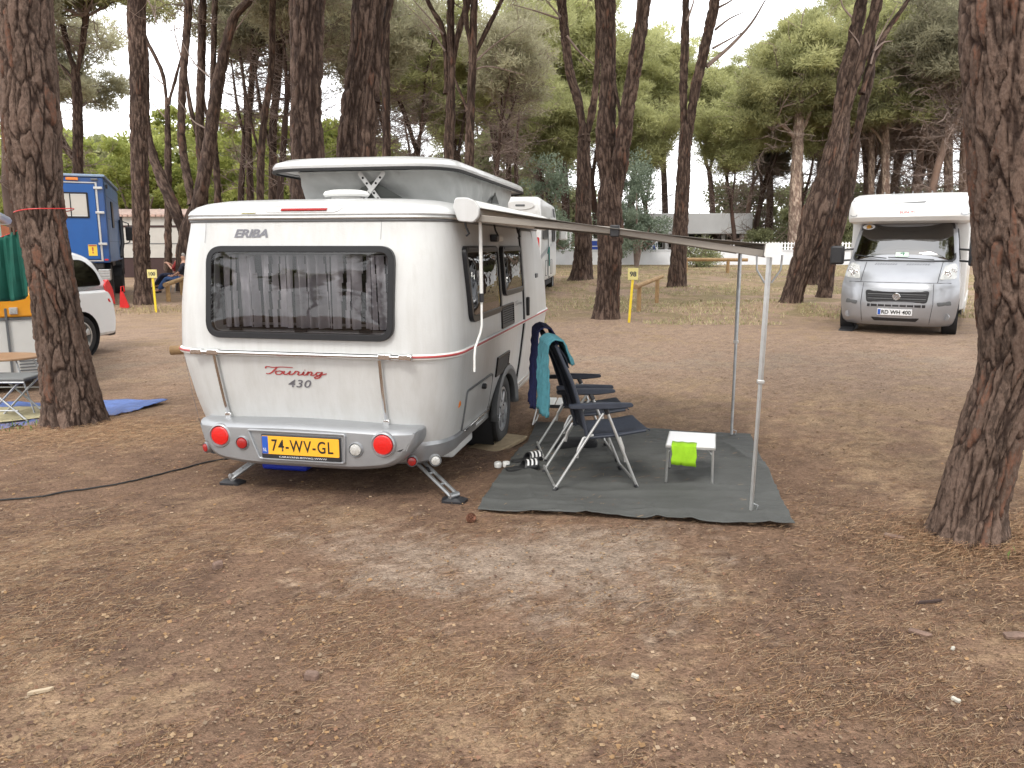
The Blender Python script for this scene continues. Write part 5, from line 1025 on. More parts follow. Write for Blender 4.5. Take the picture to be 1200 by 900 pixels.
# folding table
p0, p1 = G(783, 570), G(834, 574); zt = .335; a0 = at(783, 529, p0.y)
ta = math.atan2(p1.y-p0.y, p1.x-p0.x); cx, cy = (p0.x+p1.x)/2, (p0.y+p1.y)/2+.20
zt = on_mat(G(800, 560))+.29
tb = thing('folding_table', 'small white folding table with a lime cloth on its edge', 'table', (cx+.045, cy-.0, on_mat(p0)-.004), ta)
hw, hd, th_ = .165, .205, .29
TBW = mat('white_table_top', (.76, .77, .79), .38, 0, .06, 6)
bev(MB().box(-hw, hw, -hd, hd, th_-.012, th_+.006).build('table_top', TBW, tb), .005)
fr = bev(MB().box(-hw-.004, hw+.004, -hd-.006, -hd+.006, th_-.018, th_+.004).build('edge_trim', ALU, tb), .003); bev(MB().box(-hw-.004, hw+.004, hd-.006, hd+.006, th_-.018, th_+.004).build('edge_trim', ALU, tb), .003)
for s in (-1, 1): bev(MB().box(s*hw-.006, s*hw+.006, -hd-.005, hd+.005, th_-.018, th_+.0045).build('edge_trim', ALU, tb), .003)
for sx in (-1, 1):
    for sy in (-1, 1):
        l = MB().tube([(sx*(hw-.012), sy*(hd-.02), th_-.014), (sx*(hw-.006), sy*(hd-.012), .0)], .0085, 4).build('leg', ALU, tb); bev(MB().box(sx*(hw-.006)-.010, sx*(hw-.006)+.010, sy*(hd-.012)-.01, sy*(hd-.012)+.01, 0, .016).build('leg_tip', BLACKP, l), .003)
        MB().tube([(sx*(hw-.012), sy*(hd-.02), th_-.06), (sx*(hw-.05), sy*(hd-.02), th_-.018)], .005, 4).build('leg_stay', ALU, l)
# lime cloth hanging over the near edge
mb = MB(); rg = []; zc = th_+.009
prof = [(-.075, .0), (-.02, .001), (0, 0), (.008, -.006), (.010, -.03), (.012, -.07), (.013, -.11), (.012, -.145)]
for yy, zz in [(p[0], p[1]) for p in prof]:
    rg.append([(x, -(hd+.004+yy) if yy > 0 else -(hd+yy), zc+zz+.002*sin(x*90)) if True else 0 for x in np.linspace(-.125, .045, 22)])
for i, r in enumerate(rg):
    rg[i] = [(x+.004*sin(z*60), y-.004*abs(sin(x*70+i))*(i > 3)-(.004 if abs(x+.04) < .006 else 0), z-.004*sin(x*14)*(i == len(rg)-1)) for x, y, z in r]
mb.loops(rg, False); o = mb.build('cloth', LIME, None, True, False); s = o.modifiers.new('s', 'SOLIDIFY'); s.thickness = .004; o.location = tb.location; o.rotation_euler = tb.rotation_euler
tag(o, 'bright lime green cloth draped over the edge of the table', 'cloth')
# reclining camping chairs
def camp_chair(label, x, y, rz):
    r_ = .0105; t = thing('camping_chair', label, 'chair', (x, y, gh(x, y)+.018), rz, 'reclining camping chairs on the groundsheet')
    hw = .235; ax, az_ = .05, .575
    for s in (-1, 1):
        MB().tube([(ax-.01, s*hw, az_-.03), (-.29, s*hw, .02)], r_, 8).build('rear_leg', ALU, t)
        MB().tube([(ax+.02, s*hw, az_-.03), (.29, s*hw, .02)], r_, 8).build('front_leg', ALU, t)
        for xx in (-.29, .29): MB().tube([(xx-.016*(1 if xx > 0 else -1), s*hw, .035), (xx+.008*(1 if xx > 0 else -1), s*hw, -.002)], .015, 8).build('foot_cap', BLACKP, t)
        ar = rpoly([(-.20, -.018), (.10, -.026), (.235, -.012), (.235, .012), (.0, .022), (-.20, .010)], .012, 3)
        mb = MB(); mb.loops([[(px, s*(hw+.022)+yy, .605+pz*k) for px, pz in ar] for yy, k in ((-.024, .7), (-.018, 1), (.018, 1), (.024, .7))], True, True, True); mb.build('armrest', CHAIRP, t)
        MB().tube([(ax, s*(hw+.01), .585), (ax+.02, s*hw, .545)], .018, 8).build('arm_pivot', BLACKP, t)
        MB().tube([(-.02, s*(hw-.018), .39), (-.09, s*(hw-.018), .37), (-.125, s*(hw-.012), .30), (-.135, s*(hw-.008), .235)], .007, 6, sq=1.6).build('recline_arc', ALU, t)
        MB().tube([(.16, s*(hw-.01), .375), (.185, s*hw, .30), (.20, s*hw, .20)], .008, 6).build('seat_stay', ALU, t)
        MB().tube([(-.085, s*(hw-.022), .37), (.14, s*(hw-.022), .385), (.345, s*(hw-.022), .415)], .012, 8).build('seat_rail', CHAIRP, t)
        MB().tube([(-.06, s*(hw-.02), .36), (-.11, s*(hw-.02), .56), (-.175, s*(hw-.02), .76), (-.28, s*(hw-.035), 1.0)], [.013, .014, .014, .012], 8, sq=1.5).build('back_rail', CHAIRP, t)
    for xx, zz in ((-.315, .07), (.30, .06)): MB().tube([(xx*.93, -hw, .05), (xx*.93, hw, .05)], r_*.9, 8).build('leg_crossbar', ALU, t)
    MB().tube([(-.28, -hw+.035, 1.0), (-.292, -.1, 1.022), (-.292, .1, 1.022), (-.28, hw-.035, 1.0)], .012, 8).build('back_top_bar', CHAIRP, t)
    def fab(P, wd, nm, sag):
        c_ = crspline([Vector((a, 0, b)) for a, b in P], 6); rg = [[(p.x+sag[0]*(1-(2*j/10-1)**2)*sin(pi*i/(len(c_)-1)), wd*(2*j/10-1), p.z+sag[1]*(1-(2*j/10-1)**2)*sin(pi*i/(len(c_)-1))) for j in range(11)] for i, p in enumerate(c_)]
        mb = MB(); mb.loops(rg, False); o = mb.build(nm, CHAIRF, t, True, False); s = o.modifiers.new('s', 'SOLIDIFY'); s.thickness = .006; s.offset = 0
    fab([(-.05, .39), (.06, .395), (.22, .405), (.35, .425), (.375, .41)], hw-.02, 'seat', (0, -.028)); fab([(-.05, .385), (-.10, .56), (-.168, .76), (-.272, .995)], hw-.03, 'backrest', (.022, 0))
    fab([(-.19, .85), (-.215, .92), (-.26, .99)], hw-.06, 'head_cushion', (.035, 0))
    return t
ch1 = camp_chair('nearer dark blue reclining camping chair with teal towel behind it', .555, 5.32, radians(6))
ch2 = camp_chair('farther dark blue reclining camping chair with navy towel over it', .52, 6.02, radians(4))
def towel(label, root, m, y0, y1, drop, front, thick, top, seed, hood=False):
    prof = []; bx, bz = top
    for i in range(8): t = i/7; prof.append((bx+.068+front*.32*(1-t), bz-.02-front*(1-t)*.9))
    prof += [(bx+.05, bz+.016), (bx, bz+.028), (bx-.03, bz+.015)]
    for i in range(18): t = i/17; prof.append((bx-.045-.008*sin(t*5+seed), bz-.01-drop*t))
    n = 26; rg = []
    for i, (x, z) in enumerate(prof):
        row_ = []; hang = max(0, min(1, (bz-z)*4)); 
        for j in range(n+1):
            v = j/n; yy = y0+(y1-y0)*v; f = thick*(sin(v*19+seed+z*2)+.5*sin(v*41+z*5+seed))*hang
            row_.append((x-abs(f)*.8*(1 if x < bx else -1)+.004*sin(v*60+z*70), yy*(1-.06*hang), z+.006*sin(v*9+seed)*(i in (0, len(prof)-1))))
        rg.append(row_)
    mb = MB(); mb.loops(rg, False); o = mb.build('towel', m, None, True, False); s = o.modifiers.new('s', 'SOLIDIFY'); s.thickness = .010; s.offset = 0
    o.location = root.location; o.rotation_euler = root.rotation_euler; tag(o, label, 'towel'); return o
towel('teal terry towel hanging down behind the nearer camping chair', ch1, TEAL, -.22, .17, .50, .15, .036, (-.286, 1.022), 1.)
towel('navy blue towel hanging down behind the farther camping chair', ch2, NAVY, -.21, .21, .60, .10, .042, (-.286, 1.03), 2.3)
# dark bag under the chairs
p = G(668, 527); bg_ = MB(); o_ = rpoly([(-.17, -.06), (.19, -.07), (.21, .06), (-.15, .07)], .04, 4)
bg_.loops([[(x, y, z) for x, y in (o_ if k == 1 else [(a*k, b*k) for a, b in o_])] for z, k in ((0, .94), (.02, 1), (.05, 1), (.075, .9), (.085, .6))], True, True, True)
o = bg_.build('bag', mat('black_bag_cloth', (.012, .012, .014), .85, 0, .3, 30, .4, 90), None); o.location = (p.x+.03, p.y+.02, gh(p.x, p.y)+.02); tag(o, 'flat black cloth bag lying beneath the two camping chairs', 'bag')
# striped sliders
def slider(px, py, rz, label):
    p = G(px, py); t = thing('slider', label, 'sandal', (p.x, p.y, on_mat(p)), rz, 'pair of black sliders')
    so_ = rpoly([(-.13, -.035), (-.05, -.038), (.06, -.048), (.135, -.025), (.135, .03), (.05, .045), (-.05, .035), (-.13, .035)], .03, 4)
    mb = MB(); mb.loops([[(x, y, z) for x, y in inset(so_, i)] for z, i in ((0, .004), (.006, 0), (.022, .0), (.027, .004))], True, True, True); mb.build('sole', BLACKR, t)
    def S(a, b, o): ang = pi*b; return Vector((-.005+a*.115+.02*sin(ang), -(.046+o)*cos(ang), .018+(.052+o)*sin(ang)))
    mb = MB(); rg = [[S(a, b/14, 0) for b in range(15)] for a in (0, .2, .5, .8, 1)]; mb.loops(rg, False); s_ = mb.build('strap', BLACKP, t, True, False); sm = s_.modifiers.new('s', 'SOLIDIFY'); sm.thickness = .006
    for a in (.16, .44, .72):
        mb = MB(); mb.loops([[S(a+da, (2+b)/14, .0085) for b in range(11)] for da in (0, .13)], False); mb.build('stripe', WHITET, s_, True, False)
    return t
slider(612, 554, radians(20), 'black slider with three white stripes, the nearer of the pair'); slider(617, 544, radians(28), 'black slider with three white stripes, the farther of the pair')
# white foam pieces and plank at the wheel
p = G(588, 548); t = thing('foam_cup_pair', 'two small white plastic pieces on the soil beside the wheel plank', 'plastic piece', (p.x, p.y, gh(p.x, p.y)+.004), .2)
for dx in (-.03, .035): mb = MB(); mb.loops([[(dx+.03*k*cos(a), .028*k*sin(a), z) for a in [2*pi*i/16 for i in range(16)]] for z, k in ((0, .9), (.03, 1), (.04, .85), (.036, .5))], True, True, True); mb.build('piece', WHITEP, t)
wl = Vector((CX+.93*cos(CA)+1.62*sin(CA), CY-.93*sin(CA)+1.62*cos(CA), 0))
o = bev(MB().box(-.16, .13, -.16, .5, 0, .035).build('plank', mat('plank_wood', (.34, .26, .16), .8, 0, .3, 14), None), .006); o.location = (wl.x-.03, wl.y-.02, gh(wl.x, wl.y)-.012); o.rotation_euler = (0, 0, -CA-.25); tag(o, 'worn wooden plank laid under the caravan wheel', 'plank')
# folding step at the door
p = G(652, 497); t = thing('folding_step', 'white and aluminium folding step by the caravan door', 'step', (p.x, p.y+.12, gh(p.x, p.y)), -CA+.05)
for k in (0, 1): bev(MB().box(-.17+.175*k, -.005+.175*k, -.17, .20, .175, .20).build('tread', WHITEP, t), .008)
for s in (-1, 1): MB().tube([(s*.16, -.17, .18), (s*.20, -.20, .01), (s*.19, .0, .008), (s*.20, .22, .01), (s*.16, .19, .18)], .009, 6).build('leg_frame', ALU, t)
bev(MB().box(-.175, .175, -.186, -.170, .172, .203).build('step_nosing', BLACKP, t), .004)
# blue tank, cable
p = G(330, 552); t = thing('water_container', 'blue plastic container under the caravan rear', 'container', (p.x+.03, p.y+.14, gh(p.x, p.y+.14)), -CA)
bev(MB().box(-.17, .20, -.14, .14, .0, .19).build('tank', BLUEP, t), .025, 3); MB().lathe([(.03, 0), (.03, .03), (.02, .035), (0, .035)], 14, Matrix.Translation((-.1, -.0, .19)) @ Matrix.Rotation(-pi/2, 4, 'Y')).build('cap', BLACKP, t); MB().tube([(.02, 0, .19), (.03, 0, .215), (.11, 0, .215), (.12, 0, .19)], .010, 6).build('handle', BLUEP, t)
pts = []
for px, py in ((-60, 594), (0, 587), (45, 583), (80, 577), (130, 570), (170, 561), (210, 551), (250, 541), (290, 535), (330, 530)):
    p = G(px, py); pts.append((p.x, p.y, gh(p.x, p.y)+.012))
cc = crspline(pts, 8); cc = [Vector((p.x, p.y, gh(p.x, p.y)+.009)) for p in cc]
tag(MB().tube(cc, .0062, 6).build('power_cable', BLACKR, None), 'black power cable running left over the ground from the caravan', 'cable')
# ------------------------------------------------------------------ wooden rails, pitch posts
def rail(label, A, B, fa, fb, r, bases, ext=0., grp='low log rails'):
    pa, pb = at(A[0], A[1], fa), at(B[0], B[1], fb); d = (pb-pa).normalized(); t = thing('wooden_rail', label, 'rail', ((pa.x+pb.x)/2, (pa.y+pb.y)/2, gz((pa.x+pb.x)/2, (pa.y+pb.y)/2)), 0, grp); L = t.location
    lg = MB().tube([pa-d*ext-L, pa.lerp(pb, .5)-L, pb+d*ext-L], [r, r*.97, r*.94], 14).build('log', WOODP, t)
    for q, sg in ((pa-d*ext, -1), (pb+d*ext, 1)):
        MB().tube([q-L+d*sg*.001, q-L+d*sg*.003], r*.9, 14).build('log_end', WOODE, lg)
    for k in bases:
        q = pa.lerp(pb, k); MB().tube([(q.x-L.x, q.y-L.y, gz(q.x, q.y)-.2-L.z), (q.x-L.x, q.y-L.y, q.z-L.z-r*.6)], r*.95, 12).build('post', WOODP, t)
rail('low log rail beside the yellow pitch post on the right', (745, 336), (776, 324), 19.0, 22.3, .06, (.12, .80))
rail('long low log rail in front of the white wall', (803, 304), (866, 304.5), 36.5, 36.5, .085, (.02, .80), .4)
rail('low log rail on two posts at the left of the caravan', (193.5, 334), (216.5, 325.5), 21.5, 25, .065, (.10, .80))
rail('log rail with its sawn end sticking out left of the caravan', (200, 410.5), (330, 404), 8.3, 8.5, .052, (.35, .9))
def pitch_post(label, num, base, top, bw, bh, Y):
    pb = G(*base); Y = pb.y; pt = at(top[0], top[1], Y); t = thing('pitch_post', label, 'post', (pb.x, pb.y, pb.z), 0, 'numbered pitch posts'); L = t.location
    d = Vector((pt.x-L.x, 0, pt.z-L.z)); n = Vector((d.z, 0, -d.x)).normalized()
    bev(MB().box(-.026, .026, -.012, .012, -.2, d.length).build('stake', YEL, t), .004).rotation_euler = (0, math.atan2(d.x, d.z), 0)
    b = bev(MB().box(-bw/2, bw/2, -.028, -.014, -bh*.08, bh).build('number_board', YELW, t), .006); b.location = (d.x, 0, d.z)
    e = text('number', num, -bw*.33, bw*.33, bh*.22, bh*.70, lambda x, z, o: Vector((x, -.029-o, z)), mat('dark_grey_number', (.04, .045, .05), .5), b, .002, bold=.03)
    return t
pitch_post('yellow pitch post with number 98 before the pine', '98', (737, 378), (741.5, 327), .22, .23, 17)
pitch_post('yellow pitch post with number 100 beside the left pine', '100', (183, 366), (179, 325), .24, .19, 19)
# ------------------------------------------------------------------ wall, picket fence, far buildings
WY = 45.
def pxX(px, Y, z=1.): D = Y*cos(PITCH)-(z-H)*sin(PITCH); return (px-600)/FPX*D
t = thing('boundary_wall', 'low white wall at the far side of the pitches', 'wall', (0, WY, .6))
bev(MB().box(pxX(556, WY), pxX(1420, WY), 0, .25, -.3, .80).build('wall', WALLM, t, False), .01); bev(MB().box(pxX(555, WY), pxX(1421, WY), -.04, .29, .802, .86).build('coping', WALLM, t, False), .01)
t = thing('picket_fence', 'white picket fence standing on the low white wall', 'fence', (0, WY+.12, 1.46))
x = pxX(800, WY); n = 0; mb = MB(); rest = MB()
while x < pxX(1230, WY):
    mb_ = MB(); o_ = [(x-.045, 0), (x+.045, 0), (x+.045, .40), (x, .45), (x-.045, .40)]
    if n < 120: mb_.loops([[(a, yy, b) for a, b in o_] for yy in (-.012, .012)], True, True, True).build('picket', PICK, t, False)
    else: rest.loops([[(a, yy, b) for a, b in o_] for yy in (-.012, .012)], True, True, True)
    x += .185; n += 1
if rest.v: rest.build('more_pickets', PICK, t, False)['kind'] = 'stuff'
for z in (.10, .32): MB().box(pxX(800, WY), pxX(1230, WY), .014, .04, z, z+.05).build('fence_rail', PICK, t, False)
BY = 58.
bt = thing('beach_building', 'white flat roofed building beyond the wall between the trees', 'building', (pxX(815, BY), BY, .6)); bw = (pxX(880, BY)-pxX(750, BY))/2
z_ = lambda py: at(800, py, BY).z-.6
GREYW = mat('light_grey_render', (.66, .67, .69), .8, 0, .1, .6)
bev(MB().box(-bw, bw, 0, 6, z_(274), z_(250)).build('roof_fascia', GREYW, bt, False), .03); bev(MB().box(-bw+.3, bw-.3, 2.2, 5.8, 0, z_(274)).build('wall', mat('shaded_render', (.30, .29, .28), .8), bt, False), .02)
for i in range(6): bev(MB().box(-bw+.5+i*(2*bw-1.2)/5, -bw+.7+i*(2*bw-1.2)/5, .3, .5, 0, z_(274)).build('column', GREYW, bt, False), .01)
for i in range(5):
    f = MB().box(-bw+1+i*1.5, -bw+2.1+i*1.5, 2.12, 2.2, .9, 2.2).build('window', PICK, bt, False); MB().box(-bw+1.06+i*1.5, -bw+2.04+i*1.5, 2.09, 2.115, .96, 2.14).build('pane', DARKIN, f, False)
def board(label, x0, x1, y0, y1, emblem):
    Y = 46.2; A = at(x0, y1, Y); B = at(x1, y0, Y); t = thing('sign_board', label, 'sign', ((A.x+B.x)/2, Y, .6), 0, 'blue sign boards behind the wall'); w2 = (B.x-A.x)/2; z0, z1 = A.z-.6, B.z-.6
    for s in (-1, 1): MB().box(s*w2-.04, s*w2+.04, -.03, .05, 0, z1+.05).build('post', PICK, t, False)
    MB().box(-w2-.04, w2+.04, -.05, -.031, z1-.06, z1+.06).build('frame', PICK, t, False)
    b = MB().box(-w2, w2, -.075, -.052, z0, z1-.07).build('panel', mat('sign_blue', (.02, .06, .32), .5), t, False)
    m = lambda x, z, o: Vector((x, -.075-o, z)); zm = (z0+z1)/2
    if emblem == 'dolphin': panel(MB(), rpoly([(-.22, zm-.12), (-.05, zm-.02), (.2, zm+.05), (.22, zm+.14), (.02, zm+.13), (-.16, zm+.02)], .05, 4), m, 0, .006, .002).build('emblem', mat('pale_emblem', (.55, .65, .55), .5), b)
    if emblem == 'A':
        for s in (-1, 1): MB().tube([(s*w2*1.2, -.09, z0), (0, -.09, z1)], .05, 4).build('leaning_bar', PICK, t, False)
    if emblem == 'bar': MB().box(-w2*.9, w2*.9, -.082, -.0755, zm-.02, zm+.02).build('stripe', PICK, b, False)
board('blue sign board with a pale fish shaped emblem behind the wall', 738, 750, 281, 296, 'dolphin'); board('blue board between white leaning bars behind the wall', 762, 770, 283, 296, 'A'); board('plain blue board with a thin white stripe behind the forked pine', 692, 703, 281, 296, 'bar')
pA, pB = at(663, 293, 46), at(670, 262, 46); t = thing('leaning_pole', 'white leaning board behind the wall left of the forked pine', 'board', (pA.x, 46, .6)); mb = MB(); mb.tube([(0, 0, 0), (pB.x-pA.x, 0, pB.z-.6)], .15, 4).build('plank', PICK, t, False)
# mobile home at the left
MY = 33.; g0 = gz(-15, MY); zz = lambda py: at(180, py, MY).z-g0; mh = thing('mobile_home', 'long cream mobile home with a dark maroon skirt behind the pines', 'building', (pxX(190, MY), MY, g0), radians(-3)); hw = 3.6
MB().box(-hw, hw, 0, 3.2, zz(302), zz(254)).build('cladding', CREAM, mh, False); MB().box(-hw+.02, hw-.02, .03, 3.1, -.2, zz(302)-.003).build('skirt', MAROON, mh, False)
MB().box(-hw-.01, hw+.01, -.02, -.002, zz(266.5), zz(264)).build('dark_band', MAROON, mh, False); MB().box(-hw-.01, hw+.01, -.012, -.002, zz(286), zz(285)).build('seam', GREYP, mh, False)
MB().loops([[(-hw-.1, -.12, zz(254)+.003), (hw+.1, -.12, zz(254)+.003), (hw+.1, 3.3, zz(254)+.003), (-hw-.1, 3.3, zz(254)+.003)], [(-hw-.1, -.12, zz(252)), (hw+.1, -.12, zz(252)), (hw+.1, 3.3, zz(252)), (-hw-.1, 3.3, zz(252))], [(-hw+.1, 1.5, zz(250)+.25), (hw-.1, 1.5, zz(250)+.25), (hw-.1, 1.7, zz(250)+.25), (-hw+.1, 1.7, zz(250)+.25)]], True, True, True).build('roof', mat('pale_tile_roof', (.42, .30, .25), .8, 0, .3, 5), mh, False)
n = 30
for i in range(n): MB().box(-hw+2*hw*i/n, -hw+2*hw*(i+.75)/n, -.17, -.125, zz(254), zz(252)+.02).build('roof_tile', mat('roof_tile_edge', (.50, .34, .28), .8, 0, .2, 3), mh, False)
# ------------------------------------------------------------------ seated people
def skin(name, V, E, R, m, parent, sub=2):
    me = bpy.data.meshes.new(name); me.from_pydata(V, E, []); o = bpy.data.objects.new(name, me); COL.objects.link(o); o.parent = parent
    o.modifiers.new('k', 'SKIN'); 
    for i, r in enumerate(R): me.skin_vertices[0].data[i].radius = (r, r)
    me.skin_vertices[0].data[0].use_root = True; s = o.modifiers.new('s', 'SUBSURF'); s.levels = sub; s.render_levels = sub; me.materials.append(m); return o
def seated(label, px, py, rz, trou, top, holding=False):
    p = G(px, py); t = thing('person', label, 'person', (p.x, p.y, p.z), rz)
    V = [(0, 0, .42), (-.06, 0, .62), (-.13, 0, .84), (-.14, 0, .96), (-.125, 0, 1.04), (-.11, 0, 1.12), (-.10, 0, 1.2)]; E = [(i, i+1) for i in range(6)]; R = [.13, .125, .13, .07, .05, .078, .07]
    for s in (-1, 1):
        b = len(V); V += [(.03, s*.09, .42), (.42, s*.11, .47), (.60, s*.12, .25), (.72, s*.12, .07), (.86, s*.13, .04)]; E += [(0, b), (b, b+1), (b+1, b+2), (b+2, b+3), (b+3, b+4)]; R += [.09, .06, .052, .04, .035]
        b = len(V); hx = (.22, s*.06, .86) if holding else (.25, s*.14, .52); V += [(-.14, s*.17, .90), (.0, s*.22, .66), hx, (hx[0]+.06, hx[1]-s*.01, hx[2]+.03)]; E += [(3, b), (b, b+1), (b+1, b+2), (b+2, b+3)]; R += [.052, .04, .028, .03]
        f0 = len(V)-1
        for q in range(4): V.append((hx[0]+.11+.008*(q % 2), hx[1]+(q-1.5)*.016, hx[2]+.05-.006*q)); E.append((f0, len(V)-1)); R.append(.008)
        V.append((hx[0]+.08, hx[1]-s*.035, hx[2]+.06)); E.append((f0, len(V)-1)); R.append(.009)
    skin('body', V, E, R, SKIN, t)
    skin('trousers', [(0, 0, .42), (-.03, 0, .54), (.05, .10, .43), (.42, .11, .475), (.58, .12, .27), (.69, .12, .11), (.05, -.10, .43), (.42, -.11, .475), (.58, -.12, .27), (.69, -.12, .11)], [(0, 1), (0, 2), (2, 3), (3, 4), (4, 5), (0, 6), (6, 7), (7, 8), (8, 9)], [.15, .14, .10, .078, .07, .062, .10, .078, .07, .062], trou, t)
    hz = .66; skin('jumper', [(-.02, 0, .50), (-.06, 0, .62), (-.13, 0, .84), (-.14, 0, .93), (-.14, .17, .90), (0, .22, .66), (-.14, -.17, .90), (0, -.22, .66)], [(0, 1), (1, 2), (2, 3), (3, 4), (4, 5), (3, 6), (6, 7)], [.15, .145, .15, .09, .066, .052, .066, .052], top, t)
    skin('hair', [(-.135, 0, 1.14), (-.12, 0, 1.24), (-.07, 0, 1.255)], [(0, 1), (1, 2)], [.068, .062, .045], HAIR, t)
    mb = MB(); 
    for s in (-1, 1): mb.add([(-.045, s*.028+dy, 1.165+dz) for dy in (-.008, .008) for dz in (-.005, .005)], [(0, 1, 3, 2)])
    mb.build('eyes', BLACKP, t, False)
    for s in (-1, 1): MB().tube([(.70, s*.12, .04), (.78, s*.125, .03), (.88, s*.13, .025)], [.04, .042, .028], 8).build('shoe', BLACKR, t)
    c = thing('garden_chair', 'dark folding chair under the person '+('holding a phone' if holding else 'in blue jeans'), 'chair', (p.x, p.y, p.z), rz, 'chairs of the two seated people')
    bev(MB().box(-.2, .25, -.24, .24, .30, .33).build('seat', CHAIRF, c), .01); b = bev(MB().box(-.02, .02, -.24, .24, 0, .65).build('backrest', CHAIRF, c), .01); b.location = (-.2, 0, .32); b.rotation_euler = (0, -.25, 0)
    for sx in (-.2, .25):
        for sy in (-.23, .23): MB().tube([(sx, sy, .31), (sx*1.2, sy, 0)], .012, 6).build('leg', STEEL, c)
    return t
seated('person in navy trousers and red top sitting left of forked pine', 207, 338, pi, NAVYJ, REDS, True); seated('person in blue jeans and dark jumper sitting behind forked pine', 213.5, 343, pi+.1, JEANS, DARKS)
# ------------------------------------------------------------------ vehicles
def sidemap(w, zb, tb, s): return lambda y, z, o: Vector((s*(w-tb*max(0, z-zb)+o), y, z))
def inflate(name, prof, w, zb, tb, m, parent, r=.05):
    """solid from a side outline (y,z): edges rounded, sides leaning in above zb"""
    X = lambda z, f: (w-tb*max(0, z-zb))*f
    rg = []
    for f, i in ((-1, r), (-1+.35*r/w, r*.45), (-1+1.1*r/w, r*.1), (-1+2.4*r/w, 0), (1-2.4*r/w, 0), (1-1.1*r/w, r*.1), (1-.35*r/w, r*.45), (1, r)):
        q = inset(prof, i); q2 = inset(prof, i)
        rg.append([Vector((X(z, f), y, z)) for y, z in q2])
    mb = MB(); mb.loops(rg, True, True, True); return mb.build(name, m, parent)
# ---- silver motorhome
A_, B_ = Vector((.428*15.6, 15.6, 0)), Vector((.589*14.5, 14.5, 0)); mid = (A_+B_)/2
ha = radians(31); fwd = Vector((sin(ha), cos(ha), 0)); mid = mid*.965+fwd*.15; mid.x -= .12
mhv = thing('motorhome', 'silver and white motorhome parked facing the camera at the right', 'motorhome', (mid.x, mid.y, 0), -ha)
LV_ = .02      # local: x = image right, y = away (rear), front faces -y
FZ = [.17, .24, .35, .60, .86, .97, 1.01, 1.06, 1.2, 1.36, 1.40, 1.8, 2.20]; FY = [.16, .06, .01, .0, .03, .09, .13, .16, .32, .56, .60, .88, 1.20]; FK = [.40, .40, .42, .42, .38, .34, .32, .30, .26, .22, .20, .18, .15]; FW = [.93, .97, 1.0, 1.03, 1.03, 1.02, 1.01, 1.0, .99, .97, .96, .91, .84]
ip = lambda z, A: float(np.interp(z, FZ, A))
def FM(x, z, o): hw = ip(z, FW); return Vector((x, ip(z, FY)+ip(z, FK)*min(1, abs(x/hw))**4-o, z))
n_ = 25; rg = []
for z in FZ: hw = ip(z, FW); xs = [hw*sin((2*i/(n_-1)-1)*pi/2) for i in range(n_)]; rg.append([FM(x, z, 0) for x in xs]+[Vector((hw, 2.0, z)), Vector((-hw, 2.0, z))])
mb = MB(); mb.loops(rg, True, True, True); cabm = mb.build('cab', SILVERP, mhv)
for wx in (-.93, .93):
    cut = MB().lathe([(.37, -.14), (.37, .14)], 28, Matrix.Translation((wx, .85, .33))).build('cut', HAMMER, None); cut.parent = mhv; boolean_cut(cabm, cut)
    MB().lathe([(.365, -.13), (.365, .10)], 28, Matrix.Translation((wx, .85, .33)) @ Matrix.Scale(1 if wx > 0 else -1, 4, (1, 0, 0)), 1).build('wheel_housing', DARKIN, mhv, fix=False)
WH = mat('motorhome_white', (.76, .76, .75), .3, 0, .04, 2, coat=.4)
body2 = inflate('living_body', rpoly([(1.75, .38), (6.9, .30), (7.0, 2.5), (6.8, 2.72), (3.0, 2.74), (1.75, 2.66)], [.05, .1, .3, .2, .3, .2], 4), 1.10, 2.2, .05, WH, mhv, .07)
# cap over the cab
CZ = [2.12, 2.16, 2.24, 2.40, 2.55, 2.66, 2.72, 2.74]; CYs = [.92, .76, .70, .76, .90, 1.12, 1.45, 1.9]; CW = [1.0, 1.08, 1.10, 1.10, 1.09, 1.05, 1.0, .94]
CM = lambda x, z, o: Vector((x, float(np.interp(z, CZ, CYs))+.42*abs(x/1.1)**5-o, z))
rg = []
for z, wq in zip(CZ, CW): xs = [wq*sin((2*i/(n_-1)-1)*pi/2) for i in range(n_)]; rg.append([CM(x, z, 0) for x in xs]+[Vector((wq, 2.1, z)), Vector((-wq, 2.1, z))])
mb = MB(); mb.loops(rg, True, True, True); cap = mb.build('cab_roof_cap', WH, mhv)
for s in (-1, 1):
    o_ = rpoly([(s*.98, 2.25), (s*1.06, 2.28), (s*1.07, 2.60), (s*1.0, 2.58), (s*.90, 2.27)], .02, 3); panel(MB(), o_ if s < 0 else o_[::-1], CM, -.01, .008, .002).build('cap_side_flash', SILVER, cap)
    o_ = rpoly([(s*.42, 2.28), (s*.52, 2.28), (s*.66, 2.66), (s*.56, 2.66)], .01, 2); panel(MB(), o_, CM, -.01, .004, .001).build('cap_stripe', mat('pale_grey_decal', (.52, .52, .53), .4), cap)
CMt = lambda x, z, o: CM(x, z, o)
panel(MB(), rpoly([(-.30, 2.50), (.30, 2.50), (.38, 2.70), (-.38, 2.70)], .03, 3), CM, -.01, .006, .002).build('skylight', SILVER, cap)
text('cap_lettering', 'SUN Ti', -.13, .13, 2.30, 2.345, CM, mat('red_lettering', (.5, .03, .03), .5), cap, .006, bold=.02)
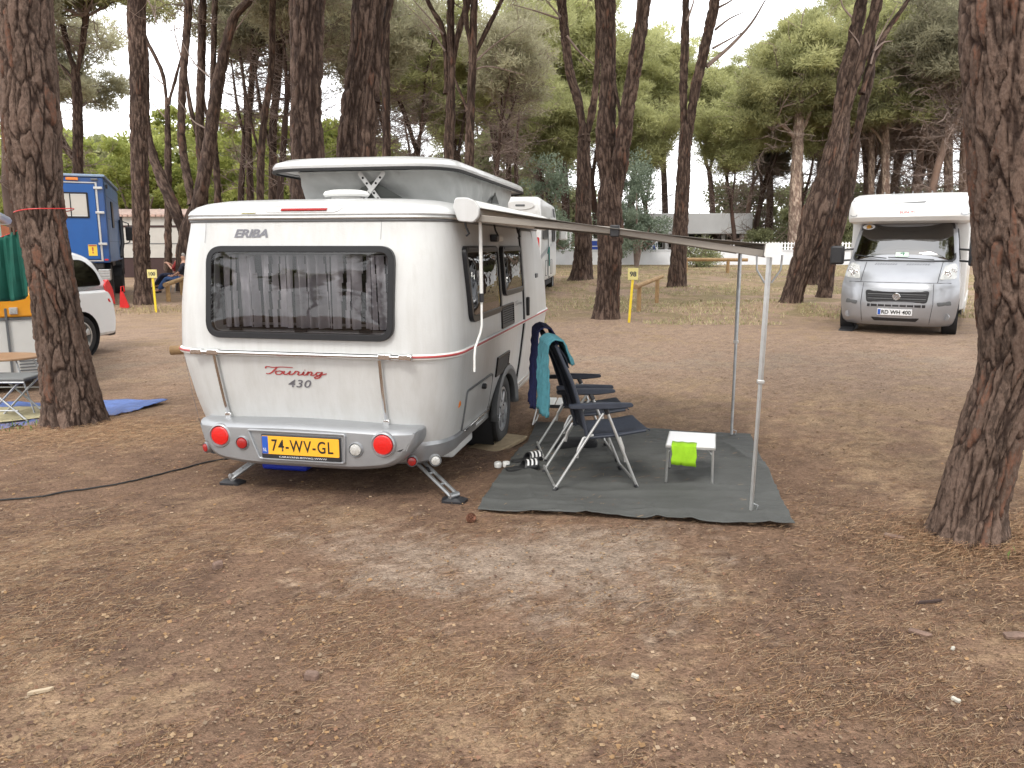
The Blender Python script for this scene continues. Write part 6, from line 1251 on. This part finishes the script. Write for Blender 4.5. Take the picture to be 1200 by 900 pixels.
# windscreen
def WSo(k): return rpoly([(-.90+k, 1.41+k), (.90-k, 1.41+k), (.80-k, 2.13-k), (-.80+k, 2.13-k)], .09, 6)
def gridpanel(name, o, mp, off, m, parent, n=12):     # filled outline following a curved map
    cx = sum(p[0] for p in o)/len(o); cz = sum(p[1] for p in o)/len(o); mb = MB(); mb.loops([[mp(cx+(x-cx)*(1-i/n), cz+(z-cz)*(1-i/n), off) for x, z in o] for i in range(n)], True, False, True); return mb.build(name, m, parent, True)
fr = gridpanel('windscreen_surround', WSo(-.02), FM, .004, BLACKP, mhv); gridpanel('cab_interior', WSo(.03), FM, .008, DARKIN, fr)
gridpanel('windscreen', WSo(.012), FM, .030, WSG, mhv)
panel(MB(), rrect(-.13, .10, 1.47, 1.61, .01, 2), FM, .012, .015, .001).build('paper', mat('pale_green_paper', (.62, .75, .66), .8), fr); text('paper_number', '4', -.05, .03, 1.50, 1.58, FM, mat('green_print', (.05, .2, .12), .6), fr, .017)
panel(MB(), [(-.70+.12*cos(a), 2.06+.055*sin(a)) for a in [2*pi*i/24 for i in range(24)]], FM, .012, .034, .001).build('oval_sticker', PLATEW, fr); panel(MB(), [(-.70+.045*cos(a), 2.06+.04*sin(a)) for a in [2*pi*i/16 for i in range(16)]], FM, .034, .037, .001).build('sticker_centre', mat('orange_print', (.7, .35, .05), .5), fr)
MB().box(-.05, .05, 1.12, 1.16, 2.04, 2.10).build('mirror_sensor', GREYT, fr)
for (a, b, c_, d_) in ((-.86, 1.50, -.28, 1.44), (-.25, 1.46, .55, 1.42)): MB().tube([FM(a+(c_-a)*t, b+(d_-b)*t, .045) for t in (0, .25, .5, .75, 1)], .010, 6).build('wiper', BLACKP, mhv)
MB().tube([FM(-.86+1.72*t, 1.395, .01) for t in [i/12 for i in range(13)]], .014, 6).build('scuttle', BLACKP, mhv)
def curve_line(name, P, r, m, parent=mhv, n=10):
    pts = []
    for i in range(len(P)-1):
        for j in range(n): t = j/n; pts.append(FM(P[i][0]+(P[i+1][0]-P[i][0])*t, P[i][1]+(P[i+1][1]-P[i][1])*t, .001))
    pts.append(FM(P[-1][0], P[-1][1], .001)); MB().tube(pts, r, 5).build(name, m, parent)
DL = mat('dark_gap', (.05, .05, .055), .6)
curve_line('bonnet_gap', [(-.88, .99), (.88, .99)], .007, DL); curve_line('bonnet_gap', [(-.66, 1.0), (-.63, 1.37)], .006, DL); curve_line('bonnet_gap', [(.66, 1.0), (.70, 1.37)], .006, DL)
for s in (-1, 1): curve_line('bumper_gap', [(s*.60, .98), (s*.62, .6), (s*.58, .22)], .005, DL)
for s in (-1, 1):
    for i in range(9): x = s*(.10+i*.045); MB().tube([FM(x, 1.315, .003), FM(x+.018, 1.34, .003)], .006, 4).build('bonnet_slot', DL, mhv)
gridpanel('grille_surround', rpoly([(-.55, .60), (.55, .60), (.58, .86), (-.58, .86)], .06, 5), FM, .004, SILVER, mhv, 6); gl = gridpanel('grille', rpoly([(-.52, .615), (.52, .615), (.55, .845), (-.55, .845)], .05, 5), FM, .008, BLACKP, mhv, 6)
for i in range(5):
    z = .645+i*.042; MB().tube([FM(-.5+t*1.0, z, .016) for t in [j/10 for j in range(11)]], .008, 5).build('grille_bar', GREYP if i % 2 else BLACKP, gl)
MB().lathe([(.070, 0), (.070, .02), (.06, .03), (.055, .03), (0, .028)], 24, Matrix.Translation(FM(0, .73, .012)) @ Matrix.Rotation(-pi/2, 4, 'Z')).build('round_badge', CHROME, gl); text('badge_letters', 'FIAT', -.038, .038, .715, .745, FM, GREYT, gl, .046)
gridpanel('lower_grille', rrect(-.50, .50, .53, .585, .01, 3), FM, .005, BLACKP, mhv, 4)
for i in range(8): x = -.44+i*.125; MB().box(x-.008, x+.008, FM(x, .55, .016).y, FM(x, .55, 0).y, .53, .585).build('grille_divider', SILVERP, mhv, False)
plh = panel(MB(), rrect(-.31, .29, .375, .495, .01, 3), FM, .0, .022, .002).build('number_plate', PLATEW, mhv); panel(MB(), rrect(-.30, -.25, .385, .485, .005, 2), FM, .022, .025, .001).build('blue_band', PLATEB, plh); text('registration', 'RD WH 400', -.235, .27, .40, .472, FM, BLACKT, plh, .026, bold=.02)
gridpanel('lower_intake', rpoly([(-.42, .33), (.42, .33), (.36, .26), (-.36, .26)][::-1], .02, 3), FM, .006, BLACKP, mhv, 4)
for s in (-1, 1):
    f = lambda o: [(x*s, z) for x, z in o] if s > 0 else [(x*s, z) for x, z in o][::-1]
    hl = gridpanel('headlight', f(rpoly([(.68, 1.05), (.96, 1.07), (.955, 1.30), (.90, 1.36), (.74, 1.30)], .04, 4)), FM, .012, CLEARL, mhv, 6)
    for (x, z, r) in ((.80, 1.15, .07), (.90, 1.22, .05)): MB().lathe([(r, 0), (r, .012), (r*.8, .02), (r*.5, .008), (0, .012)], 20, Matrix.Translation(FM(s*x, z, .012)) @ Matrix.Rotation(-pi/2, 4, 'Z')).build('reflector_bowl', CHROME, hl)
    gridpanel('bumper_vent', f(rpoly([(.70, .56), (.92, .58), (.90, .66), (.68, .63)], .02, 3)), FM, .006, GREYP, mhv, 3)
    MB().lathe([(.06, 0), (.06, .02), (.045, .02), (.045, .006), (0, .012)], 20, Matrix.Translation(FM(s*.86, .36, 0)) @ Matrix.Rotation(-pi/2-.5*s, 4, 'Z')).build('fog_lamp', SILVER, mhv)
    wheel(mhv, s*.885, .85, .33, .335, .22, .21, s, SILVER, 6)
    wheel(mhv, s*.92, 5.2, .33, .335, .22, .21, s, SILVER, 6)
    a = MB().tube([(s*.90, 1.05, 1.62), (s*1.15, .98, 1.60)], .022, 6).tube([(s*.92, 1.05, 1.40), (s*1.15, .98, 1.38)], .022, 6).build('mirror_arm', BLACKP, mhv)
    mi = MB(); o_ = rrect(s*1.24-.13, s*1.24+.13, 1.30, 1.68, .05, 4); mi.loops([[(x, yy, z) for x, z in inset(o_, i)] for yy, i in ((.90, .04), (.93, .0), (1.03, 0), (1.05, .012))], True, True, True); mi = mi.build('wing_mirror', BLACKP, mhv)
    panel(MB(), rpoly([(1.15, 1.42), (1.85, 1.42), (1.85, 2.02), (1.42, 2.02)], .06, 4), lambda y, z, o: Vector((s*(ip(z, FW)+o), y, z)), 0, .012, .003).build('cab_side_window', WSG if False else DARKIN, mhv)
    mb = MB(); o_ = rrect(1.9, 6.6, .34, .58, .03, 3); panel(mb, o_, lambda y, z, o: Vector((s*(1.10+o), y, z)), 0, .02, .005); mb.build('side_skirt', WH, mhv)
    for (y0, y1, z0, z1) in ((2.3, 3.3, 1.5, 2.1), (4.2, 5.0, 1.5, 2.0)): panel(MB(), rrect(y0, y1, z0, z1, .06, 4), lambda y, z, o: Vector((s*(1.10+o), y, z)), 0, .02, .004).build('living_window', FRAMEB, mhv)
for i in range(9): MB().tube([(-.7+i*.175, 1.75+.02*(i % 2), 2.73), (-.7+i*.175, 1.75, 2.775)], .012, 5).build('roof_stud', STEEL, mhv)
t = thing('levelling_ramp', 'black levelling ramp under the motorhome front wheel', 'ramp', (0, 0, 0), 0)
wp = Vector((-.885, .72, 0)); wp = Matrix.Rotation(-ha, 4, 'Z') @ wp+mid; t.location = (wp.x, wp.y, gz(wp.x, wp.y)); t.rotation_euler = (0, 0, -ha)
mb = MB(); mb.loops([[(x, y, z) for y, z in ((-.45, 0), (.35, 0), (.35, .07), (.05, .07), (-.42, .02))] for x in (-.13, .13)], True, True, True); mb.build('wedge', BLACKP, t, False)
for i in range(5): MB().box(-.12, .12, -.36+i*.1, -.33+i*.1, .034+i*.012, .045+i*.012).build('grip_rib', BLACKP, t, False)
# ---- white motorhome behind the caravan
W0 = at(634, 345, 23.); hb = radians(7.5)
wm = thing('motorhome', 'white motorhome standing behind the touring caravan', 'motorhome', (W0.x-1.15*cos(hb), 23+1.15*sin(hb), gz(W0.x, 23)), -hb)
zt_ = at(634, 229, 23).z-gz(W0.x, 23)
wb = inflate('body', rpoly([(0, .55), (.9, .42), (6.1, .42), (6.2, 1.2), (6.1, zt_-.3), (5.8, zt_), (.3, zt_), (0, zt_-.3)], [.1, .1, .1, .3, .2, .3, .25, .2], 5), 1.13, zt_-.5, .12, WH, wm, .09)
SMp = lambda y, z, o: Vector((1.13+o, y, z)); RMp = lambda x, z, o: Vector((x, -o, z))
for (y0, y1, z0, z1) in ((.7, 2.1, 1.75, 2.35), (4.4, 5.3, 1.7, 2.3)): f = ring(MB(), rrect(y0, y1, z0, z1, .08, 5), .06, SMp, 0, .03).build('window_frame', GREYP, wm); panel(MB(), rrect(y0+.05, y1-.05, z0+.05, z1-.05, .06, 4), SMp, 0, .02, .004).build('pane', FRAMEB, f)
panel(MB(), rpoly([(2.7, .55), (3.35, .55), (3.35, 2.4), (2.7, 2.4)], .06, 4), SMp, 0, .02, .005).build('door', WH, wm); ring(MB(), rpoly([(2.66, .51), (3.39, .51), (3.39, 2.44), (2.66, 2.44)], .07, 4), .03, SMp, 0, .012).build('door_seal', GREYP, wm)
panel(MB(), rpoly([(.1, 1.15), (3.9, 1.55), (3.9, 1.65), (.1, 1.28)], .01, 2), SMp, 0, .006, .002).build('grey_decal', mat('mid_grey_decal', (.30, .31, .33), .4), wm)
for (y0, y1) in ((1.6, 2.4), (3.6, 4.2)): ring(MB(), rrect(y0, y1, .6, 1.1, .04, 3), .02, SMp, 0, .012).build('locker_rim', GREYP, wm)
panel(MB(), rrect(4.9, 5.4, 2.55, 2.85, .05, 4), lambda y, z, o: Vector((1.13-.12*max(0, z-zt_+.5)+o, y, z)), 0, .02, .004).build('roof_side_vent', GREYP, wm)
MB().tube([(1.15, 2.2, 1.3), (1.2, 2.2, 1.5), (1.17, 2.6, 1.52), (1.17, 2.7, .9)], .02, 6).build('hose', mat('green_hose', (.02, .18, .16), .5), wm)
mi = MB(); o_ = rrect(1.32, 1.6, 1.75, 2.2, .08, 4); mi.loops([[(x, yy, z) for x, z in inset(o_, i)] for yy, i in ((5.0, .05), (5.05, 0), (5.18, 0), (5.2, .02))], True, True, True); mi.build('wing_mirror', WH, wm)
for x in (-.85, 1.0): panel(MB(), rrect(x-.09, x+.09, 1.42, 1.80, .04, 4), RMp, -.02, .05, .01).build('tail_light', REDL, wm)
ring(MB(), rrect(-.55, .55, 1.7, 2.3, .08, 5), .05, RMp, -.01, .03).build('rear_window_frame', FRAMEB, wm); panel(MB(), rrect(-.5, .5, 1.75, 2.25, .05, 4), RMp, -.01, .02, .004).build('rear_window_pane', DARKIN, wm)
panel(MB(), [(.52+.42*cos(a), zt_-.28+.13*sin(a)) for a in [2*pi*i/24 for i in range(24)]], RMp, -.05, .02, .01).build('rear_cap_moulding', WH, wm); panel(MB(), rrect(.38, .66, zt_-.31, zt_-.25, .02, 3), RMp, -.02, .03, .004).build('top_lamp', GREYP, wm)
for y in (1.5, 4.9):
    for s in (-1, 1): wheel(wm, s*1.01, y, .34, .34, .22, .21, s, SILVER, 6)
MB().box(-1.0, 1.08, 1.0, 5.6, .28, .42).build('underbody', DARKIN, wm, False)
# ---- blue expedition truck
tr0 = at(129.5, 308, 20.0); ht_ = radians(23.4); gzt = gz(-11, 20.5)
tk = thing('expedition_truck', 'blue box bodied truck with a rear door behind the left pine', 'truck', (tr0.x-1.17*cos(ht_), 20.0-1.17*sin(ht_), gzt), ht_)
zb_, zt2 = at(129, 308, 20).z-gzt, at(122, 206, 20).z-gzt
sp_ = lambda x0, x1, y0, y1, z0, z1, nm, m, b=.01, par=tk: bev(MB().box(x0, x1, y0, y1, z0, z1).build(nm, m, par, False), b)
sp_(-.80, 1.17, .0, 5.3, zb_, zt2-.04, 'box_body', BLUETR, .03); sp_(-.84, 1.21, -.03, 5.34, zt2-.037, zt2+.03, 'box_roof', mat('pale_blue_roof', (.22, .30, .42), .5), .02)
sp_(1.172, 1.18, .16, 5.2, zb_+.03, zt2-.12, 'side_panel', BLUEM, .003)
for z in (.25, .52, .78): sp_(1.181, 1.184, .2, 5.1, zb_+(zt2-zb_)*z, zb_+(zt2-zb_)*z+.012, 'panel_seam', BLUETR, .001)
RT = lambda x, z, o: Vector((x, -o, z))
ring(MB(), [(-.22, zb_+.04), (1.02, zb_+.04), (1.02, zt2-.16), (-.22, zt2-.16)], .055, RT, 0, .02).build('door_frame', ALU, tk, False)
dr = bev(panel(MB(), [(-.16, zb_+.10), (.96, zb_+.10), (.96, zt2-.22), (-.16, zt2-.22)], RT, 0, .03, .004).build('rear_door', mat('truck_door_blue', (.008, .082, .30), .35, 0, .1, 2.5), tk, False), .004)
wz_ = (zt2-1.05, zt2-.42); ring(MB(), rrect(-.0, .80, wz_[0], wz_[1], .02, 3), .04, RT, .03, .05).build('window_frame', FRAMEB, dr); sp_(.03, .77, -.042, -.030, wz_[0]+.03, wz_[1]-.03, 'blind', CREAM, .002, dr); sp_(.39, .415, -.048, -.043, wz_[0]+.03, wz_[1]-.03, 'window_bar', FRAMEB, .002, dr)
for z in (wz_[0]+.05, wz_[1]-.05): sp_(.03, .77, -.046, -.043, z-.015, z+.015, 'window_rail', ALU, .002, dr)
sp_(.06, .22, -.055, -.03, zt2-1.32, zt2-1.20, 'lock', BLACKP, .01, dr)
for z in (.22, .58, .86): sp_(.94, 1.14, -.06, -.021, zb_+(zt2-zb_)*z-.03, zb_+(zt2-zb_)*z+.03, 'door_hinge', ALU, .008)
sp_(.70, .90, -.036, -.031, zb_+.18, zb_+.46, 'yellow_sticker', mat('sticker_yellow', (.7, .5, .05), .5, 0, .1), .001, dr); text('sticker_mark', '!', .78, .82, zb_+.24, zb_+.40, RT, REDT, dr, .037, bold=.02); sp_(.71, .89, -.040, -.0365, zb_+.42, zb_+.45, 'sticker_band', REDT, .001, dr)
sp_(.35, .62, -.05, -.0, zt2-.13, zt2-.06, 'amber_light', ORANGEL, .01); sp_(.90, 1.05, -.05, 0, zt2-.12, zt2-.07, 'marker_light', GREYP, .01); sp_(1.05, 1.13, -.02, .0, zb_+.06, zb_+.10, 'red_reflector', REDL, .003)
sp_(1.184, 1.21, 1.6, 2.2, zt2-1.25, zt2-.55, 'side_window', FRAMEB, .01); sp_(1.20, 1.24, .15, .30, zt2-.3, zt2-.2, 'side_marker', BLACKP, .01)
sp_(-1.0, 1.0, .05, 4.5, zb_-.16, zb_-.005, 'subframe', BLACKP, .02); sp_(-.1, .85, .02, .25, zb_-.42, zb_-.165, 'tan_locker', mat('tan_metal', (.33, .25, .17), .6), .02); sp_(.87, 1.14, .03, .5, zb_-.45, zb_-.165, 'side_step_box', ALU, .02)
for i in range(4): sp_(.88, 1.13, .015, .03, zb_-.42+i*.07, zb_-.39+i*.07, 'step_rib', STEEL, .003)
for y in (1.0, 5.8):
    for s in (-1, 1): wheel(tk, s*.93, y, .56, .56, .36, .28, s, BLACKP, 6); MB().loops([[(s*.75+dx, y+.68*cos(a), .56+.66*sin(a)) for a in [radians(8+i*164/14) for i in range(15)]] for dx in (0, .38*s)], False).build('mudguard', BLACKP, tk)
sp_(-1.1, 1.1, 5.45, 7.0, .75, 2.75, 'cab', mat('cab_grey', (.13, .14, .15), .5), .12); sp_(-.98, .98, 6.99, 7.02, 1.7, 2.5, 'cab_windscreen', DARKIN, .01); sp_(1.09, 1.12, 5.8, 6.7, 1.7, 2.4, 'cab_side_window', DARKIN, .01)
MB().tube([(1.12, 5.42, .9), (1.16, 5.42, 1.9), (1.18, 5.4, 2.5)], .07, 8).build('exhaust_stack', BLACKP, tk)
MB().tube([(1.1, 5.9, 1.6), (1.38, 5.95, 1.7), (1.38, 5.95, 2.3), (1.1, 5.9, 2.4)], .022, 6).build('mirror_bracket', BLACKP, tk); sp_(1.28, 1.50, 5.9, 5.98, 1.75, 2.2, 'mirror', BLACKP, .03)
MB().tube([(1.19, 3.9, zb_+.1), (1.26, 4.2, zb_+.5), (1.24, 4.55, zb_+1.2)], .06, 8).build('air_snorkel', BLACKP, tk)
p = G(146, 361); t = thing('wheel_chock', 'red triangular wheel chock beside the blue truck wheel', 'wheel chock', (p.x, p.y, p.z), ht_); mb = MB(); mb.loops([[(x, y, z) for x, z in rpoly([(-.11, 0), (.13, 0), (.0, .42), (-.07, .42)], .02, 2)] for y in (-.08, .08)], True, True, True); mb.build('wedge', REDP, t)
mb = MB().tube([(-.05, 0, .42), (-.04, 0, .55), (.02, 0, .56), (.03, 0, .42)], .015, 6).build('handle', REDP, t)
# ---- white family car
pw = G(106, 418); rc = pi-.16
car = thing('car', 'white family car with its red tail light behind the left pine', 'car', (0, 0, 0), rc)
ex = Vector((cos(rc), sin(rc), 0)); c0 = pw+ex*.93; car.location = (c0.x, c0.y, 0)
cw = .86; prof = rpoly([(-.78, .26), (3.35, .22), (3.52, .42), (3.50, .72), (3.25, .92), (2.35, 1.04), (-.70, 1.02), (-.80, .80), (-.83, .50)], [.08, .06, .12, .15, .3, .2, .1, .2, .1], 6)
cb = inflate('body', prof, cw, .85, .12, CARW, car, .07)
ghp = rpoly([(-.74, 1.0), (2.45, 1.0), (1.55, 1.54), (1.2, 1.60), (-.1, 1.62), (-.52, 1.50), (-.66, 1.25)], [.02, .05, .2, .2, .3, .2, .15], 5)
inflate('cabin', ghp, cw-.03, .95, .24, CARW, car, .06)
for s in (-1, 1):
    for y, nm in ((0, 'rear'), (2.65, 'front')):
        cut = MB().lathe([(.36, -.2), (.36, .2)], 28, Matrix.Translation((s*(cw-.03), y, .33))).build('cut', HAMMER, None); cut.parent = car; boolean_cut(cb, cut)
        MB().lathe([(.355, -.19), (.355, .03)], 28, Matrix.Translation((s*(cw-.03), y, .33)) @ Matrix.Scale(s, 4, (1, 0, 0)), 1).build('wheel_housing', DARKIN, car, fix=False)
        wheel(car, s*(cw-.12), y, .315, .315, .195, .22, s, ALU, 5)
    sm = sidemap(cw-.03, .95, .24, s)
    q = rpoly([(-.56, 1.06), (.12, 1.06), (.12, 1.47), (-.30, 1.47), (-.52, 1.28)], [.08, .04, .04, .12, .1], 5); panel(MB(), q, sm, -.01, .012, .003).build('rear_quarter_window', DARKIN, car); dome(MB(), inset(q, .01), sm, .012, .016, 3).build('quarter_glass', GLASSS, car)
    for (a, b) in ((.20, 1.0), (1.08, 1.85)):
        q = rpoly([(a, 1.06), (b, 1.06), (b-(.35 if a > 1 else 0), 1.47), (a, 1.47)], .05, 4); panel(MB(), q, sm, -.01, .012, .003).build('side_window', DARKIN, car); dome(MB(), inset(q, .01), sm, .012, .016, 3).build('side_glass', GLASSS, car)
    lm = lambda y, z, o: Vector((s*(cw-.12*max(0, z-.85)-.02+o), y, z))
    q = rpoly([(-.80, .74), (-.62, .80), (-.60, 1.06), (-.72, 1.16), (-.79, 1.0)], .03, 4); panel(MB(), q, lm, -.06, .014, .006).build('tail_light', REDL, car)
    MB().tube([(s*(cw+.0), .16, .35), (s*(cw+.002), .16, 1.0)], .004, 4).build('door_gap', DL, car)
    wmi = bev(MB().box(s*(cw)-.02, s*(cw)+.18, 2.0, 2.12, 1.02, 1.16).build('wing_mirror', CARW, car), .03)
sp2 = lambda x0, x1, y0, y1, z0, z1, nm, m, b=.01: bev(MB().box(x0, x1, y0, y1, z0, z1).build(nm, m, car, False), b)
sp2(-.78, .78, -.86, -.70, .24, .44, 'rear_bumper_insert', BLACKP, .04); sp2(-.6, .6, 3.48, 3.56, .3, .42, 'front_bumper_insert', BLACKP, .02); sp2(-.6, .6, -.76, -.68, 1.08, 1.42, 'rear_glass', DARKIN, .02)
MB().loops([[(x, y, z) for x, z in ((-.68, 1.06), (.68, 1.06))]for y, z in ((2.42, 0), (1.7, 0))] if False else [[(-.66, 2.36, 1.08), (.66, 2.36, 1.08)], [(-.56, 1.66, 1.50), (.56, 1.66, 1.50)]], False).build('windscreen', DARKIN, car, False, False)
# ---- folding camper at the left edge
KY = 8.9; kx = at(58, 400, KY).x; ka = radians(30); cka, ska = cos(ka), sin(ka)
X_ = lambda px: (lambda m: 1.5+(m*KY-kx)/(cka-m*ska))(ray(px, 400)[0]/ray(px, 400)[1])
zq = lambda py: at(20, py, KY+(X_(20)-1.5)*ska).z
fc = thing('folding_camper', 'white and orange folding camper at the left picture edge', 'camper', (kx-1.5*cka, KY-1.5*ska, 0), ka)
sk = lambda x0, x1, y0, y1, z0, z1, nm, m, b=.008, par=fc: bev(MB().box(x0, x1, y0, y1, z0, z1).build(nm, m, par, False), b)
CAMW = mat('camper_white_panel', (.60, .59, .56), .5, 0, .08, 2)
lw = sk(-1.6, 1.5, 0, 1.9, .12+.1, zq(372), 'lower_body', CAMW, .02); sk(-1.62, 1.52, -.02, 1.92, zq(372)+.003, zq(345), 'orange_band', ORANGE, .02); sk(-1.6, 1.5, -.012, 0, zq(375), zq(372), 'band_trim', GREYP, .002)
sk(X_(9), X_(12), -.028, -.002, .24, zq(361), 'panel_joint', GREYP, .003); sk(X_(15), X_(25), -.05, -.021, zq(368), zq(360), 'marker_lamp', ALU, .006); sk(X_(17), X_(23), -.056, -.051, zq(366.5), zq(361.5), 'lamp_lens', CLEARL, .002)
for i in range(6): sk(X_(20), X_(44), -.012, -.001, zq(424+i*3.6), zq(422.6+i*3.6), 'louvre', GREYP, .001)
sk(-1.5, X_(16), .05, 1.85, zq(345)+.003, zq(262), 'fabric_wall', ORANGEC, .02); sk(X_(10)+.0, X_(16), .02, .045, zq(285), zq(258), 'fabric_window', mat('pale_teal_sheet', (.45, .62, .62), .7), .005)
o = sk(-1.75, X_(19)+.0, -.15, 2.1, zq(258.5), zq(247), 'roof', WHITE, .05); sk(-1.6, 1.3, .1, 1.8, .1, .22, 'chassis', BLACKP, .02)
for s in (-1, 1): wheel(fc, .4, .3 if s < 0 else 1.7, .28, .28, .17, .17, s, SILVER, 5, rz=pi/2)
# green cloth on a line before the camper
gy = 7.9; P0, P1 = at(-60, 302, gy), at(26, 268, gy); P2, P3 = at(34, 345, gy), at(-60, 372, gy); mb = MB(); rg = []
for j in range(17):
    v = j/16; row_ = []
    for i in range(41):
        u = i/40; a = P0.lerp(P1, u); b = P3.lerp(P2, u); p = a.lerp(b, v); row_.append((p.x, p.y+.03*sin(u*34+v*1.5)*(.3+v)+.015*sin(u*71), p.z-.05*sin(pi*u)*(v == 0)*0-.03*v*sin(u*9)))
    rg.append(row_)
mb.loops(rg, False); o = mb.build('hanging_cloth', GREENC, None, True, False); s = o.modifiers.new('s', 'SOLIDIFY'); s.thickness = .004; tag(o, 'dark green cloth hanging on a line before the folding camper', 'cloth')
t = thing('washing_line', 'thin line carrying the dark green cloth to the left pine', 'line', (P0.x, P0.y, P0.z)); MB().tube([(0, 0, 0), tuple(P1-P0), tuple(at(50, 259, 7.15)-P0)], .004, 5).build('line', REDP, t)
for q in (.86, .90): c_ = (P1-P0)*q; MB().box(c_.x-.008, c_.x+.008, c_.y-.02, c_.y+.02, c_.z-.03, c_.z+.05).build('peg', mat('peg_wood', (.1, .06, .04), .8), t, False)
# tarp, beige mat, table, stool
c = [G(-120, 520), G(122, 494), G(197, 472), G(-120, 474)]
tag(sheet('blue_tarp', [G(-140, 522), G(126, 491), G(197, 472), G(-140, 474)], TARP, 120, 60, .006, .018, .03, 9), 'light blue tarpaulin on the ground beside the left foreground pine', 'tarpaulin')
def over(o, dz): o.location.z += dz; return o
tag(over(sheet('beige_mat', [G(-140, 512), G(48, 494), G(58, 480), G(-140, 482)], BEIGE, 90, 40, .012, .010, .02, 12), .018), 'beige woven mat lying on the blue tarpaulin', 'mat')
ty = 7.55; tc_ = at(2, 418, ty); t = thing('camping_table', 'oval brown topped camping table at the left edge', 'table', (tc_.x, ty, gh(tc_.x, ty)+.03)); hh = tc_.z-t.location.z
mb = MB(); el = [(.37*cos(a), .26*sin(a)) for a in [2*pi*i/36 for i in range(36)]]; mb.loops([[(x*k, y*k, hh+z) for x, y in el] for z, k in ((-.016, .97), (-.008, 1), (.004, 1), (.010, .98))], True, True, True); mb.build('table_top', BRWN, t)
for sx in (-1, 1):
    for sy in (-1, 1): MB().tube([(sx*.22, sy*.13, hh-.016), (sx*.40, sy*.20, 0)], .009, 6).build('leg', STEEL, t)
MB().tube([(-.3, .16, hh*.4), (.3, .16, hh*.4)], .007, 6).build('crossbar', STEEL, t)
sy_ = 7.2; sc = at(14, 441, sy_); t = thing('folding_stool', 'grey folding stool with crossed legs at the left edge', 'stool', (sc.x, sy_, gh(sc.x, sy_)+.03)); hh = sc.z-t.location.z
bev(MB().box(-.29, .22, -.17, .17, hh-.02, hh+.012).build('seat', mat('stool_grey', (.15, .155, .155), .7, 0, .15, 10), t), .012); MB().tube([(-.29, -.17, hh-.03), (.22, -.17, hh-.03)], .01, 6).build('seat_tube', STEEL, t)
for sy in (-.15, .15):
    MB().tube([(-.20, sy, hh-.03), (.20, sy, 0)], .010, 6).build('leg', STEEL, t); MB().tube([(.16, sy, hh-.03), (-.22, sy, 0)], .010, 6).build('leg', STEEL, t)
MB().tube([(-.12, -.15, .10), (.12, -.15, .10)], .008, 6).build('crossbar', STEEL, t)
